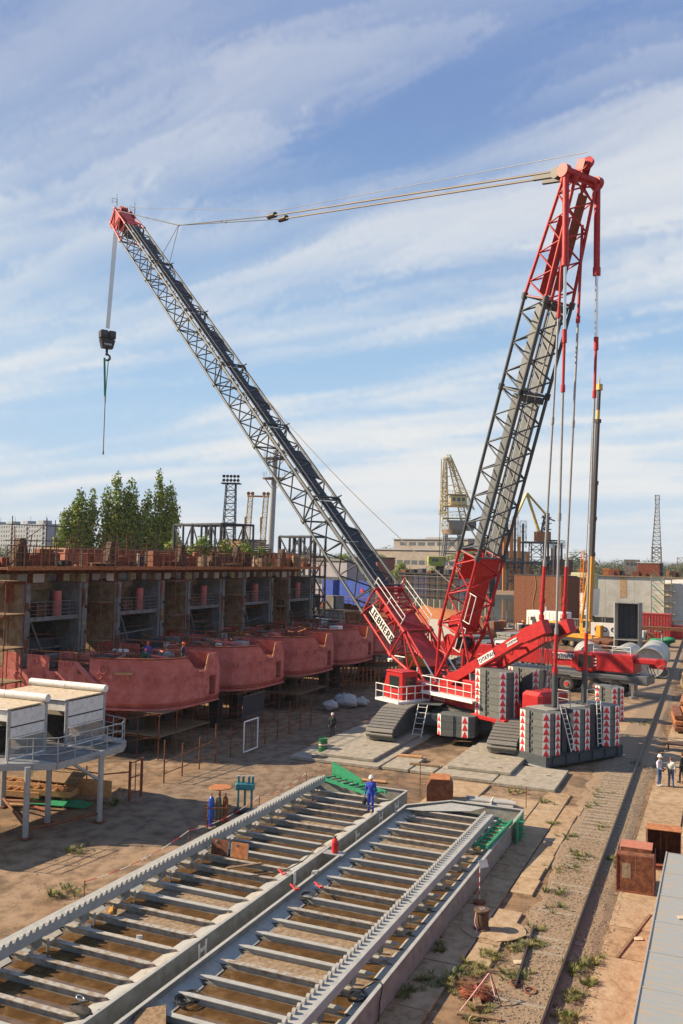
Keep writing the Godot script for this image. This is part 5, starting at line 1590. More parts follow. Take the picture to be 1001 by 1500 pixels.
func build_scaffolds() -> void:
	scaffold("rusty tube scaffold beside the ship section that stands by the grey platform", Vector3(-46.2, 0, -45.4), 2.6, 1.7, 11.2, 2, 1, 5, M["rust"], true)
	for k in 5:
		scaffold("rusty shoring frame under the %s ship bow counted from the grey platform" % ["first", "second", "third", "fourth", "fifth"][k], Vector3(-40.0, 0, -48.6 - 10.1 * k), 6.6, 6.0, 2.92, 4, 3, 2, M["rust"], k % 2 == 0)
	# fence of uprights along the road
	for k in 2:
		var f := thing("pipe_fence", ["rusty pipe fence along the road below the first bow", "rusty pipe fence along the road below the second bow"][k], "fence", Vector3(-29.8, 0, -44.0 - 10.5 * k))
		for i in 6:
			bar(f, "post", Vector3(0, -0.05, -i * 1.9), Vector3(0, 1.9 + 0.5 * float((i * 7) % 3 == 0), -i * 1.9), 0.05, M["rust"], 6)
		bar(f, "top_rail", Vector3(0, 1.1, 0), Vector3(0, 1.6, -9.5), 0.035, M["rust"], 6)
		bar(f, "top_rail", Vector3(0.05, 0.5, 0), Vector3(0.05, 0.6, -9.5), 0.03, M["rust"], 6)
	# white framed gate leaf, blue grid panel
	var g := thing("mesh_gate", "white framed wire gate leaning at the road edge below the bows", "gate", Vector3(-29.4, 0.1, -52.6))
	for q in [[0, 0, 0, 2.0], [0, 2.0, 1.9, 2.0], [1.9, 2.0, 1.9, 0], [1.9, 0, 0, 0]]:
		bar(g, "frame_tube", Vector3(0.02, q[1], -q[0]), Vector3(0.02, q[3], -q[2]), 0.05, M["white"], 6)
	for i in 7:
		bar(g, "wire", Vector3(0.02, 0.05, -0.24 * (i + 1)), Vector3(0.02, 1.95, -0.24 * (i + 1)), 0.01, M["galv"], 4)
	var bp := thing("grid_panel", "dark blue grid panel hung on the shoring below the second bow", "panel", Vector3(-31.5, 1.6, -56.2))
	for i in 12:
		bar(bp, "grid_bar", Vector3(0, 0, -i * 0.28), Vector3(0, 1.5, -i * 0.28), 0.025, M["dark_steel"], 5)
	bar(bp, "top_bar", Vector3(0, 1.5, 0.1), Vector3(0, 1.5, -3.2), 0.05, M["dark_steel"], 6)
	bar(bp, "bottom_bar", Vector3(0, 0, 0.1), Vector3(0, 0, -3.2), 0.05, M["dark_steel"], 6)
	bx(bp, "sheet", Vector3(-0.06, 0.75, -1.55), Vector3(0.02, 1.4, 3.0), M["dark_steel"])
	bar(bp, "hanger", Vector3(-0.1, 1.5, -0.5), Vector3(-0.4, 3.0, -0.5), 0.03, M["rust"], 5)
	bar(bp, "hanger", Vector3(-0.1, 1.5, -2.6), Vector3(-0.4, 3.0, -2.6), 0.03, M["rust"], 5)
	for q in [["orange slatted barrier behind the road, beside the crane boom foot", -37.0, -92.0], ["orange slatted barrier below the fourth bow", -37.5, -84.0]]:
		var ob := thing("slatted_barrier", q[0], "barrier", Vector3(q[1], 0, q[2]), 0.4)
		for i in 14:
			bx(ob, "slat", Vector3(i * 0.42, 1.0, 0), Vector3(0.16, 2.0, 0.06), M["rust_orange"])
		for y in [0.4, 1.7]:
			bx(ob, "rail", Vector3(2.7, y, -0.06), Vector3(5.8, 0.12, 0.05), M["rust_orange"])
	# rusty gate posts by the planks
	var gp := thing("tube_gate", "narrow rusty tube gate standing alone on the sandy ground", "gate", Vector3(-29.25, 0, -40.0))
	for z in [0.0, -1.05]:
		bar(gp, "post", Vector3(0, -0.05, z), Vector3(0, 2.05, z), 0.075, M["rust_red"], 8)
	for y in [0.3, 1.15, 1.95]:
		bar(gp, "cross_bar", Vector3(0, y, 0), Vector3(0, y, -1.05), 0.035, M["rust_red"], 6)
	bar(gp, "mid_bar", Vector3(0, 0.3, -0.5), Vector3(0, 1.95, -0.5), 0.03, M["rust_red"], 6)
	bar(gp, "stay", Vector3(0, 1.5, 0), Vector3(-1.6, 1.2, 0.1), 0.04, M["rust_orange"], 6)
	bar(gp, "stay", Vector3(-1.6, 1.2, 0.1), Vector3(-5.4, 1.4, 0.6), 0.04, M["rust_orange"], 6)
	for x in [-2.6, -5.3]:
		bar(gp, "stay_post", Vector3(x, -0.05, 0.3), Vector3(x, 1.6, 0.35), 0.04, M["rust_orange"], 6)

# ================================================================ grey steel platform with two sheds
func build_platform() -> void:
	var t := thing("steel_platform", "grey steel platform on tall legs with railings and two glazed sheds", "platform", Vector3(0, 0, 0))
	var g: Material = M["galv"]
	var y := 3.33
	# deck outline: long edge near x = -28.7, cut back at the far end
	var o := [Vector3(-28.75, y, -33.6), Vector3(-28.45, y, -38.2), Vector3(-29.1, y, -39.3), Vector3(-33.5, y, -40.6), Vector3(-36.0, y, -40.6), Vector3(-36.0, y, -28.0), Vector3(-31.6, y, -28.0), Vector3(-31.3, y, -31.6), Vector3(-30.6, y, -32.4)]
	wall_plate(t, "deck_plate", o, Vector3(0, -0.06, 0), g)
	var edge := [Vector3(-36.0, y, -28.0), Vector3(-31.6, y, -28.0), Vector3(-31.3, y, -31.6), Vector3(-30.6, y, -32.4), Vector3(-28.75, y, -33.6), Vector3(-28.45, y, -38.2), Vector3(-29.1, y, -39.3), Vector3(-33.5, y, -40.6)]
	for i in edge.size() - 1:
		beam(t, "edge_beam", edge[i] - Vector3.UP * 0.17, edge[i + 1] - Vector3.UP * 0.17, 0.1, 0.32, g)
	railing(t, [Vector3(-30.6, y, -32.4), Vector3(-28.78, y, -33.7), Vector3(-28.5, y, -38.2), Vector3(-29.15, y, -39.25), Vector3(-32.0, y, -40.1)], 1.12, g, 0.03, 1.1, 2)
	railing(t, [Vector3(-31.6, y, -28.0), Vector3(-31.3, y, -31.5)], 1.12, g, 0.03, 1.1, 2)
	for q in [[-28.25, -36.25], [-29.6, -32.65], [-30.3, -34.9], [-34.3, -36.1], [-34.5, -30.5]]:
		bar(t, "leg", Vector3(q[0], 0.0, q[1]), Vector3(q[0], y - 0.1, q[1]), 0.14, g, 14)
		cb(t, "foot_plate", Vector3(q[0], 0.0, q[1]), Vector3(0.5, 0.06, 0.5), M["rust"], 0.01)
	bar(t, "knee_brace", Vector3(-28.3, 2.0, -36.2), Vector3(-28.9, 3.2, -34.6), 0.08, g, 8)
	for q in [[Vector3(-29.6, 0.35, -32.65), Vector3(-28.25, 0.4, -36.25)], [Vector3(-34.3, 0.4, -36.1), Vector3(-29.6, 0.5, -32.65)], [Vector3(-34.3, 0.3, -36.1), Vector3(-30.3, 1.0, -34.9)]]:
		bar(t, "ground_tie", q[0], q[1], 0.07, M["rust"], 8)
	for i in 8:
		bx(t, "deck_strip", Vector3(-29.55, y + 0.012, -33.9 - i * 0.62), Vector3(1.7, 0.02, 0.5), M["weathered_grey"])
	# sheds
	for q in [[-30.55, -36.3, -39.25, "far"], [-31.0, -32.8, -35.3, "near"]]:
		var s := node(t, "shed")
		var x1: float = q[0]
		var za: float = q[1]
		var zb: float = q[2]
		var x0 := x1 - 4.8
		var h := 2.35
		for c in [[x1, za], [x1, zb], [x0, za], [x0, zb], [x1 - 2.0, za]]:
			bar(s, "shed_post", Vector3(c[0], y, c[1]), Vector3(c[0], y + h, c[1]), 0.09, g, 8)
		# right face: pale panel above, glazing below
		for m3 in [[1.55, 2.3, "pale_panel"], [1.02, 1.5, "pale_panel"]]:
			bx(s, "wall_panel", Vector3(x1, y + (m3[0] + m3[1]) * 0.5, (za + zb) * 0.5), Vector3(0.05, m3[1] - m3[0] - 0.03, absf(za - zb) - 0.16), M["pale_panel"])
		bx(s, "glazing", Vector3(x1, y + 0.5, (za + zb) * 0.5), Vector3(0.02, 0.95, absf(za - zb) - 0.16), M["shed_glass"])
		for zz in [lerpf(za, zb, 0.02), lerpf(za, zb, 0.5), lerpf(za, zb, 0.98)]:
			bx(s, "glazing_bar", Vector3(x1 + 0.02, y + 0.5, zz), Vector3(0.04, 0.98, 0.05), g)
		for yy in [0.03, 0.98]:
			bx(s, "glazing_rail", Vector3(x1 + 0.02, y + yy, (za + zb) * 0.5), Vector3(0.04, 0.05, absf(za - zb) - 0.1), M["white"])
		# front face: header panel, open below with glazing on one side
		bx(s, "header_panel", Vector3(x0 + 2.4, y + h - 0.28, za), Vector3(4.7, 0.5, 0.05), M["pale_panel"])
		bx(s, "glazing", Vector3(x0 + 1.4, y + 0.85, za), Vector3(2.7, 1.6, 0.02), M["shed_glass"])
		bx(s, "back_wall", Vector3(x0 + 2.4, y + 1.15, zb), Vector3(4.7, 2.2, 0.05), M["facade_grey"])
		bx(s, "machine", Vector3(x0 + 2.2, y + 0.6, (za + zb) * 0.5), Vector3(2.4, 1.1, 0.9), M["soot"])
		# roof boards and roller
		for i in 4:
			bx(s, "roof_panel", Vector3(x0 + 0.6 + i * 1.2, y + h + 0.04, (za + zb) * 0.5), Vector3(1.18, 0.06, absf(za - zb) + 0.1), M["roof_board"])
		bar(s, "roof_roller", Vector3(x0 - 0.2, y + h + 0.26, zb + 0.05), Vector3(x0 + 2.3, y + h + 0.26, zb + 0.05), 0.2, M["pale_panel"], 18)
		bar(s, "roof_roller", Vector3(x0 + 2.33, y + h + 0.26, zb + 0.05), Vector3(x1 + 0.15, y + h + 0.26, zb + 0.05), 0.2, M["pale_panel"], 18)
		bar(s, "gutter", Vector3(x0, y + h + 0.02, za + 0.08), Vector3(x1, y + h + 0.02, za + 0.08), 0.05, g, 8)
	var rag := ST()
	s_prism(rag, [Vector3(-0.3, 0, -0.2), Vector3(0.25, 0.05, -0.25), Vector3(0.35, 0.15, 0.1), Vector3(-0.1, 0.1, 0.3)], Vector3(0, 0.12, 0))
	var rg := done(rag, self, "crumpled_cloth", M["roof_board"], Transform3D(Basis.IDENTITY, Vector3(-29.3, y + 0.06, -38.2)))
	tag(rg, "crumpled pale cloth lying on the grey platform behind the railing", "cloth")

# ================================================================ far things
func s_tower(st: SurfaceTool, a: Vector3, b: Vector3, w0: float, w1: float, bays: int, rc: float, rb: float, ex := Vector3.RIGHT, ez := Vector3.BACK) -> void:
	var c := []
	for q in [[-1, -1], [1, -1], [1, 1], [-1, 1]]:
		c.append(ex * q[0] * 0.5 + ez * q[1] * 0.5)
	for i in 4:
		s_bar(st, a + c[i] * w0, b + c[i] * w1, rc, rc, 5)
		var j := (i + 1) % 4
		for k in bays:
			var t0 := float(k) / bays
			var t1 := float(k + 1) / bays
			var p0 := a.lerp(b, t0)
			var p1 := a.lerp(b, t1)
			var q0 := lerpf(w0, w1, t0)
			var q1 := lerpf(w0, w1, t1)
			if (k + i) % 2 == 0: s_bar(st, p0 + c[i] * q0, p1 + c[j] * q1, rb, rb, 4, false)
			else: s_bar(st, p0 + c[j] * q0, p1 + c[i] * q1, rb, rb, 4, false)
			s_bar(st, p1 + c[i] * q1, p1 + c[j] * q1, rb, rb, 4, false)

func tower(par: Node, called: String, a: Vector3, b: Vector3, w0: float, w1: float, bays: int, rc: float, rb: float, m: Material) -> void:
	var st := ST()
	s_tower(st, a, b, w0, w1, bays, rc, rb)
	done(st, par, called, m)

func build_background() -> void:
	F = Transform3D.IDENTITY
	# ---- apartment block far behind the ships
	var ap := thing("apartment_block", "long pale grey apartment block far behind the poplar trees", "building", Vector3(-432.0, 0, -466.9), deg_to_rad(-23.2))
	bx(ap, "wall", Vector3(-22, 15.2, -6), Vector3(100, 30.4, 12), M["facade_pale"])
	for i in 9:
		for j in 24:
			var x := -70.0 + j * 4.1
			if j % 6 == 5:
				bx(ap, "loggia", Vector3(x, 2.5 + i * 3.2, 0.5), Vector3(3.0, 1.2, 1.0), M["facade_pale"])
				bx(ap, "window", Vector3(x, 4.1 + i * 3.2, 0.02), Vector3(2.6, 1.5, 0.1), M["window_far"])
			else:
				bx(ap, "window", Vector3(x, 3.2 + i * 3.2, 0.02), Vector3(1.7, 1.6, 0.1), M["window_far"])
	for x in [-58.0, -33.0, -8.0, 16.0]:
		bx(ap, "roof_house", Vector3(x, 31.6, -5), Vector3(8, 2.4, 6), M["facade_pale"])
		bar(ap, "roof_aerial", Vector3(x + 2, 32, -5), Vector3(x + 2, 36, -5), 0.12, M["soot"], 5)
	# ---- big grey workshop
	var ws := thing("workshop_building", "large stepped grey concrete workshop behind the portal crane", "building", Vector3(-131.0, 0, -401.0), deg_to_rad(-23.2))
	bx(ws, "wall", Vector3(0, 8.6, -20), Vector3(66, 17.2, 40), M["facade_grey"])
	bx(ws, "wall", Vector3(-3, 19.9, -24), Vector3(47, 5.4, 30), M["facade_grey"])
	bx(ws, "wall", Vector3(-4, 23.1, -26), Vector3(15, 1.0, 20), M["facade_grey"])
	bx(ws, "wall", Vector3(19, 22.9, -26), Vector3(21, 0.6, 20), M["facade_grey"])
	bx(ws, "roof_edge", Vector3(0, 17.3, -19.7), Vector3(67, 0.5, 40.8), M["facade_pale"])
	bx(ws, "roof_edge", Vector3(-3, 22.55, -23.7), Vector3(48, 0.4, 31), M["facade_pale"])
	for i in 13:
		bx(ws, "window", Vector3(-28 + i * 4.7, 11.2, 0.02), Vector3(3.6, 2.0, 0.1), M["window_far"])
		bx(ws, "window", Vector3(-28 + i * 4.7, 5.4, 0.02), Vector3(3.6, 2.6, 0.1), M["window_far"])
	for i in 7:
		bx(ws, "window", Vector3(-20 + i * 6.0, 20.3, -8.95), Vector3(4.4, 1.6, 0.1), M["window_far"])
	var bh := thing("brick_house", "small red brick house in front of the grey workshop", "building", Vector3(-104.0, 0, -262.0), deg_to_rad(-23.2))
	bx(bh, "wall", Vector3(0, 6.5, -4), Vector3(10, 13, 8), M["brick_red"])
	bx(bh, "roof", Vector3(0, 13.15, -4), Vector3(10.6, 0.3, 8.6), M["soot"])
	for q in [[-2.6, 10.5], [2.0, 10.5], [-2.6, 6.5], [2.0, 6.5]]:
		bx(bh, "window", Vector3(q[0], q[1], 0.02), Vector3(1.4, 1.6, 0.1), M["window_far"])
	# ---- long low hall with grey walls behind the blue fence
	var hall := thing("low_hall", "long low pale hall behind the blue fence", "building", Vector3(-76.0, 0, -160.5), deg_to_rad(-23.2))
	bx(hall, "wall", Vector3(2, 6.2, -4), Vector3(18, 12.4, 8), M["facade_lilac"])
	bx(hall, "roof", Vector3(2, 12.6, -4), Vector3(18.6, 0.4, 8.6), M["weathered_grey"])
	for i in 4:
		bx(hall, "window", Vector3(-4.4 + i * 4.4, 8.6, 0.02), Vector3(4.2, 1.4, 0.1), M["window_far"])
	# ---- brick store behind the deckhouses
	var br := thing("brick_store", "long brick red store with stacked boards on its roof behind the ships", "building", Vector3(-66.0, 0, -103.0), deg_to_rad(66.0))
	bx(br, "wall", Vector3(0, 6.7, -4), Vector3(36, 13.4, 8), M["brick_red"])
	for i in 12:
		bx(br, "pilaster", Vector3(-16.5 + i * 3.0, 6.7, 0.12), Vector3(0.35, 13.3, 0.25), M["roof_board"] if i % 3 == 0 else M["brick_red"])
	bx(br, "roof", Vector3(0, 13.5, -3.9), Vector3(36.6, 0.2, 8.6), M["weathered"])
	for i in 6:
		bx(br, "board_stack", Vector3(11.0 + (i % 2) * 0.3, 13.75 + i * 0.32, -3.5), Vector3(7.0 - i * 0.5, 0.26, 4.0), M["old_wood"])
	# ---- floodlight tower
	var fl := thing("floodlight_tower", "dark lattice floodlight tower with two rows of lamps", "lamp tower", Vector3(-127.8, 0, -216.3), deg_to_rad(23.0))
	tower(fl, "lattice_mast", Vector3(0, 0, 0), Vector3(0.6, 33.0, 0), 4.4, 2.6, 18, 0.16, 0.08, M["dark_steel"])
	cb(fl, "lamp_platform", Vector3(0.6, 33.1, 0), Vector3(5.4, 0.25, 3.6), M["soot"], 0.03)
	for i in 5:
		for j in 2:
			var lp := bar(fl, "lamp", Vector3(-1.4 + i, 34.0 + j * 1.15, 0.3), Vector3(-1.4 + i, 33.9 + j * 1.15, 1.1), 0.42, M["soot"], 10)
		bar(fl, "lamp_post", Vector3(-1.4 + i, 33.2, 0.2), Vector3(-1.4 + i, 35.4, 0.2), 0.07, M["soot"], 5)
	# ---- twin orange and white pylons
	var gt := thing("gantry_pylons", "pair of slim orange and white lattice pylons joined at the top", "gantry", Vector3(-96.3, 0, -175.8), deg_to_rad(23.0))
	for sx: float in [-1.0, 1.0]:
		tower(gt, "pylon", Vector3(sx * 1.75 - 0.5, 0, 0), Vector3(sx * 1.75 - 0.5, 14.5, 0), 1.15, 1.15, 10, 0.12, 0.06, M["rust_orange"])
		tower(gt, "pylon", Vector3(sx * 1.75 - 0.5, 14.5, 0), Vector3(sx * 1.75 + 0.1, 26.4, 0), 1.15, 1.0, 10, 0.1, 0.05, M["pale_yellow"])
		bx(gt, "cable_box", Vector3(sx * 1.75 - 0.9, 20, 0.6), Vector3(0.3, 3.4, 0.2), M["yellow"])
		for e: float in [-0.45, 0.45]:
			bar(gt, "sheave", Vector3(sx * 1.75 + e + 0.1, 27.0, -0.1), Vector3(sx * 1.75 + e + 0.1, 27.0, 0.15), 0.42, M["rust_orange"], 14)
	beam(gt, "head_beam", Vector3(-2.4, 26.4, 0), Vector3(2.6, 26.4, 0), 0.3, 0.35, M["rust_orange"])
	# ---- grey lamp mast with its ring platforms (behind the boom)
	var pm := thing("lamp_mast", "plain grey tubular lamp mast with round platforms, behind the boom", "lamp mast", Vector3(-70.6, 0, -133.0))
	var st := ST()
	s_lathe(st, Vector3.ZERO, [Vector2(0.55, 0), Vector2(0.62, 0.3), Vector2(0.52, 14), Vector2(0.42, 31), Vector2(0, 31)], 16)
	smooth_done(st, pm, "tube", M["galv"], Transform3D(Basis(Vector3.BACK, -0.03)))
	for y in [26.2, 29.6]:
		cyl(pm, "platform_ring", Vector3(y * 0.03, y, 0), 2.0, 0.18, M["weathered_grey"], 20)
		for k in 10:
			var a := TAU * k / 10.0
			bar(pm, "platform_post", Vector3(y * 0.03 + cos(a) * 1.9, y, sin(a) * 1.9), Vector3(y * 0.03 + cos(a) * 1.9, y + 1.1, sin(a) * 1.9), 0.04, M["galv"], 4)
		for k in 6:
			var a := TAU * k / 6.0
			bar(pm, "platform_strut", Vector3(y * 0.03 + cos(a) * 1.8, y, sin(a) * 1.8), Vector3(y * 0.03, y - 2.2, 0), 0.05, M["galv"], 4)
	# ---- two dark steel truss frames
	truss("dark blue steel truss frame beside the poplar trees", Vector3(-74.0, 0, -110.0), deg_to_rad(23.5), 11.6, 5.6, 17.4, 5, 2)
	truss("tall dark blue steel truss frame standing behind the boom foot", Vector3(-55.2, 0, -107.2), deg_to_rad(23.5), 6.4, 2.6, 15.8, 3, 5)
	# ---- blue sheet fence and grey block
	var bf := thing("sheet_fence", "bright blue sheeted fence behind the boom foot", "fence", Vector3(-62.5, 0, -137.5), deg_to_rad(-23.0))
	for i in 9:
		bx(bf, "sheet", Vector3(0.6 + i * 1.25, 6.9 + 0.1 * sin(i * 3.0), -0.02 * (i % 2)), Vector3(1.24, 4.9, 0.06), M["blue_sheet"], Vector3(0, 0.05 * sin(i * 2.0), 0))
		if i % 3 == 0: bar(bf, "post", Vector3(0.1 + i * 1.25, 0, -0.2), Vector3(0.1 + i * 1.25, 9.2, -0.2), 0.08, M["rust"], 6)
	bx(bf, "painted_patch", Vector3(9.6, 7.7, 0.06), Vector3(0.5, 0.9, 0.02), M["sign_red"], Vector3(0, 0, 0.3))
	var lowwall := thing("scrap_wall", "long rusty plate wall with rails below the blue fence", "wall", Vector3(-61.0, 0, -128.0), deg_to_rad(-23.0))
	for i in 14:
		bx(lowwall, "plate", Vector3(i * 1.6, 3.1, 0), Vector3(1.56, 6.2 - 0.3 * (i % 3), 0.1), M["rust_red"] if i % 2 else M["rust"])
	railing(lowwall, [Vector3(0, 6.0, 0.1), Vector3(11, 6.0, 0.1), Vector3(22, 6.0, 0.1)], 1.2, M["rust_red"], 0.05, 1.1, 1)
	var ht := thing("barge_hull", "pale blue grey peeling barge side behind the fourth ship bow", "barge", Vector3(-57.0, 0, -113.5), deg_to_rad(-23.0))
	for i in 5:
		cb(ht, "hull_plate", Vector3(1.2 + i * 2.35, 4.3, 0), Vector3(2.33, 3.2, 0.1), M["peeling"], 0.01)
	bx(ht, "deck_edge", Vector3(5.9, 6.0, -0.8), Vector3(12.0, 0.2, 1.8), M["weathered"])
	cb(ht, "hull_body", Vector3(5.9, 3.0, -2.1), Vector3(11.6, 6.0, 4.0), M["rust"], 0.1)
	for q in [[3.0, 4.4, "soot"], [7.8, 2.6, "weathered_grey"]]:
		cb(ht, "deck_hut", Vector3(q[0], 7.0, -2.0), Vector3(2.0, 1.8, 1.6), M[q[2]], 0.05)
	# ---- portal crane, yellow over grey legs
	var pc := thing("portal_crane", "tall pale yellow portal crane with lattice jib on grey lattice legs", "portal crane", Vector3(-84.0, 0, -290.5), deg_to_rad(23.0))
	for sx: float in [-1.0, 1.0]:
		for sz: float in [-1.0, 1.0]:
			var s1 := ST()
			s_tower(s1, Vector3(sx * 4.6, 0, sz * 4.6), Vector3(sx * 2.4, 21.5, sz * 2.4), 1.0, 0.8, 9, 0.16, 0.09)
			done(s1, pc, "leg", M["leg_grey"])
	for y in [8.0, 15.0]:
		var w := lerpf(4.6, 2.4, y / 21.5)
		for e: float in [-1.0, 1.0]:
			bar(pc, "leg_tie", Vector3(-w, y, e * w), Vector3(w, y, e * w), 0.22, M["leg_grey"], 5)
			bar(pc, "leg_tie", Vector3(e * w, y, -w), Vector3(e * w, y, w), 0.22, M["leg_grey"], 5)
			bar(pc, "leg_brace", Vector3(-w, y, e * w), Vector3(w * 0.8, y + 6, e * w * 0.8), 0.14, M["leg_grey"], 5)
			bar(pc, "leg_brace", Vector3(w, y, e * w), Vector3(-w * 0.8, y + 6, e * w * 0.8), 0.14, M["leg_grey"], 5)
	cyl(pc, "turntable", Vector3(0, 22.3, 0), 3.6, 1.6, M["weathered"], 18)
	cb(pc, "machine_house", Vector3(2.6, 24.6, 0), Vector3(8.5, 3.4, 4.4), M["facade_grey"], 0.1)
	cb(pc, "machine_house", Vector3(5.6, 25.0, 0), Vector3(4.0, 2.6, 4.6), M["weathered_grey"], 0.1)
	for y in [27.0, 31.0, 35.0]:
		cb(pc, "house_floor", Vector3(1.0, y, 0), Vector3(9.4 if y < 32.0 else 7.0, 0.3, 5.0), M["pale_yellow"], 0.03)
	cb(pc, "cabin", Vector3(1.6, 33.0, 0), Vector3(5.6, 3.2, 4.2), M["pale_yellow"], 0.1)
	for i in 3:
		bx(pc, "cabin_window", Vector3(0.0 + i * 1.6, 33.3, 2.12), Vector3(1.0, 1.2, 0.06), M["window_far"])
	for q in [[-2.6, 22.5, -3.0, 47.5], [4.6, 23.0, -1.8, 48.5], [-3.6, 28.0, -3.0, 47.0], [6.0, 30.0, -1.4, 47.5]]:
		var s2 := ST()
		s_tower(s2, Vector3(q[0], q[1], 0), Vector3(q[2], q[3], 0), 2.2, 1.2, 12, 0.14, 0.08)
		done(s2, pc, "jib_lattice", M["pale_yellow"])
	for k in 7:
		var y := 26.0 + k * 3.0
		bar(pc, "cross_tie", Vector3(lerpf(-2.6, -3.0, k / 7.0), y, 0), Vector3(lerpf(5.0, -1.6, k / 7.0), y + 0.4, 0), 0.12, M["rust_orange"] if k % 3 == 0 else M["pale_yellow"], 5)
	for sz: float in [-1.0, 1.0]:
		bar(pc, "boom_rope", Vector3(-4.2, 47.2, sz * 0.5), Vector3(-4.4, 14.0, sz * 0.5), 0.06, M["soot"], 4)
	for y in [27.2, 31.2, 35.2]:
		railing(pc, [Vector3(-3.6, y, 2.5), Vector3(5.6, y, 2.5)], 1.1, M["pale_yellow"], 0.06, 1.5, 1)
	# ---- small lime green crane cab on a grey column
	var lc := thing("lime_crane", "small lime green crane with a short jib on a dark column", "crane", Vector3(-64.4, 0, -212.0), deg_to_rad(23.0))
	cyl(lc, "column", Vector3(0, 5.8, 0), 1.1, 11.6, M["soot"], 12)
	cb(lc, "crane_house", Vector3(-1.2, 12.6, 0), Vector3(3.8, 2.4, 3.0), M["lime"], 0.1)
	bx(lc, "house_window", Vector3(-1.4, 12.9, 1.53), Vector3(1.6, 0.7, 0.05), M["window_far"])
	var s3 := ST()
	s_tower(s3, Vector3(0.2, 13.0, 0), Vector3(8.4, 15.0, 0), 1.1, 0.5, 9, 0.1, 0.07, Vector3(0, 1, 0), Vector3.BACK)
	done(s3, lc, "jib_lattice", M["lime"])
	# ---- jack-up rig with orange leg guides and a yellow crane
	var rig := thing("jack_up_rig", "offshore rig with orange columns and dark lattice legs under a yellow crane", "rig", Vector3(-66.0, 0, -331.0), deg_to_rad(23.0))
	for q in [[-9.6, 21.0], [-7.0, 24.0], [-4.2, 20.0], [-1.0, 14.0], [5.2, 18.0], [8.2, 16.0]]:
		bx(rig, "orange_column", Vector3(q[0], q[1] * 0.5 + 2.0, 1.0), Vector3(1.1, q[1], 1.1), M["orange"])
	for q in [[-8.3, 27.0], [-5.4, 28.5], [-2.4, 27.0], [7.0, 20.0], [9.8, 19.0], [12.0, 20.0]]:
		bar(rig, "dark_leg", Vector3(q[0], 2.0, -1.0), Vector3(q[0], q[1], -1.0), 0.42, M["dark_steel"], 10)
		var s4 := ST()
		s_tower(s4, Vector3(q[0], 18.0, -1.0), Vector3(q[0], q[1] + 1.0, -1.0), 2.2, 2.2, 5, 0.06, 0.05)
		done(s4, rig, "leg_cage", M["leg_grey"])
	for q in [[-6.0, 4.0, 14.0], [2.4, 4.0, 20.0], [9.0, 4.0, 15.0]]:
		var s5 := ST()
		s_tower(s5, Vector3(q[0], q[1], 0), Vector3(q[0], q[2], 0), 5.0, 4.4, 6, 0.2, 0.12)
		done(s5, rig, "deck_lattice", M["dark_steel"])
	cb(rig, "platform_deck", Vector3(1.0, 12.6, 0), Vector3(26.0, 0.8, 8.0), M["dark_steel"], 0.1)
	cb(rig, "platform_deck", Vector3(3.4, 20.0, 0), Vector3(14.0, 0.7, 7.0), M["dark_steel"], 0.1)
	cb(rig, "crane_house", Vector3(4.6, 22.2, 0), Vector3(5.5, 3.8, 4.0), M["rust_orange"], 0.1)
	cb(rig, "stern_block", Vector3(11.8, 11.2, 0), Vector3(7.0, 5.4, 6.0), M["rust"], 0.1)
	for sz: float in [-1.0, 1.0]:
		bar(rig, "crane_jib", Vector3(3.6, 23.0, sz * 1.0), Vector3(-1.4, 38.4, sz * 0.6), 0.38, M["yellow_dull"], 8)
		bar(rig, "crane_jib", Vector3(-1.4, 38.4, sz * 0.6), Vector3(-6.6, 26.5, sz * 0.6), 0.4, M["pale_yellow"], 8)
		bar(rig, "crane_stay", Vector3(-1.2, 38.4, sz * 0.6), Vector3(6.6, 29.6, sz * 0.8), 0.28, M["yellow_dull"], 8)
	var s6 := ST()
	s_tower(s6, Vector3(5.4, 24.0, 0), Vector3(6.2, 31.0, 0), 2.4, 1.4, 6, 0.2, 0.15)
	done(rig_st(s6), rig, "gantry_lattice", M["dark_steel"])
	for k in 3:
		cb(rig, "gantry_floor", Vector3(6.0, 25.0 + k * 2.2, 0), Vector3(3.4, 0.3, 2.6), M["dark_steel"], 0.05)
	bar(rig, "gantry_arm", Vector3(4.4, 30.0, 0), Vector3(9.2, 28.2, 0), 0.25, M["rust_red"], 6)
	# small lamp pole on the skyline
	var lpole := thing("lamp_post", "slim double headed lamp post on the skyline beside the pendants", "lamp post", Vector3(-52.0, 0, -300.0), 0.4)
	bar(lpole, "pole", Vector3.ZERO, Vector3(0, 20, 0), 0.2, M["galv"], 6)
	bx(lpole, "lamp_head", Vector3(0, 20.1, 0), Vector3(3.2, 0.5, 0.6), M["soot"])

func rig_st(s: SurfaceTool) -> SurfaceTool: return s

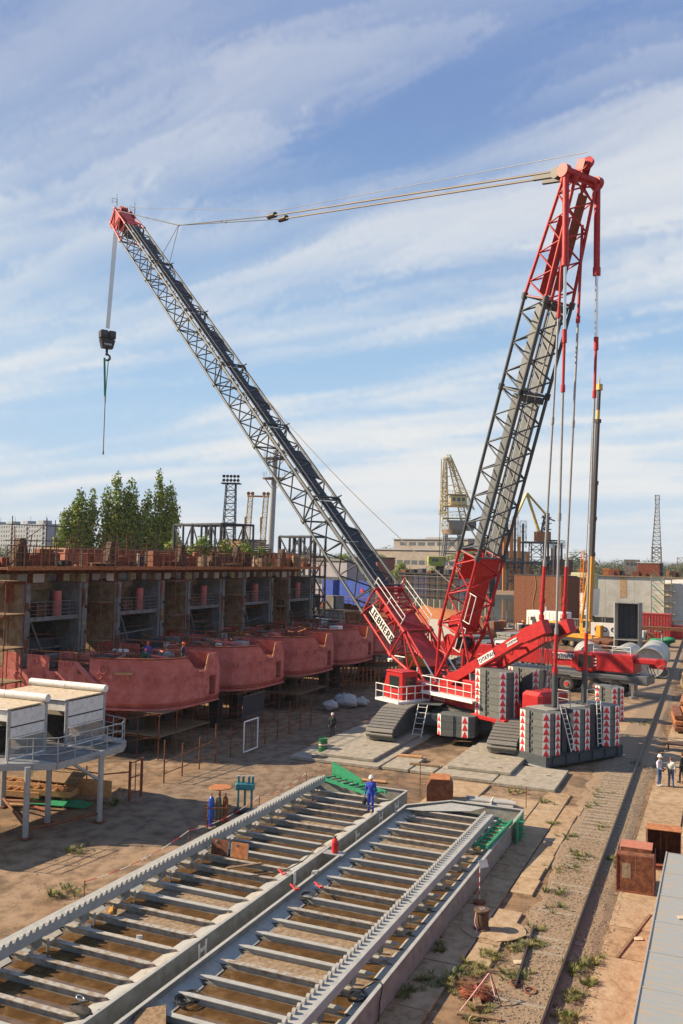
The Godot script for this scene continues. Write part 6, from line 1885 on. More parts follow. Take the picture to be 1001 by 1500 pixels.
func truss(label: String, at: Vector3, turn: float, w: float, d: float, h: float, nx: int, ny: int) -> void:
	var t := thing("truss_frame", label, "steel frame", at, -turn)
	var m: Material = M["dark_steel"]
	for sz in [0.0, -d]:
		for i in nx + 1:
			bar(t, "upright", Vector3(w * i / nx, 0, sz), Vector3(w * i / nx, h, sz), 0.24 if i % 2 == 0 else 0.16, m, 8)
		for k in ny + 1:
			var y := h - (h * 0.24) * k if ny < 4 else h - (h / 6.0) * k
			beam(t, "chord", Vector3(-0.1, y, sz), Vector3(w + 0.1, y, sz), 0.24, 0.26, m)
			if k < ny:
				var y2 := y - (h * 0.24 if ny < 4 else h / 6.0)
				for i in nx:
					var x0 := w * i / nx
					var x1 := w * (i + 1) / nx
					if (i + k) % 2 == 0: bar(t, "diagonal", Vector3(x0, y, sz), Vector3(x1, y2, sz), 0.11, m, 6)
					else: bar(t, "diagonal", Vector3(x1, y, sz), Vector3(x0, y2, sz), 0.11, m, 6)
					bar(t, "diagonal", Vector3((x0 + x1) * 0.5, (y + y2) * 0.5, sz), Vector3((x0 + x1) * 0.5, y2, sz), 0.08, m, 6)
	for i in nx + 1:
		bar(t, "cross_tie", Vector3(w * i / nx, h, 0), Vector3(w * i / nx, h, -d), 0.16, m, 6)

# ================================================================ quay, dock and what lies round it
func build_dock() -> void:
	F = Transform3D.IDENTITY
	# water of the basin behind the quay, sheet piling
	var water := bx(self, "water", Vector3(-90, -0.6, -262.0), Vector3(420, 1.2, 150), M["basin_water"])
	water.set_meta("kind", "structure")
	water.set_meta("label", "still grey green water of the harbour basin")
	# floating dock with its pale side wall
	var dk := thing("floating_dock", "huge pale grey floating dock wall with a rust streak", "dock", Vector3(-30.0, 0, -204.0), deg_to_rad(-1.0))
	for i in 8:
		bx(dk, "wall_plate", Vector3(3.05 + i * 6.1, 5.1, -1.5), Vector3(6.07, 10.2, 3.0), M["dock_paint"])
	bx(dk, "deck_edge", Vector3(24.0, 10.3, -1.4), Vector3(49.0, 0.25, 3.4), M["weathered"])
	bx(dk, "rust_streak", Vector3(9.9, 7.9, 0.02), Vector3(1.4, 4.6, 0.03), M["dock_streak"])
	bx(dk, "fender_sill", Vector3(24.0, 0.6, 0.3), Vector3(48.0, 1.2, 0.6), M["soot"])
	wall_plate(dk, "buttress", [Vector3(0.0, 0, 0.1), Vector3(3.6, 0, 0.1), Vector3(0.0, 3.4, 0.1)], Vector3(0, 0, 1.6), M["facade_grey"])
	wall_plate(dk, "sponson", [Vector3(18.5, 10.0, 0.1), Vector3(18.5, 9.0, 3.2), Vector3(18.5, 0.0, 3.2), Vector3(18.5, 0.0, 0.1)], Vector3(28, 0, 0), M["dock_paint"])
	for i in 10:
		bar(dk, "deck_post", Vector3(i * 5.0 + 0.5, 10.3, -0.3), Vector3(i * 5.0 + 0.5, 11.6, -0.3), 0.07, M["rust"], 5)
	bar(dk, "deck_rail", Vector3(0.5, 11.5, -0.3), Vector3(46, 11.5, -0.3), 0.05, M["rust"], 5)
	var r := RandomNumberGenerator.new()
	r.seed = 17
	for i in 26:
		var s := Vector3(r.randf_range(0.5, 2.2), r.randf_range(0.5, 1.7), 1.0)
		cb(dk, "deck_gear", Vector3(r.randf_range(0.5, 45.0), 10.4 + s.y * 0.5, -1.6 + r.randf_range(-0.8, 0.4)), s, [M["rust"], M["soot"], M["rust_red"], M["dark_steel"], M["rust_orange"]][i % 5], 0.05)
	# things that stand on the dock wall
	var rh := thing("deck_cabin", "red and grey cabin standing on top of the pale dock wall", "cabin", Vector3(-15.0, 10.42, -206.5))
	cb(rh, "cabin_block", Vector3(0, 1.4, 0), Vector3(4.6, 2.8, 2.6), M["rust_red"], 0.05)
	cb(rh, "grey_block", Vector3(-3.6, 1.9, 0), Vector3(3.2, 3.4, 2.4), M["weathered_grey"], 0.05)
	cb(rh, "roof_plate", Vector3(0, 2.95, 0), Vector3(4.8, 0.14, 2.8), M["pale_panel"], 0.02)
	for i in 3:
		bx(rh, "window", Vector3(-4.4 + i * 0.8, 2.6, 1.22), Vector3(0.5, 0.6, 0.04), M["window_far"])
	var lm := thing("lattice_mast", "slender grey lattice mast standing on the pale dock wall", "mast", Vector3(-13.6, 10.42, -208.6))
	cb(lm, "mast_base", Vector3(0, 1.5, 0), Vector3(2.8, 3.0, 2.8), M["weathered_grey"], 0.05)
	tower(lm, "mast_foot", Vector3(0, 3.0, 0), Vector3(0, 6.4, 0), 2.0, 1.8, 3, 0.14, 0.1, M["leg_grey"])
	tower(lm, "mast_lattice", Vector3(0, 6.2, 0), Vector3(0.15, 16.0, 0), 1.8, 0.7, 11, 0.09, 0.05, M["leg_grey"])
	cb(lm, "mast_floor", Vector3(0, 6.4, 0), Vector3(2.2, 0.15, 2.2), M["leg_grey"], 0.02)
	tower(lm, "mast_crown", Vector3(0.15, 16.0, 0), Vector3(0.15, 18.0, 0), 0.8, 0.9, 2, 0.07, 0.05, M["leg_grey"])
	var rs := thing("deck_crane", "dark steel loading gantry at the end of the dock wall", "gantry", Vector3(-6.8, 10.42, -206.0))
	cb(rs, "column", Vector3(-0.4, 2.2, 0), Vector3(1.3, 4.4, 1.2), M["dark_steel"], 0.05)
	cb(rs, "arm", Vector3(1.4, 3.9, 0), Vector3(4.0, 0.6, 1.0), M["dark_steel"], 0.05)
	cb(rs, "arm", Vector3(1.4, 2.2, 0), Vector3(4.0, 0.3, 1.0), M["dark_steel"], 0.05)
	tower(rs, "side_cage", Vector3(-1.7, 2.0, 0), Vector3(-1.7, 4.2, 0), 1.3, 1.3, 2, 0.06, 0.05, M["leg_grey"])
	bar(rs, "stay", Vector3(-2.2, 3.2, 0), Vector3(-4.6, 0.2, 0), 0.06, M["soot"], 5)
	# stair scaffold on the dock wall
	var sc := thing("stair_scaffold", "scaffold stair tower with green flights against the pale dock wall", "scaffold", Vector3(-14.0, 0, -200.4))
	for x in [0.0, 2.6, 4.0]:
		for z in [0.0, 1.4]:
			bar(sc, "standard", Vector3(x, 0, z), Vector3(x, 10.8, z), 0.06, M["leg_grey"], 5)
	for k in 4:
		var y := 1.8 + k * 2.4
		bx(sc, "landing", Vector3(2.6, y, 0.7), Vector3(3.2, 0.12, 1.5), M["roof_board"])
		bx(sc, "landing", Vector3(3.6, y + 0.9, 0.7), Vector3(2.4, 0.12, 1.5), M["roof_board"])
		beam(sc, "stair_flight", Vector3(0.2, y + 2.2, 1.45), Vector3(2.4, y + 0.1, 1.45), 0.12, 0.2, M["green_paint"])
		bar(sc, "handrail", Vector3(0.0, y + 1.0, 1.5), Vector3(4.2, y + 1.0, 1.5), 0.05, M["leg_grey"], 5)
		bar(sc, "handrail", Vector3(0.2, y + 3.1, 1.5), Vector3(2.4, y + 1.0, 1.5), 0.05, M["leg_grey"], 5)
	# brown ship hull standing behind the arms
	var bhull := thing("hull_section", "tall dark brown rusty hull section behind the red arms", "hull section", Vector3(-34.6, 0, -181.6), deg_to_rad(-25.0))
	for i in 4:
		bx(bhull, "hull_plate", Vector3(-4.35 + i * 2.9, 5.1, 0), Vector3(2.88, 10.2, 0.15), M["rust"])
	bx(bhull, "side_plate", Vector3(5.9, 5.1, -3.0), Vector3(0.15, 10.2, 6.0), M["rust"])
	bx(bhull, "cap", Vector3(0, 10.3, -2.5), Vector3(12.0, 0.2, 5.2), M["soot"])
	for i in 12:
		bar(bhull, "top_rail", Vector3(-5.6 + i, 10.4, 0), Vector3(-5.6 + i, 11.5, 0), 0.05, M["rust"], 5)
	var pts := []
	for i in 9:
		pts.append(Vector3(-0.6 + 0.35 * sin(i * 0.9), 10.2 - i * 1.1, 0.18))
	var hst := ST()
	s_path(hst, pts, 0.06)
	done(hst, bhull, "hose", M["wood"])
	# white ship bow with a green boot
	var ws := thing("moored_ship", "white ship bow with a green waterline strip behind the pendants", "ship", Vector3(-28.4, 0, -197.0), deg_to_rad(-20.0))
	wall_plate(ws, "hull_side", [Vector3(-2.6, 2.0, 0), Vector3(2.8, 1.8, 0), Vector3(3.2, 7.6, 0), Vector3(-2.4, 7.4, 0)], Vector3(0, 0, -3), M["white"])
	bx(ws, "boot_strip", Vector3(0.1, 1.2, 0.02), Vector3(5.2, 1.6, 3.0), M["green_dark"])
	for i in 9:
		bx(ws, "porthole", Vector3(-1.8 + (i % 3) * 1.5 + 0.3 * sin(i * 5.0), 3.4 + (i / 3) * 1.2, 0.02), Vector3(0.3, 0.34, 0.04), M["soot"], Vector3(0, 0, 0.4))
	cb(ws, "deckhouse", Vector3(0, 9.2, -2.0), Vector3(5.0, 3.4, 3.0), M["pale_green"], 0.1)
	cb(ws, "dark_superstructure", Vector3(-0.6, 8.6, 0.2), Vector3(5.4, 2.6, 1.0), M["soot"], 0.1)
	# dark dock full of scaffolding, left of the brown hull
	var dd := thing("repair_dock", "dark repair dock hung with scaffolding behind the mast foot", "dock", Vector3(-70.5, 0, -199.0), deg_to_rad(-23.0))
	for i in 6:
		bx(dd, "wall_plate", Vector3(2.2 + i * 4.4, 6.4, -1.0), Vector3(4.36, 6.4, 2.0), M["navy_dark"] if i % 3 == 1 else M["soot"])
	bx(dd, "deck_edge", Vector3(13.0, 9.75, -1.0), Vector3(27.5, 0.3, 3.0), M["soot"])
	for i in 16:
		bar(dd, "scaffold_pole", Vector3(0.4 + i * 1.7, 2.2, 0.5), Vector3(0.4 + i * 1.7, 9.6 + 0.9 * float(i % 3), 0.5), 0.06, M["leg_grey"] if i % 2 else M["rust"], 5)
	for k in 5:
		bar(dd, "scaffold_ledger", Vector3(0, 3.4 + k * 1.45, 0.52), Vector3(27, 3.4 + k * 1.45, 0.52), 0.05, M["rust"] if k % 2 else M["leg_grey"], 5)
	for i in 10:
		cb(dd, "deck_gear", Vector3(1.4 + i * 2.6, 10.2, -0.6), Vector3(1.5, 0.6 + 0.4 * (i % 3), 1.4), [M["rust"], M["soot"], M["dark_steel"]][i % 3], 0.05)
	# sheet pile quay wall
	var sp := thing("sheet_pile_wall", "grey green corrugated sheet pile quay wall above the water", "quay wall", Vector3(-66.0, 0, -186.5), deg_to_rad(-23.0))
	for i in 30:
		bx(sp, "pile", Vector3(i * 0.85, 2.0, 0.12 * float(i % 2)), Vector3(0.84, 5.2, 0.3), M["pile"], Vector3(0, 0.5 if i % 2 else -0.5, 0))
	# low stacks of stuff between the crane and the quay: crates, containers, plates
	cargo()
	machinery()

func cargo() -> void:
	var wc := thing("site_container", "white site container with a dark hatch behind the red arms", "container", Vector3(-30.6, 0, -168.0), deg_to_rad(-24.0))
	cb(wc, "container_body", Vector3(0, 2.2, -1.3), Vector3(8.2, 3.4, 2.6), M["white"], 0.05)
	cb(wc, "base_frame", Vector3(0, 0.3, -1.3), Vector3(8.2, 0.5, 2.5), M["soot"], 0.02)
	bx(wc, "hatch", Vector3(-2.6, 2.4, 0.02), Vector3(1.1, 0.7, 0.05), M["soot"])
	bx(wc, "door", Vector3(-2.3, 1.5, 0.02), Vector3(0.9, 1.6, 0.04), M["soot"])
	bar(wc, "vent", Vector3(-0.4, 3.9, -0.8), Vector3(-0.4, 4.7, -0.8), 0.25, M["white"], 8)
	for i in 6:
		bx(wc, "rib", Vector3(-0.6 + i * 0.8, 2.2, 0.03), Vector3(0.06, 3.2, 0.06), M["pale_panel"])
	for q in [["red steel container on the quay, next to the dark steel frame", -11.5, -168.0, 6.2, 4.4, "cont_red"], ["red steel container at the scaffold stair of the dock", -8.0, -169.5, 3.0, 2.4, "cont_red"], ["tall red container at the end of the quay", -3.4, -166.0, 4.0, 6.6, "cont_red"], ["tan crate stacked between two red containers", -10.0 + 0.3, -171.0, 3.0, 3.0, "weathered"], ["grey square bin beside the yellow crane", -24.3, -158.0, 3.2, 3.4, "weathered_grey"]]:
		var c := thing("cargo_container", q[0], "container", Vector3(q[1], 0, q[2]), deg_to_rad(-4.0), "containers along the quay")
		cb(c, "container_body", Vector3(0, q[4] * 0.5, 0), Vector3(q[3], q[4], 2.6), M[q[5]], 0.05)
		for i in int(q[3] / 0.5):
			bx(c, "rib", Vector3(-q[3] * 0.5 + 0.3 + i * 0.5, q[4] * 0.5, 1.33), Vector3(0.12, q[4] - 0.3, 0.06), M[q[5]])
		bx(c, "top_frame", Vector3(0, q[4] - 0.06, 1.34), Vector3(q[3], 0.14, 0.08), M[q[5]])
	# raised steel walkway at the quay
	var wk := thing("quay_walkway", "dark raised walkway on posts in front of the red containers", "walkway", Vector3(-9.0, 0, -150.0), deg_to_rad(-2.0))
	bx(wk, "walkway_beam", Vector3(2.0, 3.0, 0), Vector3(18.0, 0.5, 1.6), M["rust"])
	for i in 6:
		bar(wk, "walkway_post", Vector3(-6.4 + i * 3.3, 0, 0.4), Vector3(-6.4 + i * 3.3, 3.0, 0.4), 0.16, M["dark_steel"] if i % 2 else M["leg_grey"], 8)
		bar(wk, "rail_post", Vector3(-6.4 + i * 3.3, 3.2, 0.7), Vector3(-6.4 + i * 3.3, 4.3, 0.7), 0.05, M["rust"], 5)
	bar(wk, "handrail", Vector3(-6.4, 4.3, 0.7), Vector3(10.2, 4.3, 0.7), 0.05, M["rust"], 5)
	var gn := thing("tarpaulin_heap", "crumpled bright green tarpaulin heap in front of the quay walkway", "tarpaulin", Vector3(-9.5, 0, -152.5))
	lump(gn, "heap", Vector3(0, 0.5, 0), Vector3(2.0, 0.7, 1.0), M["green_paint"], 5)
	lump(gn, "heap_fold", Vector3(1.4, 1.0, 0.1), Vector3(1.2, 0.5, 0.6), M["green_paint"], 6)
	# dark open steel frame standing on end
	var ff := thing("steel_frame_block", "tall open steel box frame with dark plates standing on its end", "steel block", Vector3(-12.2, 0, -128.0), deg_to_rad(-8.0))
	for sx: float in [-1.0, 1.0]:
		cb(ff, "side_plate", Vector3(sx * 1.62, 3.9, -1.0), Vector3(0.1, 7.8, 2.2), M["pale_panel"] if sx < 0 else M["leg_grey"], 0.02)
	for y in [0.1, 2.7, 7.75]:
		cb(ff, "frame_shelf", Vector3(0, y, -1.0), Vector3(3.2, 0.14, 2.2), M["leg_grey"], 0.02)
	for i in 2:
		for j in 2:
			bx(ff, "back_panel", Vector3(-0.8 + i * 1.6, 1.4 + j * 3.8, -1.9), Vector3(1.56, 2.4 if j == 0 else 4.8, 0.06), M["dark_steel"])
	for i in 3:
		bx(ff, "stiffener", Vector3(-0.8 + i * 0.8, 5.2, -1.8), Vector3(0.05, 4.8, 0.2), M["dark_steel"])
	bx(ff, "stiffener", Vector3(0, 5.2, -1.75), Vector3(3.1, 0.1, 0.3), M["dark_steel"])
	# three big grey pipes
	for q in [["big grey steel pipe with an open dark end, shortest of three", -14.9, -114.0, 1.6, 4.0, 0.3], ["big grey steel pipe lying in the middle of three", -11.5, -112.0, 1.5, 9.0, -0.06], ["big grey steel pipe lying beside the track, longest of three", -7.9, -109.0, 1.75, 12.0, 0.0]]:
		var pp := thing("steel_pipe", q[0], "pipe", Vector3(q[1], 0, q[2]), q[5], "big steel pipes beside the track")
		var st := ST()
		var rr: float = q[3]
		s_lathe(st, Vector3.ZERO, [Vector2(rr - 0.08, 0.0), Vector2(rr, 0.0), Vector2(rr, q[4]), Vector2(rr - 0.08, q[4]), Vector2(rr - 0.08, 0.0)], 36)
		smooth_done(st, pp, "tube", M["pipe_grey"], Transform3D(Basis(Vector3.RIGHT, -PI / 2), Vector3(0, rr, 0)))
		for e in [0.04, 0.97]:
			cyl(pp, "end_cap", Vector3(0, rr, -q[4] * e), rr - 0.06, 0.04, M["pipe_grey"], 30, Vector3.BACK)
		for e in [0.3, 0.75]:
			put(pp, "weld_band", ring_band(rr + 0.015, 0.16), M["leg_grey"], Transform3D(Basis(Vector3.RIGHT, -PI / 2), Vector3(0, rr, -q[4] * e)))
	# plates and stacks behind the mobile crane
	var r := RandomNumberGenerator.new()
	r.seed = 5150
	var kinds := [["grey_stack", "stack of grey steel sections", "leg_grey"], ["plate_stack", "stack of pale steel plates", "mast_plate"], ["scrap_stack", "stack of rusty steel sections", "rust"], ["tarp_stack", "stack under a pale blue tarpaulin", "tarp_blue"], ["timber_stack", "stack of old timber", "old_wood"]]
	var places := [[-33.0, -118.0, 0, "behind the mast foot"], [-29.5, -122.0, 1, "behind the red arms"], [-37.5, -112.0, 3, "behind the mast foot"], [-34.5, -128.0, 1, "in front of the repair dock"], [-40.0, -126.0, 0, "in front of the repair dock"], [-45.5, -120.0, 2, "behind the boom foot"], [-28.0, -133.0, 0, "in front of the white container"], [-24.8, -126.0, 4, "beside the yellow crane"], [-48.5, -134.0, 2, "by the scrap wall"], [-38.5, -142.0, 0, "by the sheet pile wall"], [-52.0, -116.0, 4, "beside the barge hull"], [-22.0, -150.0, 2, "behind the yellow crane"], [-16.0, -134.0, 2, "by the quay walkway"], [-13.0, -140.0, 4, "by the quay walkway"], [-31.0, -146.0, 2, "in front of the white container"], [-44.0, -152.0, 1, "by the sheet pile wall"]]
	for q in places:
		var kd: Array = kinds[q[2]]
		var s := thing(kd[0], "%s %s" % [kd[1], q[3]], "stack", Vector3(q[0], 0, q[1]), deg_to_rad(r.randf_range(-40, -10)))
		var n := r.randi_range(4, 6)
		for i in n:
			for j in 3:
				cb(s, "piece", Vector3((j - 1) * 1.25 + r.randf_range(-0.1, 0.1), 0.22 + i * 0.42, r.randf_range(-0.2, 0.2)), Vector3(1.18, 0.36, 6.0 + r.randf_range(-0.8, 0.8)), M[kd[2]], 0.03)
	var yb := thing("yellow_machine", "squat yellow machine cover beside the boom foot", "machine", Vector3(-31.5, 0, -96.0), 0.3)
	cb(yb, "cover", Vector3(0, 1.9, 0), Vector3(3.4, 1.6, 2.6), M["yellow"], 0.25)
	cb(yb, "frame", Vector3(0, 0.6, 0), Vector3(3.6, 1.2, 2.4), M["soot"], 0.05)
	var bp := thing("blue_plate", "tilted pale blue steel plate behind the boom railing", "plate", Vector3(-31.5, 0, -106.0), deg_to_rad(-20.0))
	cb(bp, "plate", Vector3(0, 3.4, 0), Vector3(5.5, 4.8, 0.12), M["roof_sheet"], 0.02, Vector3(-0.25, 0, 0))
	for sx: float in [-1.0, 1.0]:
		bar(bp, "prop", Vector3(sx * 2.0, 0, -2.4), Vector3(sx * 2.0, 4.2, -0.2), 0.1, M["rust"], 6)
		bar(bp, "foot", Vector3(sx * 2.0, 0, 0.6), Vector3(sx * 2.0, 1.4, 0.5), 0.12, M["rust"], 6)
	var wb := thing("barrier_board", "white notice board with three round dark marks on the quay", "sign", Vector3(-16.3, 0, -139.0), deg_to_rad(-5.0))
	cb(wb, "board", Vector3(0, 3.2, 0), Vector3(4.2, 2.0, 0.1), M["white"], 0.02)
	for i in 3:
		ring(wb, "round_mark", Vector3(-1.2 + i * 1.2, 3.2, 0.08), 0.3, 0.14, Vector3.BACK, M["navy"])
	for sx: float in [-1.0, 1.0]:
		bar(wb, "board_post", Vector3(sx * 1.9, 0, -0.1), Vector3(sx * 1.9, 4.1, -0.1), 0.07, M["leg_grey"], 6)
	# orange earth bank
	var eb := thing("sand_heap", "long low heap of orange sand behind the boom", "sand heap", Vector3(-43.0, 0, -140.0), deg_to_rad(-25.0))
	lump(eb, "heap", Vector3(0, 2.2, 0), Vector3(12.0, 3.0, 4.0), M["rust_orange"], 9)

func ring_band(r: float, w: float) -> Mesh:
	var k := "band%.2f_%.2f" % [r, w]
	if not mesh_cache.has(k):
		var st := ST()
		s_lathe(st, Vector3.ZERO, [Vector2(r, 0), Vector2(r, w)], 36)
		st.generate_normals()
		mesh_cache[k] = st.commit()
	return mesh_cache[k]

# uneven heap or bag: a squashed ball with noise
func lump(par: Node, called: String, c: Vector3, half: Vector3, m: Material, sd := 1, rough := 0.35, rows := 9, cols := 14) -> MeshInstance3D:
	var n := FastNoiseLite.new()
	n.seed = sd
	n.frequency = 0.9
	var st := SurfaceTool.new()
	st.begin(Mesh.PRIMITIVE_TRIANGLES)
	for i in rows + 1:
		for j in cols + 1:
			var a := PI * i / rows
			var b := TAU * (j % cols) / cols
			var d := Vector3(sin(a) * cos(b), cos(a), sin(a) * sin(b))
			var q := d * (1.0 + rough * n.get_noise_3dv(d * 1.7 + Vector3(sd, 0, 0)))
			st.add_vertex(Vector3(q.x * half.x, q.y * half.y, q.z * half.z))
	for i in rows:
		for j in cols:
			var a := i * (cols + 1) + j
			var b := a + cols + 1
			st.add_index(a); st.add_index(a + 1); st.add_index(b)
			st.add_index(a + 1); st.add_index(b + 1); st.add_index(b)
	st.generate_normals()
	return put(par, called, st.commit(), m, Transform3D(Basis.IDENTITY, c))

func machinery() -> void:
	# assembled gear along the quay, each lot its own object
	var lots := [[-40.0, -160.0, "in front of the dark repair dock"], [-33.0, -158.0, "beside the white container"], [-26.5, -166.0, "between the white container and the grey bin"], [-20.0, -164.0, "behind the yellow truck crane"], [-14.5, -156.0, "under the quay walkway"], [-45.0, -168.0, "at the foot of the sheet pile wall"], [-53.0, -150.0, "beside the long scrap wall"], [-27.5, -108.0, "behind the dump lorry"], [-34.0, -104.0, "behind the yellow machine cover"]]
	for i in lots.size():
		var r := RandomNumberGenerator.new()
		r.seed = 60 + i
		var t := thing("machinery_lot", "jumble of pipes, drums and steel boxes " + lots[i][2], "machinery", Vector3(lots[i][0], 0, lots[i][1]), -0.4)
		for k in 12:
			var s := Vector3(r.randf_range(0.6, 2.2), r.randf_range(0.6, 2.6), r.randf_range(0.6, 1.8))
			cb(t, "steel_box", Vector3(r.randf_range(-4, 4), s.y * 0.5, r.randf_range(-2, 2)), s, M[["rust", "weathered_grey", "rust_red", "leg_grey", "soot", "rust_orange", "pale_panel", "dark_steel"][(k + i) % 8]], 0.05, Vector3(0, r.randf() * 3.0, 0))
		for k in 10:
			var a := Vector3(r.randf_range(-4, 4), r.randf_range(0.2, 2.4), r.randf_range(-2, 2))
			bar(t, "tube", a, a + Vector3(r.randf_range(-3, 3), r.randf_range(-0.1, 0.8), r.randf_range(-1, 1)), r.randf_range(0.06, 0.22), M[["rust", "leg_grey", "galv", "orange"][k % 4]], 8)
		for k in 6:
			var a := Vector3(r.randf_range(-4, 4), 0, r.randf_range(-2, 2))
			bar(t, "stanchion", a, a + Vector3(0, r.randf_range(2.0, 4.6), 0), 0.07, M[["rust", "leg_grey"][k % 2]], 5)
		for k in 3:
			cyl(t, "drum", Vector3(r.randf_range(-4, 4), 0.45, 2.3), 0.3, 0.9, M[["teal", "rust_orange", "cyl_blue"][k]], 14)

# ================================================================ mobile cranes
func wheel(par: Node, c: Vector3, r: float, w: float, axis: Vector3, hub: Material) -> void:
	var n := node(par, "wheel")
	n.transform = Transform3D.IDENTITY
	var st := ST()
	s_lathe(st, Vector3(0, -w * 0.5, 0), [Vector2(r * 0.55, 0), Vector2(r * 0.9, 0), Vector2(r, w * 0.15), Vector2(r, w * 0.85), Vector2(r * 0.9, w), Vector2(r * 0.55, w)], 26)
	smooth_done(st, n, "tyre", M["rubber"], Transform3D(along(Vector3.ZERO, axis), c))
	bar(n, "rim", c - axis * w * 0.42, c + axis * w * 0.42, r * 0.56, M["leg_grey"], 18)
	bar(n, "hub", c + axis * w * 0.3, c + axis * w * 0.56, r * 0.26, hub, 12)

func build_vehicles() -> void:
	F = Transform3D.IDENTITY
	# ---- red telescopic crane on a grey carrier, its boom laid down towards the ships
	var t := thing("mobile_crane", "red telescopic mobile crane on a grey many wheeled carrier, boom laid flat", "mobile crane", Vector3(-7.6, 0, -93.6), deg_to_rad(-11.0))
	# local: +x along the vehicle towards its tail, the side facing the camera is +z
	cb(t, "carrier_frame", Vector3(-7.6, 1.55, 0), Vector3(15.6, 0.5, 2.6), M["leg_grey"], 0.05)
	cb(t, "carrier_deck", Vector3(-7.6, 1.95, 0), Vector3(15.4, 0.3, 2.9), M["mast_plate"], 0.04)
	cb(t, "side_fender", Vector3(-6.6, 1.75, 1.42), Vector3(12.8, 0.14, 0.2), M["mast_plate"], 0.02)
	for x in [-2.0, -4.0, -7.0, -9.0, -11.6, -13.4]:
		for sz: float in [-1.0, 1.0]:
			wheel(t, Vector3(x, 0.78, sz * 1.15), 0.78, 0.55, Vector3(0, 0, sz), M["sign_red"])
	cb(t, "tail_box", Vector3(0.35, 1.75, 0), Vector3(1.5, 0.9, 2.7), M["mast_plate"], 0.05)
	cb(t, "outrigger_beam", Vector3(-0.2, 1.1, 1.5), Vector3(0.7, 0.6, 0.5), M["leg_grey"], 0.03)
	bar(t, "outrigger_leg", Vector3(-0.2, 0.2, 1.75), Vector3(-0.2, 1.4, 1.75), 0.16, M["chrome"], 10)
	cyl(t, "outrigger_foot", Vector3(-0.2, 0.12, 1.75), 0.4, 0.22, M["leg_grey"], 14)
	cb(t, "carrier_cab", Vector3(-16.2, 1.9, 0), Vector3(2.0, 2.3, 2.7), M["red"], 0.15)
	bx(t, "cab_window", Vector3(-16.3, 2.5, 1.36), Vector3(1.3, 0.8, 0.03), M["glass_dark"])
	# superstructure
	cyl(t, "slew_ring", Vector3(-4.6, 2.25, 0), 1.1, 0.4, M["black"], 24)
	cb(t, "superstructure", Vector3(-3.4, 2.9, 0), Vector3(6.4, 1.1, 2.6), M["red"], 0.08)
	cb(t, "engine_cover", Vector3(-2.6, 3.7, 0.35), Vector3(4.6, 0.9, 1.9), M["red"], 0.08)
	for k in 3:
		bx(t, "vent", Vector3(-4.2, 3.55 - k * 0.33, 1.33), Vector3(0.5, 0.12, 0.04), M["white"])
	railing(t, [Vector3(-4.3, 4.15, 1.15), Vector3(-2.4, 4.15, 1.15), Vector3(-0.6, 4.15, 1.15)], 0.75, M["white"], 0.035, 1.9, 1)
	cb(t, "counterweight_arm", Vector3(1.0, 3.6, 0.2), Vector3(2.6, 0.5, 1.6), M["red"], 0.08)
	cb(t, "counterweight_arm", Vector3(1.6, 3.3, -0.5), Vector3(1.6, 0.9, 0.5), M["red"], 0.08)
	bar(t, "boom_foot_ring", Vector3(2.2, 3.5, 0.9), Vector3(2.2, 3.5, 1.0), 0.5, M["red"], 20)
	for k in 3:
		bar(t, "hydraulic_hose", Vector3(0.9 + k * 0.25, 3.2, 0.9), Vector3(1.3 + k * 0.3, 2.1, 1.0), 0.05, M["black"], 6)
	ring(t, "hose_loop", Vector3(2.5, 2.8, 1.0), 0.55, 0.07, Vector3.BACK, M["mast_plate"], 18)
	# boom lying forward with its name
	var ba := Vector3(-3.0, 3.35, -0.35)
	var bb := Vector3(-22.5, 3.2, -0.35)
	beam(t, "boom_tube", Vector3(-5.9, 3.3, 0.35), bb, 1.15, 1.45, M["red"], Vector3.UP)
	beam(t, "inner_boom", bb + Vector3(0.5, 0, 0), bb - Vector3(3.0, 0, 0), 0.95, 1.2, M["red"], Vector3.UP)
	cb(t, "boom_head", bb - Vector3(3.4, 0, 0), Vector3(1.0, 1.5, 1.3), M["red"], 0.1)
	cb(t, "boom_collar", Vector3(-6.1, 3.3, 0.35), Vector3(0.5, 1.65, 1.5), M["red"], 0.05)
	word(t, "ТОПКРАН", 0.44, Transform3D(Basis.IDENTITY, Vector3(-7.35, 3.55, 1.05)), M["navy"], 0.03)
	cb(t, "name_board", Vector3(-7.35, 3.55, 0.96), Vector3(2.7, 0.62, 0.04), M["white"], 0.005)
	# crane operator's cab with dark opening
	cb(t, "operator_cab", Vector3(-5.1, 3.1, 1.0), Vector3(1.7, 1.9, 1.0), M["red"], 0.12)
	bx(t, "operator_window", Vector3(-5.1, 3.25, 1.52), Vector3(1.3, 1.25, 0.03), M["glass_dark"])
	ladder(t, Vector3(-10.0, 0.4, 1.5), Vector3(-10.0, 2.0, 1.45), Vector3.RIGHT, 0.5, M["white"], 0.3)
	cb(t, "tool_box", Vector3(-14.2, 1.4, 1.3), Vector3(1.2, 0.7, 0.4), M["leg_grey"], 0.03)
	for x in [-12.6, -5.6]:
		cb(t, "wheel_arch", Vector3(x, 1.62, 1.3), Vector3(1.9, 0.1, 0.55), M["leg_grey"], 0.02)
	# ---- yellow truck crane, boom raised
	var y := thing("truck_crane", "yellow truck crane with its long dark telescopic boom raised upright", "truck crane", Vector3(-18.4, 0, -141.0), deg_to_rad(-35.0))
	cb(y, "carrier_frame", Vector3(-2.5, 1.2, 0), Vector3(11.0, 0.5, 2.4), M["soot"], 0.04)
	for x in [-6.6, -3.0, -1.2, 1.2]:
		for sz: float in [-1.0, 1.0]:
			wheel(y, Vector3(x, 0.65, sz * 1.1), 0.65, 0.5, Vector3(0, 0, sz), M["yellow"])
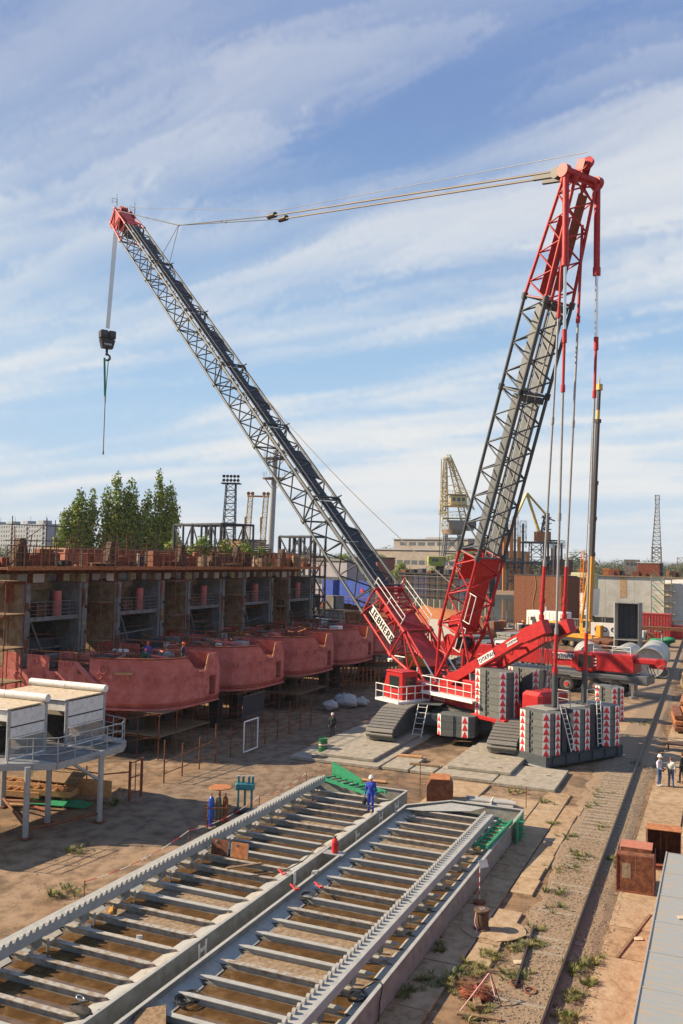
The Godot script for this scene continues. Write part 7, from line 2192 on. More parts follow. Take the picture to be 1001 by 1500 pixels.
	cb(y, "truck_cab", Vector3(-6.9, 2.6, 0), Vector3(2.4, 2.2, 2.5), M["yellow"], 0.15)
	bx(y, "windscreen", Vector3(-6.9, 3.0, 1.27), Vector3(1.7, 0.9, 0.03), M["glass_dark"])
	cb(y, "carrier_deck", Vector3(-1.6, 1.75, 0), Vector3(8.6, 0.5, 2.5), M["yellow"], 0.05)
	cb(y, "superstructure", Vector3(0.6, 2.9, 0), Vector3(4.2, 1.8, 2.4), M["yellow"], 0.1)
	cb(y, "operator_cab", Vector3(0.2, 3.6, 1.2), Vector3(1.6, 1.8, 1.0), M["yellow"], 0.12)
	bx(y, "operator_window", Vector3(0.2, 3.8, 1.72), Vector3(1.2, 1.1, 0.03), M["glass_dark"])
	var up := Vector3(0.054, 1.0, 0.0074).normalized()
	var f := Vector3(-0.59, 3.0, 0.2)
	beam(y, "boom_base", f, f + up * 11.5, 0.64, 0.72, M["yellow"], Vector3.BACK)
	beam(y, "boom_section", f + up * 11.5, f + up * 22.5, 0.56, 0.62, M["black_boom"], Vector3.BACK)
	beam(y, "boom_section", f + up * 22.5, f + up * 32.0, 0.46, 0.52, M["black_boom"], Vector3.BACK)
	beam(y, "boom_section", f + up * 32.0, f + up * 37.0, 0.36, 0.42, M["black_boom"], Vector3.BACK)
	for q in [11.5, 17.0, 22.5, 32.0]:
		beam(y, "boom_collar", f + up * (q - 0.3), f + up * (q + 0.3), 0.72, 0.76, M["black_boom"], Vector3.BACK)
	cb(y, "boom_head", f + up * 37.2, Vector3(0.8, 1.0, 0.8), M["yellow_dull"], 0.08)
	bar(y, "head_spike", f + up * 37.6, f + up * 38.6, 0.1, M["yellow_dull"], 6)
	bar(y, "lift_ram", f + Vector3(-1.4, -0.4, 0.3), f + up * 9.0 + Vector3(-0.2, 0, 0.3), 0.2, M["yellow"], 10)
	bar(y, "hoist_rope", f + up * 32.5 + Vector3(-0.8, 0, 0.3), f + Vector3(-0.7, 1.0, 0.4), 0.05, M["rope"], 5)
	bar(y, "hook_block", f + up * 33.6 + Vector3(0.35, 0, 0.4), f + up * 32.2 + Vector3(0.35, 0, 0.4), 0.28, M["yellow_dull"], 8)
	tower(y, "lattice_jib", f + Vector3(-1.2, 0.5, 0), f + Vector3(-1.1, 12.0, 0), 0.7, 0.6, 12, 0.05, 0.035, M["orange"])
	# ---- truck parked behind the arms
	var tk := thing("lorry", "dark lorry with a red dump bed behind the red arms", "lorry", Vector3(-23.6, 0, -112.0), deg_to_rad(-30.0))
	for x in [-2.0, 1.2, 2.8]:
		for sz: float in [-1.0, 1.0]:
			wheel(tk, Vector3(x, 0.55, sz * 1.0), 0.55, 0.4, Vector3(0, 0, sz), M["soot"])
	cb(tk, "chassis", Vector3(0.4, 0.9, 0), Vector3(6.6, 0.3, 2.0), M["soot"], 0.03)
	cb(tk, "lorry_cab", Vector3(-2.2, 2.0, 0), Vector3(1.9, 2.0, 2.3), M["pale_panel"], 0.15)
	bx(tk, "side_window", Vector3(-2.2, 2.4, 1.16), Vector3(1.2, 0.7, 0.03), M["glass_dark"])
	cb(tk, "dump_bed", Vector3(1.3, 1.9, 0), Vector3(4.4, 1.5, 2.4), M["rust_red"], 0.06)
	var van := thing("parked_van", "small white van parked behind the fourth ship bow", "van", Vector3(-49.0, 0, -104.0), deg_to_rad(-20.0))
	cb(van, "body", Vector3(0, 1.3, 0), Vector3(4.4, 1.5, 1.8), M["white"], 0.25)
	for x in [-1.4, 1.4]:
		for sz: float in [-1.0, 1.0]:
			wheel(van, Vector3(x, 0.36, sz * 0.8), 0.36, 0.24, Vector3(0, 0, sz), M["leg_grey"])
	bx(van, "side_window", Vector3(0.6, 1.65, 0.92), Vector3(2.2, 0.5, 0.03), M["glass_dark"])

# ================================================================ loose things in the yard
func build_small_things() -> void:
	F = Transform3D.IDENTITY
	# ---- gas cylinders in a rusty rack beside the trough
	var rk := thing("cylinder_trolley", "rusty trolley frame with a round lid behind the toothed bar", "trolley", Vector3(-22.7, 0, -38.2), 0.5)
	for q in [[-0.45, -0.25], [0.45, -0.25], [-0.45, 0.25], [0.45, 0.25]]:
		bar(rk, "frame_post", Vector3(q[0], 0, q[1]), Vector3(q[0], 1.1, q[1]), 0.03, M["rust"], 6)
	for y in [0.35, 0.95]:
		for e: float in [-1.0, 1.0]:
			bar(rk, "frame_rail", Vector3(-0.65, y, e * 0.27), Vector3(0.65, y, e * 0.27), 0.03, M["rust"], 6)
	bar(rk, "lid_post", Vector3(0.1, 0.9, 0), Vector3(0.1, 1.85, 0), 0.04, M["rust"], 6)
	cyl(rk, "lid", Vector3(0.1, 1.88, 0), 0.55, 0.05, M["rust_orange"], 18)
	for q in [[-0.3, "bright blue gas cylinder standing in the rusty trolley", "cyl_blue"], [0.05, "olive gas cylinder standing in the rusty trolley", "cyl_olive"], [0.38, "dark brown gas cylinder standing in the rusty trolley", "rust"]]:
		var c := thing("gas_cylinder", q[1], "gas cylinder", rk.position + Basis(Vector3.UP, 0.5) * Vector3(q[0], 0, 0))
		var st := ST()
		s_lathe(st, Vector3.ZERO, [Vector2(0, 0.02), Vector2(0.13, 0.02), Vector2(0.14, 0.06), Vector2(0.14, 1.25), Vector2(0.11, 1.38), Vector2(0.045, 1.46), Vector2(0, 1.46)], 16)
		smooth_done(st, c, "bottle", M[q[2]])
		bar(c, "valve", Vector3(0, 1.45, 0), Vector3(0, 1.6, 0), 0.035, M["rust_orange"], 8)
	# ---- teal pump stand
	var pu := thing("pump_stand", "teal painted pump stand with two legs and brass valves", "pump", Vector3(-22.75, 0, -41.0), 0.4)
	for x in [-0.35, 0.0, 0.35]:
		bar(pu, "leg", Vector3(x, 0, 0), Vector3(x, 1.2, 0), 0.06, M["teal"], 8)
	cb(pu, "manifold", Vector3(0, 1.3, 0), Vector3(1.0, 0.35, 0.4), M["teal"], 0.05)
	for x in [-0.35, -0.1, 0.2, 0.4]:
		bar(pu, "valve", Vector3(x, 1.45, 0), Vector3(x, 1.8, 0), 0.06, M["teal"], 8)
		bar(pu, "valve_wheel", Vector3(x, 1.8, 0), Vector3(x, 1.84, 0), 0.11, M["galv"], 10)
	cb(pu, "base", Vector3(0, 0.05, 0), Vector3(1.1, 0.1, 0.6), M["soot"], 0.01)
	# ---- rope line on stakes along the trough
	var rl := thing("rope_barrier", "red and white tape line on thin stakes beside the toothed bar", "barrier", Vector3(-22.0, 0, 0))
	var zs := [-27.5, -34.5, -41.0, -46.5]
	for i in zs.size():
		bar(rl, "stake", Vector3(0.05 * i, 0, zs[i]), Vector3(0.05 * i, 0.95, zs[i]), 0.022, M["rust"], 6)
		if i == 0: cb(rl, "stake_base", Vector3(0, 0.12, zs[i]), Vector3(0.35, 0.25, 0.35), M["rust"], 0.03)
	for i in zs.size() - 1:
		for k in 10:
			var t0 := k / 10.0
			var t1 := (k + 1) / 10.0
			var a := Vector3(0.05 * (i + t0), 0.9 - 1.0 * t0 * (1.0 - t0), lerpf(zs[i], zs[i + 1], t0))
			var b := Vector3(0.05 * (i + t1), 0.9 - 1.0 * t1 * (1.0 - t1), lerpf(zs[i], zs[i + 1], t1))
			bar(rl, "tape", a, b, 0.014, M["white"] if k % 2 else M["sign_red"], 5)
	# ---- two rusty square plates, plank, tools in the trough by the sand
	for q in [[-19.3, -32.75, "rusty square plate with rounded corners and dark stain, propped in the trough"], [-18.35, -32.75, "brighter rusty square plate with rounded corners, propped in the trough"]]:
		var p := thing("rusty_plate", q[2], "plate", Vector3(q[0], 0.76, q[1]), 0.05)
		cb(p, "sheet", Vector3(0, 0.3, 0), Vector3(0.78, 0.62, 0.03), M["rust"] if q[0] < -19 else M["rust_orange"], 0.012, Vector3(-0.15, 0, 0))
		for e: float in [-1.0, 1.0]:
			bar(p, "edge_rib", Vector3(e * 0.38, 0.02, 0.04), Vector3(e * 0.38, 0.58, -0.05), 0.022, M["galv"], 6)
		ring(p, "lifting_hole", Vector3(-0.15, 0.5, 0.0), 0.05, 0.03, Vector3(0, -0.15, 1).normalized(), M["galv"], 10)
	var pk := bx(self, "wood_plank", Vector3(-17.7, 0.79, -32.0), Vector3(0.14, 0.04, 1.5), M["old_wood"], Vector3(0, -0.7, 0.0))
	tag(pk, "short brown plank lying across the beams beside the rusty plates", "plank")
	var yt := thing("power_tool", "yellow hand tool lying in the trough water", "tool", Vector3(-19.9, 0.52, -26.4), 0.6)
	cb(yt, "tool_body", Vector3(0, 0.07, 0), Vector3(0.14, 0.12, 0.45), M["yellow"], 0.03)
	bar(yt, "tool_handle", Vector3(0, 0.08, -0.2), Vector3(0.1, 0.12, -0.5), 0.035, M["galv"], 8)
	for q in [[-19.95, -24.75, "folded white packing sheet in the silted bay, by the toothed bar"], [-17.85, -24.75, "folded white packing sheet in the silted bay, by the painted mark"]]:
		var w := thing("packing_sheet", q[2], "packing", Vector3(q[0], 0.535, q[1]), 0.3)
		cb(w, "sheet", Vector3(0, 0.02, 0), Vector3(0.5, 0.03, 0.22), M["white"], 0.005, Vector3(0, 0.2, 0.03))
		cb(w, "upright_flap", Vector3(0.25, 0.09, -0.12), Vector3(0.2, 0.16, 0.03), M["white"], 0.005)
	# ---- black bag with strap on the wall, hose coils, plate
	var bg := thing("tool_bag", "black tool bag with a shiny tool on the trough wall", "bag", Vector3(-15.95, 0.80, -20.0), 1.3)
	lump(bg, "bag_body", Vector3(0, 0.08, 0), Vector3(0.17, 0.1, 0.45), M["rubber"], 3)
	bar(bg, "strap", Vector3(-0.1, 0.15, -0.4), Vector3(0.15, 0.3, 0.1), 0.03, M["rubber"], 6)
	ring(bg, "tool_ring", Vector3(0.12, 0.28, -0.25), 0.12, 0.04, Vector3(0.3, 0.8, 0.3).normalized(), M["chrome"], 12)
	coil("coil of black cable in the trough bay next to the rusty plate", Vector3(-14.0, 0.6, -22.2), 0.34, 6, 11)
	coil("loose black cable loops on the outer rim of the trough", Vector3(-9.6, 0.66, -24.3), 0.3, 4, 12)
	coil("thin dark cable tangle on the plates beside the red clamps", Vector3(-14.1, 0.72, -30.4), 0.26, 4, 13)
	var rp := thing("steel_plate", "brown steel plate lying on the trough corner beside a cable coil", "plate", Vector3(-14.15, 0.80, -20.6), 0.6)
	cb(rp, "sheet", Vector3(0, 0.0, 0), Vector3(0.85, 0.02, 1.0), M["old_wood"], 0.004, Vector3(0.05, 0, 0.1))
	cable("dark cable trailing along the trough rim", [Vector3(-15.9, 0.85, -36.5), Vector3(-15.95, 0.83, -35.0), Vector3(-15.75, 0.86, -33.5), Vector3(-16.0, 0.8, -32.2), Vector3(-16.6, 0.79, -31.4), Vector3(-17.2, 0.77, -31.0)], 0.02)
	cable("black cable hanging over the outer trough wall", [Vector3(-9.7, 0.7, -24.6), Vector3(-9.3, 0.93, -24.9), Vector3(-9.07, 0.92, -24.8), Vector3(-9.06, 0.5, -24.6), Vector3(-9.05, 0.05, -24.5)], 0.02)
	cable("thin cable lying over the toothed bar", [Vector3(-10.9, 0.78, -30.2), Vector3(-10.5, 1.36, -30.0), Vector3(-9.97, 1.35, -30.0), Vector3(-9.92, 0.7, -29.8), Vector3(-9.7, 0.62, -29.2)], 0.012)
	# red clamps
	for q in [[-14.72, -30.4, "red clamp on the wall between the troughs, beside a cable tangle"], [-15.85, -31.6, "small red clamp on the trough rim beside the rusty plank"], [-14.0, -31.0, "long red clamp lying on the beam of the trough"]]:
		var c := thing("red_clamp", q[2], "clamp", Vector3(q[0], 0.92, q[1]), 0.8)
		bar(c, "clamp_bar", Vector3(0, 0.03, -0.3), Vector3(0, 0.03, 0.3), 0.035, M["sign_red"], 6)
		bar(c, "clamp_jaw", Vector3(0, 0.03, 0.25), Vector3(0.16, 0.03, 0.25), 0.03, M["sign_red"], 6)
		bar(c, "clamp_screw", Vector3(0.1, 0.03, -0.25), Vector3(0.16, 0.03, 0.2), 0.02, M["rust"], 6)
	# bent pipe that bridges the walls, white bracket
	var bpz := thing("bent_pipe", "bent steel pipe with a white bracket bridging the two troughs", "pipe", Vector3(-15.2, 0, -32.0))
	var st2 := ST()
	s_path(st2, [Vector3(-0.25, 0.6, 0.1), Vector3(-0.2, 0.2, 0.05), Vector3(0.0, 0.12, 0), Vector3(0.45, 0.2, -0.1), Vector3(0.5, 0.9, -0.1), Vector3(0.75, 0.95, -0.1)].map(func(v): return v + Vector3(0, 0.1, 0)), 0.05, 8)
	done(st2, bpz, "pipe_run", M["galv"])
	cb(bpz, "bracket", Vector3(-0.2, 0.72, 0.1), Vector3(0.05, 0.5, 0.22), M["white"], 0.01)
	# ---- fire extinguisher on the rim
	var fe := thing("fire_extinguisher", "red fire extinguisher standing between the two troughs", "extinguisher", Vector3(-14.95, 0.9, -34.8))
	var st3 := ST()
	s_lathe(st3, Vector3.ZERO, [Vector2(0, 0), Vector2(0.13, 0.0), Vector2(0.14, 0.04), Vector2(0.14, 0.42), Vector2(0.1, 0.54), Vector2(0.04, 0.58), Vector2(0, 0.58)], 18)
	smooth_done(st3, fe, "bottle", M["red_plain"])
	bar(fe, "valve", Vector3(0, 0.56, 0), Vector3(0, 0.66, 0), 0.04, M["black"], 8)
	bar(fe, "lever", Vector3(-0.08, 0.66, 0), Vector3(0.1, 0.69, 0), 0.02, M["black"], 6)
	bar(fe, "hose", Vector3(0.05, 0.6, 0), Vector3(0.17, 0.3, 0.03), 0.02, M["black"], 6)
	cb(bpz, "rest_plate", Vector3(0.25, 0.88, -2.8), Vector3(0.9, 0.03, 0.5), M["galv"], 0.005)
	# ---- green slotted frames
	green_frame("green slotted steel rack lying across the far end of the trough", Vector3(-20.3, 0.95, -46.7), Vector3(-16.3, 0.95, -44.6), 1.0, 0.75)
	green_frame("small green steel ladder frame lying inside the outer trough wall", Vector3(-9.85, 0.95, -38.2), Vector3(-9.65, 1.05, -42.2), 0.55, 0.3)
	var gb := thing("green_steps", "green folding steps against the end of the outer trough", "steps", Vector3(-8.95, 0, -43.2))
	for q in [[0.0, 0.0], [0.0, 0.75]]:
		cb(gb, "side_panel", Vector3(q[0] + 0.05, 0.55, q[1]), Vector3(0.08, 1.1, 0.55), M["green_paint"], 0.02)
	for k in 3:
		cb(gb, "tread", Vector3(0.15, 0.3 + k * 0.3, 0.38), Vector3(0.3, 0.04, 0.6), M["green_paint"], 0.01)
	# ---- rods
	for q in [["thin rusty rod standing beside the rusty tank", -15.6, -48.2, 1.85], ["thin rusty rod standing beside the bundle of pipes", -9.7, -48.4, 1.2]]:
		var r := bar(self, "steel_rod", Vector3(q[1], -0.02, q[2]), Vector3(q[1], q[3], q[2]), 0.022, M["rust"], 6)
		tag(r, q[0], "rod")
	var tp := thing("tape_post", "thin post wound with red and white tape beside the trough wall", "post", Vector3(-8.65, 0, -34.4))
	for k in 9:
		bar(tp, "post_band", Vector3(0, 0.17 * k, 0), Vector3(0, 0.17 * (k + 1), 0), 0.016, M["white"] if k % 2 else M["sign_red"], 6)
	cb(tp, "sign_plate", Vector3(0.14, 1.55, 0), Vector3(0.34, 0.3, 0.02), M["galv"], 0.004, Vector3(-0.5, 0.4, 0.2))
	cyl(tp, "post_base", Vector3(0, 0.06, 0), 0.24, 0.1, M["rust"], 14)
	# ---- bollard
	var bo := thing("mooring_bollard", "squat rusty brown bollard with a flat cap on the concrete", "bollard", Vector3(-7.95, 0.0, -32.05))
	var st4 := ST()
	s_lathe(st4, Vector3.ZERO, [Vector2(0.3, 0), Vector2(0.3, 0.08), Vector2(0.235, 0.12), Vector2(0.225, 0.62), Vector2(0.25, 0.66), Vector2(0.29, 0.69), Vector2(0.29, 0.74), Vector2(0.27, 0.76), Vector2(0.0, 0.765)], 24)
	smooth_done(st4, bo, "post", M["rust_dark"])
	ring(bo, "cap_ring", Vector3(0, 0.765, 0), 0.09, 0.03, Vector3.UP, M["galv"], 12)
	cable("strip of red and white tape hanging down the bollard", [Vector3(-8.1, 0.75, -31.85), Vector3(-8.15, 0.35, -31.78), Vector3(-8.05, 0.12, -31.72), Vector3(-8.08, 0.04, -31.5)], 0.02, "tape_pink")
	# broken concrete apron round the bollard
	var ap := ST()
	var rr := RandomNumberGenerator.new()
	rr.seed = 2
	var o := []
	for k in 16:
		var a := TAU * k / 16.0
		o.append(Vector3(-7.6 + cos(a) * (1.15 + rr.randf_range(-0.18, 0.15)), 0.034, -32.2 + sin(a) * (1.0 + rr.randf_range(-0.15, 0.2))))
	s_prism(ap, o, Vector3(0, 0.03, 0))
	var apo := done(ap, self, "concrete_apron", M["concrete_c"])
	tag(apo, "broken concrete apron round the bollard", "concrete")
	# ---- scrap heap with flanges and tape
	var sh := thing("scrap_heap", "rusty heap of scrap metal with bent rods in the weeds", "scrap", Vector3(-6.95, 0, -27.4))
	lump(sh, "heap", Vector3(0, 0.02, 0), Vector3(0.5, 0.16, 0.42), M["rust_red"], 21, 0.9)
	for k in 40:
		var a := TAU * k / 14.0 + rr.randf()
		bar(sh, "bent_rod", Vector3(cos(a) * 0.2, 0.15 + rr.randf() * 0.15, sin(a) * 0.2), Vector3(cos(a + 0.5) * rr.randf_range(0.4, 0.85), rr.randf_range(0.04, 0.4), sin(a + 0.5) * rr.randf_range(0.4, 0.8)), 0.012, M["rust"], 5)
	for q in [[-5.95, -28.5, "rusty pipe flange lying by the rail, next to the scrap heap"], [-5.45, -28.2, "rusty pipe flange lying against the rail"]]:
		var f := thing("pipe_flange", q[2], "flange", Vector3(q[0], 0.05, q[1]))
		ring(f, "flange_ring", Vector3.ZERO, 0.17, 0.07, Vector3(0.1, 1, 0.1).normalized(), M["rust"], 18)
	var tr := thing("tape_tripod", "thin rod tripod with red and white tape over the scrap heap", "tripod", Vector3(-6.5, 0, -27.2))
	for q in [[0.45, 0.25], [-0.4, 0.3], [0.05, -0.45]]:
		bar(tr, "rod", Vector3(q[0], 0, q[1]), Vector3(0, 0.85, 0), 0.015, M["rust"], 5)
	bar(tr, "tape", Vector3(0, 0.8, 0), Vector3(-0.6, 0.04, 1.2), 0.018, M["tape_pink"], 5)
	bar(tr, "tape", Vector3(0, 0.8, 0), Vector3(0.25, 0.3, 0.3), 0.018, M["tape_pink"], 5)
	for q in [["dark wooden wedge beside the scrap heap", Vector3(-6.7, 0.1, -26.6), Vector3(0.22, 0.16, 0.5), 0.4, "old_wood"], ["long grey timber offcut lying below the scrap heap", Vector3(-6.5, 0.06, -26.0), Vector3(1.3, 0.08, 0.16), 0.15, "old_wood"], ["dark board lying on the slabs across the track", Vector3(-2.9, 0.05, -34.0), Vector3(0.12, 0.05, 4.4), -0.17, "old_wood"], ["short timber balks on the concrete plate before the crane", Vector3(-19.0, 0.22, -56.4), Vector3(1.7, 0.16, 0.35), 0.12, "wood"], ["timber balk lying on the edge of the concrete plate", Vector3(-17.4, 0.2, -54.6), Vector3(1.9, 0.14, 0.3), 0.05, "old_wood"], ["brown plank on the sand behind the trough end", Vector3(-19.4, 0.02, -50.0), Vector3(2.2, 0.08, 0.3), 0.1, "wood"]]:
		var w := cb(self, "timber_offcut", q[1], q[2], M[q[4]], 0.012, Vector3(0, q[3], 0))
		tag(w, q[0], "timber")
	for q in [["scrap of white paper on the weeds beside the loose rail", -6.2, -30.0], ["flattened pale carton on the slabs beside the grey roof", -2.75, -33.7]]:
		var w := cb(self, "paper_scrap", Vector3(q[1], 0.06, q[2]), Vector3(0.32, 0.012, 0.24), M["roof_board"], 0.003, Vector3(0.05, 0.4, 0.06))
		tag(w, q[0], "paper")
	# ---- rusty tank with cut corners, pipes
	var rb := thing("rusty_tank", "rusty brown box tank with cut off upper corners on the sand", "tank", Vector3(-14.2, 0, -47.4), 0.28)
	wall_plate(rb, "tank_front", [Vector3(-0.72, 0, 0), Vector3(0.72, 0, 0), Vector3(0.72, 0.85, 0), Vector3(0.5, 1.22, 0), Vector3(-0.5, 1.22, 0), Vector3(-0.72, 0.85, 0)], Vector3(0, 0, -1.3), M["rust"])
	cb(rb, "tank_lid", Vector3(0, 1.24, -0.65), Vector3(1.1, 0.03, 1.4), M["rust_orange"], 0.006)
	var pb := thing("pipe_bundle", "bundle of pale grey pipes tied with a band on the sand", "pipe bundle", Vector3(-11.6, 0, -48.3), 0.1)
	for q in [[0, 0.09, 0], [0, 0.09, 0.2], [0, 0.09, -0.2], [0, 0.09, 0.4], [0.1, 0.25, 0.1], [-0.1, 0.25, -0.1], [0.15, 0.25, 0.3]]:
		bar(pb, "pipe", Vector3(-1.25 + q[0], q[1], q[2]), Vector3(1.25 + q[0], q[1], q[2]), 0.095, M["pipe_grey"], 12)
	cb(pb, "band", Vector3(0.1, 0.17, 0.1), Vector3(0.05, 0.38, 0.9), M["white"], 0.01)
	# ---- rusty boxes beyond the track, grey roof
	var b1 := thing("steel_box", "big closed rusty steel box with faded red top beyond the track", "steel box", Vector3(-3.25, 0.03, -38.25), 0.03)
	for k in 2:
		cb(b1, "front_plate", Vector3(-0.36 + k * 0.725, 0.74, 0), Vector3(0.72, 1.46, 0.03), M["rust"], 0.006)
	for q in [[-0.72, -0.75], [0.72, -0.75]]:
		cb(b1, "side_plate", Vector3(q[0], 0.74, q[1]), Vector3(0.03, 1.46, 1.46), M["rust"], 0.006)
	cb(b1, "top_plate", Vector3(0, 1.62, -1.0), Vector3(1.25, 0.03, 1.0), M["faded_red"], 0.006, Vector3(0.02, 0, 0))
	cb(b1, "shelf_plate", Vector3(0, 1.47, -0.3), Vector3(1.42, 0.03, 0.55), M["rust"], 0.006)
	cb(b1, "upper_front", Vector3(0, 1.55, -0.5), Vector3(1.2, 0.16, 0.03), M["rust"], 0.004)
	for e: float in [-1.0, 1.0]:
		cb(b1, "edge_angle", Vector3(e * 0.71, 0.74, 0.03), Vector3(0.05, 1.46, 0.03), M["rust_red"], 0.005)
	cb(b1, "edge_angle", Vector3(0, 0.03, 0.03), Vector3(1.46, 0.06, 0.03), M["rust_red"], 0.005)
	cb(b1, "pale_patch", Vector3(-0.34, 0.85, 0.018), Vector3(0.34, 0.6, 0.006), M["weathered"], 0.002)
	var b2 := thing("steel_box", "open rusty steel box with inner ribs behind the closed one", "steel box", Vector3(-2.35, 0.03, -41.6), 0.05)
	cb(b2, "top_plate", Vector3(0, 1.72, -0.35), Vector3(1.45, 0.03, 0.9), M["rust_orange"], 0.006)
	cb(b2, "floor_plate", Vector3(0, 0.2, -0.35), Vector3(1.4, 0.03, 0.9), M["rust_red"], 0.006)
	cb(b2, "back_plate", Vector3(0, 0.95, -0.78), Vector3(1.4, 1.5, 0.03), M["rust"], 0.006)
	for x in [-0.68, -0.15, 0.1, 0.68]:
		cb(b2, "rib", Vector3(x, 0.95, -0.4), Vector3(0.03, 1.5, 0.75 if absf(x) > 0.5 else 0.35), M["rust"], 0.006)
	wall_plate(b2, "gable_plate", [Vector3(-0.75, 1.0, 0.1), Vector3(-0.75, 1.7, -0.3), Vector3(-0.75, 1.2, -0.8)], Vector3(0.03, 0, 0), M["rust"])
	for z in [0.0, -0.7]:
		bx(b2, "bearer", Vector3(0, 0.08, z), Vector3(1.5, 0.16, 0.12), M["rust_red"])
	var hut := thing("site_hut", "flat roofed hut with pale grey stained sheet roof beyond the track", "hut", Vector3(-1.95, 0, -36.6))
	var z := 0.0
	for k in 9:
		cb(hut, "roof_sheet", Vector3(2.6, 2.28, 1.16 + k * 2.34), Vector3(5.2, 0.05, 2.32), M["roof_sheet"], 0.008, Vector3(0.004 * (k % 2), 0, 0))
	for k in 10:
		cb(hut, "roof_rib", Vector3(2.6, 2.312, 0.02 + k * 2.34), Vector3(5.18, 0.025, 0.05), M["roof_sheet"], 0.006)
	cb(hut, "edge_strip", Vector3(-0.02, 2.27, 10.5), Vector3(0.05, 0.14, 21.1), M["roof_sheet"], 0.008)
	bx(hut, "wall", Vector3(0.15, 1.1, 10.5), Vector3(0.08, 2.3, 20.8), M["cont_red"])
	bx(hut, "wall", Vector3(2.6, 1.1, 0.12), Vector3(4.9, 2.3, 0.08), M["cont_red"])
	bx(hut, "wall", Vector3(5.05, 1.1, 10.5), Vector3(0.08, 2.3, 20.8), M["cont_red"])
	bx(hut, "wall", Vector3(2.6, 1.1, 20.95), Vector3(4.9, 2.3, 0.08), M["cont_red"])
	cb(hut, "roof_board", Vector3(0.9, 2.33, 6.4), Vector3(0.5, 0.03, 0.25), M["roof_board"], 0.004, Vector3(0, 0.3, 0))
	# ---- stacks at the edge of the yard
	var es := thing("beam_stack", "stack of orange rusty steel beams beyond the track", "beam stack", Vector3(-3.0, 0, -77.5), 0.1)
	for i in 3:
		for j in 3:
			cb(es, "beam", Vector3(j * 0.75 - 0.4, 0.35 + i * 0.42, -i * 0.3), Vector3(0.62, 0.34, 5.0), M["rust_orange"] if (i + j) % 2 else M["rust"], 0.03)
	var es2 := thing("beam_stack", "longer stack of brown steel plates farther along the track", "beam stack", Vector3(-2.6, 0, -87.0), 0.0)
	for i in 3:
		cb(es2, "plate", Vector3(0, 0.25 + i * 0.4, 0), Vector3(2.2 - i * 0.2, 0.3, 7.0 - i), M["rust"] if i % 2 else M["rust_orange"], 0.03)
	var th := thing("tarp_heap", "tan tarpaulin covered heap beside the track near the big pipes", "heap", Vector3(-3.6, 0, -106.0))
	lump(th, "cover", Vector3(0.6, 0.9, 0), Vector3(1.2, 1.5, 4.0), M["tarp_tan"], 8, 0.4)
	lump(th, "fold", Vector3(0.2, 0.6, 3.0), Vector3(0.8, 1.0, 1.6), M["tarp_tan"], 9, 0.4)
	var tl := thing("rusty_table", "low rusty steel trestle beyond the track", "trestle", Vector3(-3.0, 0, -68.5))
	for x in [-0.6, 0.6]:
		bar(tl, "trestle_leg", Vector3(x, 0, -0.3), Vector3(x, 0.4, -0.3), 0.04, M["rust"], 6)
		bar(tl, "trestle_leg", Vector3(x, 0, 0.3), Vector3(x, 0.4, 0.3), 0.04, M["rust"], 6)
	cb(tl, "trestle_top", Vector3(0, 0.42, 0), Vector3(1.6, 0.06, 0.7), M["rust"], 0.01)
	# ---- sacks
	for q in [["pale lumpy sack by the sheet of the third bow shoring", -31.3, -71.2, 0.7, 1], ["largest pale sack of the heap near the third bow", -30.6, -73.4, 0.95, 2], ["pale sack half hidden behind the largest one", -31.6, -74.6, 0.8, 3], ["flat pale sack at the edge of the road", -29.8, -74.6, 0.65, 4], ["white sack beside the mobile crane outrigger", -10.4, -77.6, 0.75, 6]]:
		var s := thing("sack", q[0], "sack", Vector3(q[1], 0, q[2]), 0.5)
		lump(s, "bag", Vector3(0, q[3] * 0.5, 0), Vector3(q[3], q[3] * 0.6, q[3] * 0.75), M["bag"], q[4] + 40, 0.5, 10, 16)
		lump(s, "knot", Vector3(0.1, q[3] * 1.08, 0), Vector3(0.16, 0.14, 0.16), M["bag"], q[4], 0.5, 6, 8)
	# ---- barrel, dark drip plate
	var ba := thing("oil_drum", "green oil drum with an orange and white band on the concrete", "drum", Vector3(-24.75, 0.15, -55.2))
	var st5 := ST()
	s_lathe(st5, Vector3.ZERO, [Vector2(0, 0.0), Vector2(0.3, 0.0), Vector2(0.31, 0.02), Vector2(0.3, 0.05), Vector2(0.3, 0.3), Vector2(0.315, 0.32), Vector2(0.3, 0.34), Vector2(0.3, 0.6), Vector2(0.315, 0.62), Vector2(0.3, 0.64), Vector2(0.3, 0.86), Vector2(0.31, 0.89), Vector2(0.29, 0.9), Vector2(0.28, 0.87), Vector2(0, 0.87)], 28)
	smooth_done(st5, ba, "drum_body", M["green_drum"])
	put(ba, "orange_band", ring_band(0.306, 0.14), M["rust_orange"], Transform3D(Basis.IDENTITY, Vector3(0, 0.42, 0)))
	put(ba, "white_band", ring_band(0.308, 0.05), M["white"], Transform3D(Basis.IDENTITY, Vector3(0, 0.48, 0)))
	var dp := cyl(self, "drip_tray", Vector3(-24.3, 0.165, -53.7), 0.55, 0.03, M["black"], 22)
	tag(dp, "round black drip tray lying in front of the green drum", "tray")
	# ---- timber and boards under the platform
	var wp := [["broad plywood sheet on top of the timber pile", Vector3(-33.4, 0.95, -39.2), Vector3(2.9, 0.06, 1.3), 0.12, "old_wood", 0.25], ["pale board leaning at the end of the timber pile", Vector3(-31.4, 0.55, -39.4), Vector3(2.6, 0.9, 0.07), 0.15, "wood", 0.0]]
	for q in wp:
		var w := cb(self, "plywood_sheet", q[1], q[2], M[q[4]], 0.01, Vector3(q[5], q[3], 0.0))
		tag(w, q[0], "board")
	var pile := [[-35.2, -38.4, 0.55], [-33.8, -38.6, 0.6], [-34.6, -37.6, 0.35], [-32.9, -38.0, 0.5]]
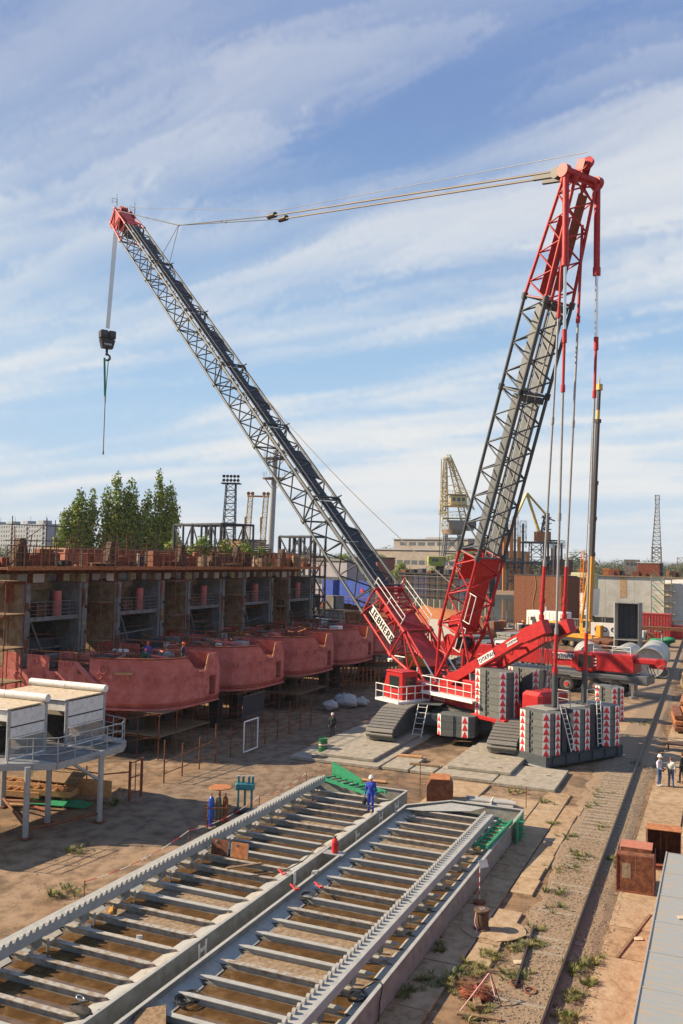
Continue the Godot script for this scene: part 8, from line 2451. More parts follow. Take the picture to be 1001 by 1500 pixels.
	for k in 4:
		var c := thing("timber_crate", "%s open timber crate tray in the pile below the grey platform" % ["first", "second", "third", "fourth"][k], "crate", Vector3(pile[k][0], 0, pile[k][1]), 0.12 + 0.03 * k, "timber trays below the platform")
		for e: float in [-1.0, 1.0]:
			cb(c, "long_side", Vector3(0, pile[k][2], e * 0.42), Vector3(2.9, 0.3, 0.06), M["wood"], 0.008)
		for j in 6:
			cb(c, "cross_board", Vector3(-1.35 + j * 0.54, pile[k][2] - 0.02, 0), Vector3(0.07, 0.26, 0.8), M["wood"], 0.006)
		for j in 4:
			cb(c, "floor_board", Vector3(-1.1 + j * 0.72, pile[k][2] - 0.17, 0), Vector3(0.68, 0.03, 0.84), M["old_wood"] if j % 2 else M["wood"], 0.004)
		for e: float in [-1.0, 1.0]:
			cb(c, "bearer", Vector3(e * 1.0, (pile[k][2] - 0.2) * 0.5, 0), Vector3(0.2, maxf(0.1, pile[k][2] - 0.2), 0.8), M["old_wood"], 0.01)
	var gt := ST()
	s_prism(gt, [Vector3(-33.6, 0.02, -36.9), Vector3(-30.2, 0.03, -37.6), Vector3(-29.9, 0.25, -37.9), Vector3(-31.0, 0.2, -38.2), Vector3(-33.4, 0.12, -37.5)], Vector3(0, 0.03, 0))
	var go := done(gt, self, "green_sheet", M["green_paint"])
	tag(go, "crumpled green sheet at the foot of the timber pile", "sheet")
	var rdp := bar(self, "red_pipe", Vector3(-32.9, 0.08, -36.6), Vector3(-31.6, 0.08, -36.3), 0.08, M["rust_red"], 8)
	tag(rdp, "short red pipe lying in front of the timber pile", "pipe")
	for q in [["long brown plank on the sand behind the timber pile", -32.6, -40.4, 3.0], ["second brown plank on the sand before the timber pile", -34.2, -36.4, 2.2]]:
		var w := cb(self, "wood_plank", Vector3(q[1], 0.04, q[2]), Vector3(q[3], 0.05, 0.2), M["wood"], 0.008, Vector3(0, 0.2, 0))
		tag(w, q[0], "plank")
	# ---- painted marks on the outer trough wall (flat paint)
	var pm := thing("paint_mark", "white painted letter on the trough wall above the gap", "paint mark", Vector3(-15.445, 0.5, -25.3))
	for e: float in [-1.0, 1.0]:
		bx(pm, "stroke", Vector3(0, 0, e * 0.2), Vector3(0.004, 0.56, 0.12), M["white"], Vector3(0.06 * e, 0, 0))
	bx(pm, "stroke", Vector3(0.002, 0.03, 0), Vector3(0.004, 0.13, 0.4), M["white"])
	for q in [["white painted tick on the trough wall near the worker", -38.6], ["white painted letter on the trough wall below the worker", -41.6], ["white painted letter on the trough wall at its far end", -43.9]]:
		var p2 := thing("paint_mark", q[0], "paint mark", Vector3(-15.445, 0.5, q[1]))
		for e: float in [-1.0, 1.0]:
			if e > 0.0 or q[1] < -40.0: bx(p2, "stroke", Vector3(0, 0, e * 0.22), Vector3(0.004, 0.5, 0.12), M["white"])
		bx(p2, "stroke", Vector3(0.002, 0.0, 0), Vector3(0.004, 0.12, 0.44), M["white"])

func green_frame(label: String, a: Vector3, b: Vector3, w: float, h: float) -> void:
	var t := thing("green_rack", label, "rack", a)
	var d := b - a
	var side := d.cross(Vector3.UP).normalized() * w
	beam(t, "side_rail", Vector3.ZERO, d, 0.1, 0.16, M["green_paint"])
	beam(t, "side_rail", side, d + side, 0.1, 0.16, M["green_paint"])
	if h > 0.5: wall_plate(t, "tall_plate", [Vector3(0, 0.05, 0), d * 0.6 + Vector3(0, 0.05, 0), d * 0.55 + Vector3(0, 0.3, 0), Vector3(0, h, 0)], side.normalized() * 0.05, M["green_paint"])
	var n := int(d.length() / 0.5)
	for k in n:
		beam(t, "slat", d * (k + 0.5) / n, d * (k + 0.5) / n + side, 0.12, 0.06, M["green_paint"])
	for f in [0.05, 0.95]:
		cb(t, "foot", d * f + side * 0.5 + Vector3(0, -0.09, 0), Vector3(0.2, 0.12, 0.2), M["green_paint"], 0.02)

func coil(label: String, c: Vector3, r: float, n: int, sd: int) -> void:
	var t := thing("cable_coil", label, "cable", c)
	var rr := RandomNumberGenerator.new()
	rr.seed = sd
	for k in n:
		var st := ST()
		var pts := []
		var ph := rr.randf() * TAU
		var r2 := r * rr.randf_range(0.75, 1.1)
		var off := Vector3(rr.randf_range(-0.08, 0.08), 0.02 * k, rr.randf_range(-0.08, 0.08))
		for i in 19:
			var a := ph + TAU * i / 18.0
			pts.append(off + Vector3(cos(a) * r2, 0.015 * sin(a * 2.0 + ph), sin(a) * r2 * 1.25))
		s_path(st, pts, 0.014, 5)
		done(st, t, "loop", M["rubber"])

func cable(label: String, pts: Array, r: float, mk := "rubber") -> void:
	var st := ST()
	var c := Curve3D.new()
	for p in pts: c.add_point(p)
	for i in range(1, pts.size() - 1):
		var d: Vector3 = (pts[i + 1] - pts[i - 1]) * 0.16
		c.set_point_in(i, -d)
		c.set_point_out(i, d)
	var q := []
	for i in 25: q.append(c.sample_baked(c.get_baked_length() * i / 24.0, true))
	s_path(st, q, r, 6)
	var o := done(st, self, "cable", M[mk])
	tag(o, label, "cable" if mk == "rubber" else "tape")

# ================================================================ people
# body = tapered capsules joined by a smooth minimum, meshed as surface nets
func net_mesh(bones: Array, cell: float, blend: float) -> Array:
	# bones: [a, b, ra, rb, region]; returns [verts, normals, quads as index list, regions]
	var lo := Vector3.INF
	var hi := -Vector3.INF
	for b in bones:
		var r: float = maxf(b[2], b[3]) + blend + cell * 2.0
		lo = lo.min(b[0] - Vector3.ONE * r).min(b[1] - Vector3.ONE * r)
		hi = hi.max(b[0] + Vector3.ONE * r).max(b[1] + Vector3.ONE * r)
	var nx := int((hi.x - lo.x) / cell) + 2
	var ny := int((hi.y - lo.y) / cell) + 2
	var nz := int((hi.z - lo.z) / cell) + 2
	var f := PackedFloat32Array()
	f.resize(nx * ny * nz)
	f.fill(1.0)
	var reg := PackedByteArray()
	reg.resize(nx * ny * nz)
	var best := PackedFloat32Array()
	best.resize(nx * ny * nz)
	best.fill(9.0)
	for b in bones:
		var a: Vector3 = b[0]
		var d: Vector3 = b[1] - b[0]
		var l2 := maxf(d.length_squared(), 0.000001)
		var rm: float = maxf(b[2], b[3]) + blend + cell * 2.0
		var p0 := ((a.min(b[1]) - Vector3.ONE * rm - lo) / cell).floor()
		var p1 := ((a.max(b[1]) + Vector3.ONE * rm - lo) / cell).ceil()
		for i in range(maxi(0, int(p0.x)), mini(nx, int(p1.x) + 1)):
			for j in range(maxi(0, int(p0.y)), mini(ny, int(p1.y) + 1)):
				for k in range(maxi(0, int(p0.z)), mini(nz, int(p1.z) + 1)):
					var p := lo + Vector3(i, j, k) * cell
					var t := clampf((p - a).dot(d) / l2, 0.0, 1.0)
					var v: float = p.distance_to(a + d * t) - lerpf(b[2], b[3], t)
					var q := (i * ny + j) * nz + k
					var o := f[q]
					var h := clampf(0.5 + 0.5 * (o - v) / blend, 0.0, 1.0)
					f[q] = lerpf(o, v, h) - blend * h * (1.0 - h)
					if v < best[q]:
						best[q] = v
						reg[q] = b[4]
	var idx := {}
	var verts := PackedVector3Array()
	var regs := PackedByteArray()
	var quads := PackedInt32Array()
	var sx := ny * nz
	var offs := [0, sx, nz, sx + nz, 1, sx + 1, nz + 1, sx + nz + 1]
	var co := [Vector3(0, 0, 0), Vector3(1, 0, 0), Vector3(0, 1, 0), Vector3(1, 1, 0), Vector3(0, 0, 1), Vector3(1, 0, 1), Vector3(0, 1, 1), Vector3(1, 1, 1)]
	var ed := [[0, 1], [2, 3], [4, 5], [6, 7], [0, 2], [1, 3], [4, 6], [5, 7], [0, 4], [1, 5], [2, 6], [3, 7]]
	for i in nx - 1:
		for j in ny - 1:
			for k in nz - 1:
				var q := (i * ny + j) * nz + k
				var neg := 0
				for c in 8:
					if f[q + offs[c]] < 0.0: neg += 1
				if neg == 0 or neg == 8: continue
				var s := Vector3.ZERO
				var n := 0
				for e in ed:
					var va := f[q + offs[e[0]]]
					var vb := f[q + offs[e[1]]]
					if (va < 0.0) != (vb < 0.0):
						s += co[e[0]].lerp(co[e[1]], va / (va - vb))
						n += 1
				idx[q] = verts.size()
				verts.append(lo + (Vector3(i, j, k) + s / n) * cell)
				regs.append(reg[q])
	for q in idx:
		var z: int = q % nz
		var y: int = (q / nz) % ny
		var x: int = q / sx
		if x == 0 or y == 0 or z == 0: continue
		# edges leaving this corner along x, y and z
		for ax in 3:
			var step: int = [sx, nz, 1][ax]
			var u: int = [nz, 1, sx][ax]
			var v: int = [1, sx, nz][ax]
			var a := f[q]
			var b := f[q + step]
			if (a < 0.0) == (b < 0.0): continue
			var c: Array = [q, q - u, q - u - v, q - v]
			if not (idx.has(c[1]) and idx.has(c[2]) and idx.has(c[3])): continue
			var o: Array = [idx[c[0]], idx[c[1]], idx[c[2]], idx[c[3]]]
			if a > 0.0: o.reverse()
			for m in [0, 1, 2, 0, 2, 3]: quads.append(o[m])
	return [verts, quads, regs]

var hand_data := []

func hand() -> Array:
	# relaxed right hand, wrist at the origin, fingers towards -y, thumb towards +z
	if hand_data.is_empty():
		var b := []
		b.append([Vector3(0, 0.01, 0), Vector3(0, -0.05, 0), 0.026, 0.03, 0])
		b.append([Vector3(0, -0.045, 0.018), Vector3(0, -0.085, 0.026), 0.022, 0.014, 0])
		b.append([Vector3(0, -0.045, -0.014), Vector3(0, -0.08, -0.026), 0.022, 0.013, 0])
		var fl := [0.068, 0.078, 0.073, 0.056]
		for i in 4:
			var z := 0.03 - i * 0.019
			var r := 0.0095 - i * 0.0006
			var a := Vector3(0, -0.085, z)
			var m := a + Vector3(0.006, -fl[i] * 0.5, 0.0)
			var e := m + Vector3(0.020, -fl[i] * 0.30, 0.0)
			var g := e + Vector3(0.018, -fl[i] * 0.12, 0.0)
			b.append([a, m, r + 0.001, r, 0])
			b.append([m, e, r, r - 0.001, 0])
			b.append([e, g, r - 0.001, r - 0.0015, 0])
		b.append([Vector3(0.004, -0.02, 0.022), Vector3(0.012, -0.055, 0.05), 0.015, 0.011, 0])
		b.append([Vector3(0.012, -0.055, 0.05), Vector3(0.022, -0.085, 0.052), 0.011, 0.009, 0])
		hand_data = net_mesh(b, 0.006, 0.007)
	return hand_data

# pose: dictionary with the joints that differ from a relaxed standing figure (local, facing +z)
func person(label: String, at: Vector3, turn: float, height: float, pose: Dictionary, col: Dictionary, helmet := Color(0, 0, 0, 0), group := "") -> Node3D:
	var t := thing("person", label, "person", at, turn, group)
	var j := {
		"hip": Vector3(0, 0.96, 0), "chest": Vector3(0, 1.30, -0.01), "neck": Vector3(0, 1.50, 0.0), "head": Vector3(0, 1.64, 0.03),
		"hl": Vector3(0.095, 0.92, 0), "hr": Vector3(-0.095, 0.92, 0), "kl": Vector3(0.11, 0.50, 0.03), "kr": Vector3(-0.11, 0.50, 0.02), "al": Vector3(0.12, 0.085, -0.02), "ar": Vector3(-0.12, 0.085, -0.03),
		"sl": Vector3(0.185, 1.43, 0), "sr": Vector3(-0.185, 1.43, 0), "el": Vector3(0.255, 1.15, -0.03), "er": Vector3(-0.255, 1.15, -0.03), "wl": Vector3(0.27, 0.90, 0.06), "wr": Vector3(-0.27, 0.90, 0.06)}
	for k in pose: j[k] = pose[k]
	var b := []
	# regions: 0 skin, 1 upper clothing, 2 trousers, 3 shoes, 4 hair
	b.append([j.hip + Vector3(0.07, 0, 0), j.hip - Vector3(0.07, 0, 0), 0.125, 0.125, 2])
	b.append([j.hip + Vector3(0, 0.10, 0), j.chest - Vector3(0, 0.06, 0), 0.135, 0.15, 1])
	b.append([j.chest + Vector3(0.07, 0.03, 0), j.chest + Vector3(-0.07, 0.03, 0), 0.145, 0.145, 1])
	b.append([j.sl + Vector3(-0.04, 0, 0), j.sr + Vector3(0.04, 0, 0), 0.085, 0.085, 1])
	b.append([j.neck - Vector3(0, 0.04, 0), j.head - Vector3(0, 0.02, 0.02), 0.058, 0.052, 0])
	for s in ["l", "r"]:
		b.append([j["h" + s], j["k" + s], 0.098, 0.066, 2])
		b.append([j["k" + s], j["a" + s] + Vector3(0, 0.05, 0), 0.066, 0.058, 2])
		b.append([j["a" + s] + Vector3(0, -0.02, -0.03), j["a" + s] + Vector3(0.015 * (1 if s == "l" else -1), -0.045, 0.15), 0.048, 0.038, 3])
		b.append([j["s" + s], j["e" + s], 0.072, 0.053, 1])
		b.append([j["e" + s], j["w" + s], 0.052, 0.038, 1])
	# head: skull, jaw, nose, ears
	var h: Vector3 = j.head
	b.append([h + Vector3(0, 0.055, -0.015), h + Vector3(0, 0.045, 0.015), 0.088, 0.085, 4])
	b.append([h + Vector3(0, 0.0, 0.03), h + Vector3(0, -0.055, 0.045), 0.066, 0.045, 0])
	b.append([h + Vector3(0, 0.015, 0.105), h + Vector3(0, -0.012, 0.118), 0.011, 0.015, 0])
	for e: float in [-1.0, 1.0]:
		b.append([h + Vector3(e * 0.085, 0.02, 0.0), h + Vector3(e * 0.088, -0.015, 0.005), 0.016, 0.012, 0])
	var data := net_mesh(b, 0.02, 0.035)
	var st := SurfaceTool.new()
	st.begin(Mesh.PRIMITIVE_TRIANGLES)
	var tone := [col.get("skin", K(0.42, 0.22, 0.14)), col.top, col.legs, col.get("shoes", K(0.02, 0.018, 0.016)), col.get("hair", K(0.03, 0.02, 0.014))]
	var vs: PackedVector3Array = data[0]
	var rg: PackedByteArray = data[2]
	var sc := height / 1.76
	for i in vs.size():
		var c: Color = tone[rg[i]]
		if rg[i] == 4 and vs[i].z > h.z + 0.055 and vs[i].y < h.y + 0.075: c = tone[0]
		if rg[i] <= 0 or rg[i] == 4:
			for e: float in [-1.0, 1.0]:
				if vs[i].distance_to(h + Vector3(e * 0.034, 0.025, 0.092)) < 0.016: c = K(0.03, 0.02, 0.02)
			if vs[i].distance_to(h + Vector3(0, -0.045, 0.092)) < 0.018: c = K(0.30, 0.10, 0.08)
		st.set_color(c)
		st.add_vertex(vs[i] * sc)
	for q in data[1]: st.add_index(q)
	var off := vs.size()
	var hd := hand()
	for s in ["l", "r"]:
		var dir: Vector3 = (j["w" + s] - j["e" + s]).normalized()
		var y := -dir
		var z := Vector3.BACK
		z = (z - y * z.dot(y)).normalized()
		var x := y.cross(z)
		var mir := -1.0 if s == "l" else 1.0
		var hv: PackedVector3Array = hd[0]
		for v in hv:
			st.set_color(col.get("glove", tone[0]))
			st.add_vertex((j["w" + s] + (x * v.x * mir + y * v.y + z * v.z)) * sc)
		var qs: PackedInt32Array = hd[1]
		for k in range(0, qs.size(), 3):
			if s == "r":
				st.add_index(off + qs[k]); st.add_index(off + qs[k + 1]); st.add_index(off + qs[k + 2])
			else:
				st.add_index(off + qs[k]); st.add_index(off + qs[k + 2]); st.add_index(off + qs[k + 1])
		off += hv.size()
	st.generate_normals()
	put(t, "body", st.commit(), M["cloth"], Transform3D.IDENTITY)
	if helmet.a > 0.5:
		var s2 := ST()
		s_lathe(s2, Vector3.ZERO, [Vector2(0.135, 0.0), Vector2(0.115, 0.012), Vector2(0.112, 0.05), Vector2(0.095, 0.1), Vector2(0.055, 0.13), Vector2(0, 0.14)], 20, Basis.IDENTITY.scaled(Vector3(1, 1, 1.12)))
		s_box(s2, Vector3(0, 0.006, 0.14), Vector3(0.15, 0.012, 0.07))
		s_box(s2, Vector3(0, 0.12, 0), Vector3(0.03, 0.05, 0.16))
		var hm := plain("helmet%s" % helmet, helmet, 0.35)
		smooth_done(s2, t, "helmet", hm, Transform3D(Basis.IDENTITY.scaled(Vector3.ONE * sc), (h + Vector3(0, 0.075, -0.005)) * sc))
	return t

func build_people() -> void:
	F = Transform3D.IDENTITY
	var m := StandardMaterial3D.new()
	m.vertex_color_use_as_albedo = true
	m.roughness = 0.85
	M["cloth"] = m
	var jeans := K(0.05, 0.10, 0.22)
	var white := K(0.75, 0.75, 0.73)
	var orange := K(0.72, 0.10, 0.03)
	# worker on the trough, bag in the hand
	var w := person("person in blue overalls and white helmet standing on the trough wall with a bag", Vector3(-15.85, 0.82, -41.2), deg_to_rad(-2.0), 1.74,
		{"wr": Vector3(-0.29, 0.87, 0.04), "er": Vector3(-0.26, 1.14, -0.02), "head": Vector3(0.02, 1.63, 0.045)}, {"top": K(0.02, 0.045, 0.36), "legs": K(0.02, 0.045, 0.36), "shoes": K(0.015, 0.013, 0.012)}, Color(0.8, 0.8, 0.78))
	var bg := thing("shoulder_bag", "dark bag hanging from the hand of the worker in blue", "bag", w.position + Vector3(-0.30, 0.40, 0.08))
	cb(bg, "bag_body", Vector3(0, 0.12, 0), Vector3(0.16, 0.30, 0.28), M["rubber"], 0.04)
	bar(bg, "bag_handle", Vector3(0, 0.25, -0.08), Vector3(0, 0.40, 0.0), 0.012, M["rubber"], 6)
	bar(bg, "bag_handle", Vector3(0, 0.25, 0.08), Vector3(0, 0.40, 0.0), 0.012, M["rubber"], 6)
	bx(w, "knee_stripe", Vector3(0.11, 0.31, 0.075), Vector3(0.1, 0.03, 0.012), M["white"])
	bx(w, "knee_stripe", Vector3(-0.11, 0.31, 0.07), Vector3(0.1, 0.03, 0.012), M["white"])
	# three people talking beyond the track
	var p1 := person("person in pale lilac shirt, jeans and white helmet talking beyond the track", Vector3(-3.5, 0.03, -57.0), deg_to_rad(70.0), 1.77,
		{"wl": Vector3(0.20, 1.02, 0.20), "el": Vector3(0.25, 1.13, 0.0), "wr": Vector3(-0.16, 1.03, 0.22), "er": Vector3(-0.25, 1.13, 0.02)}, {"top": K(0.52, 0.50, 0.60), "legs": jeans, "shoes": K(0.5, 0.5, 0.5)}, Color(0.8, 0.8, 0.78), "people talking beyond the track")
	var s1 := bar(p1, "bag_strap", Vector3(-0.16, 1.46, 0.13), Vector3(0.19, 1.0, 0.12), 0.018, M["rubber"], 6)
	cb(p1, "hip_bag", Vector3(0.2, 0.95, 0.1), Vector3(0.1, 0.22, 0.24), M["rubber"], 0.03)
	var p2 := person("bare headed person in pale grey shirt and jeans seen from behind beyond the track", Vector3(-2.85, 0.03, -57.1), deg_to_rad(160.0), 1.72,
		{"wl": Vector3(0.27, 1.0, 0.18), "wr": Vector3(-0.25, 0.95, 0.1), "ar": Vector3(-0.15, 0.085, -0.05)}, {"top": K(0.45, 0.47, 0.45), "legs": jeans, "shoes": K(0.05, 0.06, 0.08), "hair": K(0.14, 0.06, 0.03)}, Color(0, 0, 0, 0), "people talking beyond the track")
	cb(p2, "hip_bag", Vector3(0.0, 0.98, -0.17), Vector3(0.24, 0.2, 0.09), M["rubber"], 0.03)
	person("person in black clothes at the edge of the group beyond the track", Vector3(-2.25, 0.03, -58.4), deg_to_rad(-120.0), 1.8,
		{"kl": Vector3(0.13, 0.5, 0.1), "al": Vector3(0.14, 0.085, 0.1)}, {"top": K(0.016, 0.018, 0.016), "legs": K(0.016, 0.017, 0.018), "hair": K(0.12, 0.05, 0.03)}, Color(0, 0, 0, 0), "people talking beyond the track")
	# worker in the shade by the drum
	person("person in dark clothes and white helmet standing in the shade behind the green drum", Vector3(-26.4, 0.0, -60.5), deg_to_rad(10.0), 1.72,
		{}, {"top": K(0.018, 0.026, 0.024), "legs": K(0.02, 0.03, 0.028)}, Color(0.6, 0.6, 0.58))
	# three on the deck of the first bow
	person("person in dark jacket and orange helmet walking on the first ship bow deck", Vector3(-34.9, 5.2, -53.4), deg_to_rad(120.0), 1.75,
		{"kl": Vector3(0.1, 0.5, 0.16), "al": Vector3(0.1, 0.085, 0.18), "ar": Vector3(-0.1, 0.085, -0.22), "kr": Vector3(-0.1, 0.5, -0.04)}, {"top": K(0.014, 0.02, 0.04), "legs": K(0.02, 0.06, 0.035)}, orange, "workers on the ship bow")
	person("person in bright blue jacket and orange helmet on the first ship bow deck", Vector3(-37.0, 5.2, -52.2), deg_to_rad(30.0), 1.75,
		{"wl": Vector3(0.2, 1.0, 0.22), "wr": Vector3(-0.2, 1.0, 0.22)}, {"top": K(0.02, 0.06, 0.45), "legs": K(0.02, 0.05, 0.3)}, orange, "workers on the ship bow")
	person("person in green jacket and orange helmet leaning on the first ship bow bulwark", Vector3(-36.3, 5.2, -50.9), deg_to_rad(40.0), 1.55,
		{"chest": Vector3(0, 1.25, 0.1), "neck": Vector3(0, 1.43, 0.16), "head": Vector3(0, 1.55, 0.24), "sl": Vector3(0.185, 1.36, 0.13), "sr": Vector3(-0.185, 1.36, 0.13), "el": Vector3(0.25, 1.12, 0.2), "er": Vector3(-0.25, 1.12, 0.2), "wl": Vector3(0.2, 1.0, 0.4), "wr": Vector3(-0.2, 1.0, 0.4)}, {"top": K(0.015, 0.10, 0.05), "legs": K(0.02, 0.07, 0.04)}, orange, "workers on the ship bow")

# ================================================================ trees and weeds
func leaf_crown(par: Node, blobs: Array, count: int, size: float, sd: int, m: Material, upright := 0.0) -> void:
	# blobs: [centre, half axes]; leaves are small bent quads spread through the outer part of each blob
	var r := RandomNumberGenerator.new()
	r.seed = sd
	var st := SurfaceTool.new()
	st.begin(Mesh.PRIMITIVE_TRIANGLES)
	var vol := 0.0
	for b in blobs: vol += b[1].x * b[1].y * b[1].z
	var tones := [K(0.13, 0.20, 0.03), K(0.17, 0.245, 0.035), K(0.20, 0.275, 0.04), K(0.10, 0.16, 0.026), K(0.26, 0.28, 0.045)]
	for b in blobs:
		var n := int(count * b[1].x * b[1].y * b[1].z / vol)
		for i in n:
			var d := Vector3(r.randfn(), r.randfn(), r.randfn()).normalized()
			var rad := pow(r.randf(), 0.45)
			var p: Vector3 = b[0] + Vector3(d.x * b[1].x, d.y * b[1].y, d.z * b[1].z) * rad
			var nrm := (d + Vector3(r.randfn(), r.randfn() * 0.8 + 0.3, r.randfn()) * 0.7).normalized()
			var ax := nrm.cross(Vector3(r.randfn(), r.randfn(), r.randfn())).normalized()
			if upright > 0.0: ax = (ax + Vector3.UP * upright).normalized()
			var ay := nrm.cross(ax).normalized()
			var s := size * r.randf_range(0.6, 1.35)
			var c: Color = tones[r.randi() % 5]
			if r.randf() < 0.06: c = K(0.22, 0.19, 0.03)
			st.set_color(c)
			var a := p - ax * s
			var e := p + ax * s
			var q := p + ay * s * 0.62 + nrm * s * 0.12
			var w := p - ay * s * 0.62 + nrm * s * 0.12
			for v in [a, q, e, a, e, w]: st.add_vertex(v)
	st.generate_normals()
	put(par, "crown", st.commit(), m, Transform3D.IDENTITY)

func tree_wood(par: Node, h: float, r0: float, limbs: Array, sd: int) -> void:
	var st := ST()
	var r := RandomNumberGenerator.new()
	r.seed = sd
	var p := Vector3.ZERO
	for k in 7:
		var q := Vector3(r.randf_range(-0.15, 0.15), h * (k + 1) / 7.0, r.randf_range(-0.15, 0.15))
		s_bar(st, p, q, r0 * (1.0 - k / 8.0), r0 * (1.0 - (k + 1) / 8.0), 8, false)
		p = q
	done(st, par, "trunk", M["bark"])
	for l in limbs:
		var s2 := ST()
		var a := Vector3(0, l[1], 0)
		var mid: Vector3 = a.lerp(l[0], 0.5) + Vector3(0, 0.4, 0)
		s_bar(s2, a, mid, r0 * 0.4, r0 * 0.26, 6, false)
		s_bar(s2, mid, l[0], r0 * 0.26, r0 * 0.08, 6, false)
		done(s2, par, "limb", M["bark"])

func build_plants() -> void:
	F = Transform3D.IDENTITY
	surf("bark", K(0.09, 0.075, 0.055), K(0.06, 0.05, 0.038), K(0.13, 0.11, 0.085), 0.95, 0.0, 0.6, 0.5)
	var leaf := StandardMaterial3D.new()
	leaf.vertex_color_use_as_albedo = true
	leaf.roughness = 0.7
	leaf.cull_mode = BaseMaterial3D.CULL_DISABLED
	leaf.backlight_enabled = true
	leaf.backlight = Color(0.5, 0.6, 0.18)
	M["leaf"] = leaf
	var r := RandomNumberGenerator.new()
	# ---- poplars: bundles of upright plumes
	var specs := [["poplar tree with a narrow crown, outermost from the truss frame", Vector3(-99.4, 0, -119.2), 24.2, 2.7, 301, [[-1.6, 0.86], [0.0, 1.0], [1.5, 0.95], [-2.6, 0.66], [0.6, 0.9]]],
		["broad poplar tree between two others", Vector3(-93.6, 0, -122.6), 26.0, 3.0, 302, [[-1.6, 0.92], [-0.4, 1.0], [0.9, 0.98], [2.2, 0.95], [0.2, 0.8]]],
		["tallest poplar tree with leaning side branches, next to the truss frame", Vector3(-87.6, 0, -125.2), 26.6, 3.2, 303, [[-1.2, 0.88], [0.3, 1.0], [1.4, 0.93], [2.7, 0.82], [-2.3, 0.74]]]]
	var right := Vector3(0.918, 0, -0.395)
	for s in specs:
		var t := thing("poplar_tree", s[0], "tree", s[1], 0.0, "poplars behind the ships")
		var H: float = s[2]
		var blobs := []
		var limbs := []
		r.seed = s[4]
		for q in s[5]:
			var off: Vector3 = right * q[0] * 1.15 + Vector3(r.randf_range(-0.6, 0.6), 0, r.randf_range(-0.8, 0.8))
			var top: float = H * q[1]
			# plume built of stacked, wobbling clumps that taper to a point
			var y := H * 0.22
			var k := 0
			while y < top - 0.5:
				var f := (y - H * 0.22) / (top - H * 0.22)
				var w := lerpf(2.75, 0.7, pow(f, 1.7)) * r.randf_range(0.8, 1.15)
				var lean := off * lerpf(0.45, 1.0, f)
				blobs.append([lean + Vector3(r.randf_range(-0.35, 0.35), y, r.randf_range(-0.35, 0.35)), Vector3(w, r.randf_range(1.2, 1.9), w)])
				y += r.randf_range(1.1, 1.6)
				k += 1
			limbs.append([off + Vector3(0, top * 0.85, 0), H * 0.15])
		for k in 10:
			var a := r.randf() * TAU
			blobs.append([Vector3(cos(a) * r.randf_range(1.6, 2.6), r.randf_range(H * 0.2, H * 0.62), sin(a) * r.randf_range(1.2, 2.2)), Vector3(0.8, 1.5, 0.8)])
		tree_wood(t, H * 0.8, 0.5, limbs, s[4])
		leaf_crown(t, blobs, 36000, 0.24, s[4], leaf, 0.6)
	# ---- round bushy trees behind the deckhouses
	var bush := [["yellow green bushy tree beside the stacked boards", Vector3(-66.6, 0, -101.6), 14.6, 2.2], ["tallest yellow green bushy tree behind the ships", Vector3(-64.6, 0, -103.0), 16.2, 2.6], ["bushy tree in front of the truss frame", Vector3(-62.0, 0, -104.4), 15.6, 2.4], ["bushy tree beside the orange pylons", Vector3(-59.6, 0, -105.2), 15.4, 2.3], ["thin bushy tree beside the lamp mast", Vector3(-57.6, 0, -106.4), 14.6, 1.9], ["small green tree between the poplars and the ships", Vector3(-90.0, 0, -104.0), 16.0, 2.6], ["leafy tree in front of the apartment block", Vector3(-108.0, 0, -107.5), 17.0, 3.2], ["dark leafy tree beside the truss frame end", Vector3(-81.0, 0, -121.0), 16.8, 2.2], ["autumn tree in front of the apartment block", Vector3(-116.0, 0, -112.0), 14.8, 3.4], ["green tree before the far end of the apartment block", Vector3(-121.0, 0, -104.0), 16.6, 3.0],
		["green tree in front of the grey workshop", Vector3(-106.0, 0, -282.0), 15.0, 3.4], ["bush beside the lime green crane", Vector3(-92.0, 0, -262.0), 11.6, 3.4], ["tree between the brick house and the workshop", Vector3(-118.0, 0, -278.0), 14.8, 3.2], ["low tree under the portal crane", Vector3(-80.0, 0, -262.0), 10.6, 3.2], ["tree beside the brick house behind the boom", Vector3(-97.0, 0, -236.0), 12.4, 3.0]]
	for k in bush.size():
		var b: Array = bush[k]
		var t := thing("bushy_tree", b[0], "tree", b[1], 0.0, "trees behind the yard")
		r.seed = 700 + k
		var blobs := []
		var limbs := []
		var H: float = b[2]
		var R: float = b[3]
		for i in 14:
			var d := Vector3(r.randfn(), r.randfn() * 0.8, r.randfn()).normalized() * pow(r.randf(), 0.5)
			var s := r.randf_range(0.35, 0.6) * R
			blobs.append([Vector3(d.x * R * 0.85, H * 0.68 + d.y * H * 0.26, d.z * R * 0.85), Vector3(s, s * 0.85, s)])
			if i % 3 == 0: limbs.append([Vector3(d.x * R * 0.7, H * 0.7 + d.y * H * 0.2, d.z * R * 0.7), H * 0.35])
		blobs.append([Vector3(0, H * 0.9, 0), Vector3(R * 0.4, H * 0.09, R * 0.4)])
		tree_wood(t, H * 0.8, 0.26, limbs, 700 + k)
		leaf_crown(t, blobs, 3600, 0.2, 700 + k, leaf if not b[0].begins_with("autumn") else leaf_autumn(), 0.1)
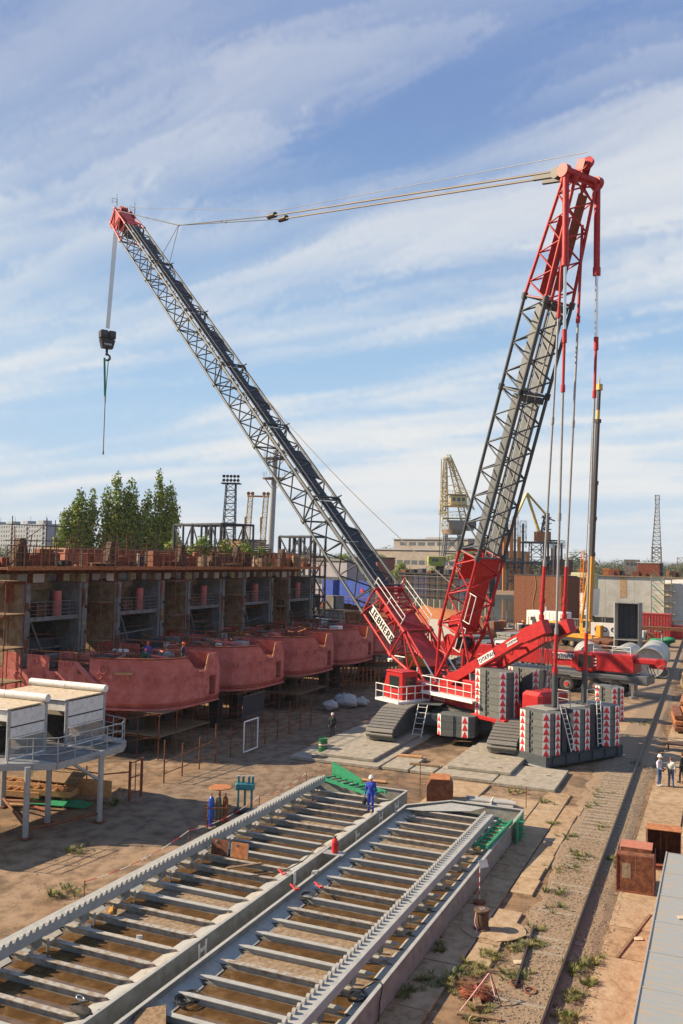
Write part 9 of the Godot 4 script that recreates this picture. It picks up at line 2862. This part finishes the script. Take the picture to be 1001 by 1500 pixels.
	for q in [["bare twiggy tree in front of the apartment block end", -131.0, -114.0, 21.0], ["second bare twiggy tree in front of the apartment block", -124.0, -118.0, 20.0]]:
		var t := thing("bare_tree", q[0], "tree", Vector3(q[1], 0, q[2]), 0.0, "bare trees before the apartment block")
		r.seed = int(q[3] * 10)
		var st := ST()
		s_bar(st, Vector3.ZERO, Vector3(0, q[3] * 0.7, 0), 0.3, 0.1, 8, false)
		done(st, t, "trunk", M["bark"])
		var s2 := ST()
		for k in 60:
			var y: float = q[3] * r.randf_range(0.35, 0.72)
			var d := Vector3(r.randfn(), r.randf_range(0.8, 2.4), r.randfn()).normalized() * r.randf_range(1.5, 5.0)
			s_bar(s2, Vector3(0, y, 0), Vector3(0, y, 0) + d, 0.06, 0.015, 4, false)
			for i in 3:
				var p := Vector3(0, y, 0) + d * r.randf_range(0.4, 0.9)
				s_bar(s2, p, p + Vector3(r.randfn(), r.randf_range(0.4, 1.6), r.randfn()) * 0.7, 0.025, 0.01, 3, false)
		done(s2, t, "twigs", M["bark"])
	# ---- far belt of trees along the skyline, one mass
	var mm := MultiMesh.new()
	mm.transform_format = MultiMesh.TRANSFORM_3D
	mm.use_colors = true
	var cl := SurfaceTool.new()
	cl.begin(Mesh.PRIMITIVE_TRIANGLES)
	r.seed = 99
	for i in 460:
		var d := Vector3(r.randfn(), r.randfn(), r.randfn()).normalized() * pow(r.randf(), 0.4)
		var n := (d + Vector3(0, 0.4, 0)).normalized()
		var ax := n.cross(Vector3(r.randfn(), r.randfn(), r.randfn())).normalized() * 0.085
		var ay := n.cross(ax).normalized() * 0.06
		for v in [d - ax, d + ay, d + ax, d - ax, d + ax, d - ay]: cl.add_vertex(v)
	cl.generate_normals()
	mm.mesh = cl.commit()
	mm.instance_count = 900
	for i in 900:
		var a := r.randf_range(-1.15, 0.35)
		var dist := r.randf_range(560.0, 760.0)
		var h := r.randf_range(4.0, 8.5) * (1.5 if r.randf() < 0.08 else 1.0)
		var p := Vector3(sin(a) * dist, h * 0.9, -cos(a) * dist)
		mm.set_instance_transform(i, Transform3D(Basis.IDENTITY.scaled(Vector3(h * r.randf_range(0.9, 1.5), h * 1.1, h)).rotated(Vector3.UP, r.randf() * TAU), p))
		mm.set_instance_color(i, [K(0.06, 0.085, 0.03), K(0.085, 0.10, 0.035), K(0.11, 0.105, 0.04), K(0.05, 0.07, 0.03)][i % 4])
	var tl := MultiMeshInstance3D.new()
	tl.name = "treeline"
	tl.multimesh = mm
	tl.material_override = leaf
	add_child(tl)
	tag(tl, "far belt of trees along the skyline", "trees", "", "stuff")
	# ---- weeds and grass tufts between slabs and along the rail
	var g := MultiMesh.new()
	g.transform_format = MultiMesh.TRANSFORM_3D
	g.use_colors = true
	var bl := SurfaceTool.new()
	bl.begin(Mesh.PRIMITIVE_TRIANGLES)
	for i in 26:
		var a := r.randf() * TAU
		var lean := r.randf_range(0.25, 0.95)
		var h := r.randf_range(0.5, 1.0)
		var base := Vector3(cos(a), 0, sin(a)) * r.randf() * 0.35
		var dir := Vector3(cos(a) * lean, 1.0, sin(a) * lean).normalized()
		var sd := Vector3(-sin(a), 0, cos(a)) * 0.035
		var mid := base + dir * h * 0.55
		var tip := base + dir * h + Vector3(cos(a), -0.5, sin(a)) * 0.22 * h
		for v in [base - sd, base + sd, mid + sd, base - sd, mid + sd, mid - sd, mid - sd, mid + sd, tip]: bl.add_vertex(v)
	bl.generate_normals()
	g.mesh = bl.commit()
	var spots := [[-23.6, -28.2, 0.7, 30], [-26.3, -32.2, 0.6, 22], [-7.5, -28.9, 0.5, 24], [-7.2, -30.4, 0.5, 22], [-6.4, -31.1, 0.45, 30], [-6.0, -31.6, 0.4, 30], [-6.1, -33.1, 0.3, 14], [-3.95, -31.2, 0.4, 24], [-4.3, -30.4, 0.4, 30], [-4.25, -28.5, 0.35, 26], [-4.25, -27.0, 0.4, 24], [-4.45, -42.1, 0.3, 14], [-4.2, -41.2, 0.3, 12], [-8.4, -27.4, 0.5, 22], [-6.1, -40.2, 0.7, 28], [-5.9, -41.8, 0.6, 22], [-6.5, -50.8, 0.6, 18], [-10.9, -51.8, 0.5, 14], [-6.0, -78.4, 1.0, 36], [-5.3, -62.3, 0.6, 18], [-9.0, -50.2, 0.5, 12], [-6.2, -29.0, 0.5, 30], [-7.8, -27.7, 0.5, 22], [-5.6, -47.0, 0.5, 12], [-6.3, -53.5, 0.7, 16], [-4.0, -29.6, 0.3, 16], [-6.0, -37.0, 0.4, 12], [-8.9, -29.8, 0.3, 22], [-8.8, -26.5, 0.4, 26], [-7.9, -46.3, 0.5, 10], [-6.9, -44.5, 0.6, 12], [-29.8, -39.0, 0.7, 24], [-31.5, -40.8, 1.2, 26], [-37.0, -42.0, 1.4, 20], [-5.9, -35.2, 0.4, 12], [-6.6, -26.2, 0.5, 22]]
	var xf := []
	for s in spots:
		for i in s[3]:
			var p := Vector3(s[0] + r.randfn() * s[2] * 0.5, 0.0, s[1] + r.randfn() * s[2] * 0.6)
			var k := r.randf_range(0.05, 0.26) * (1.0 if r.randf() < 0.8 else 1.5)
			xf.append(Transform3D(Basis.IDENTITY.scaled(Vector3(k, k * r.randf_range(0.7, 1.2), k)).rotated(Vector3.UP, r.randf() * TAU), p))
	# thin growth along the joints of the slabs
	for i in 420:
		var p := Vector3([-7.9, -6.75, -9.3, -3.8, -9.0][i % 5] + r.randfn() * 0.07, 0.0, -22.0 - 38.0 * r.randf())
		var k := r.randf_range(0.03, 0.09)
		xf.append(Transform3D(Basis.IDENTITY.scaled(Vector3(k, k, k)).rotated(Vector3.UP, r.randf() * TAU), p))
	g.instance_count = xf.size()
	for i in xf.size():
		g.set_instance_transform(i, xf[i])
		g.set_instance_color(i, [K(0.10, 0.13, 0.025), K(0.14, 0.16, 0.035), K(0.20, 0.19, 0.05), K(0.07, 0.10, 0.02), K(0.24, 0.20, 0.08)][i % 5])
	var go := MultiMeshInstance3D.new()
	go.name = "grass"
	go.multimesh = g
	go.material_override = leaf
	add_child(go)
	tag(go, "yellow green weeds growing between slabs and along the rail", "grass", "", "stuff")

func leaf_autumn() -> Material:
	if not M.has("leaf_autumn"):
		var m: StandardMaterial3D = M["leaf"].duplicate()
		m.albedo_color = Color(1.0, 0.72, 0.45)
		M["leaf_autumn"] = m
	return M["leaf_autumn"]
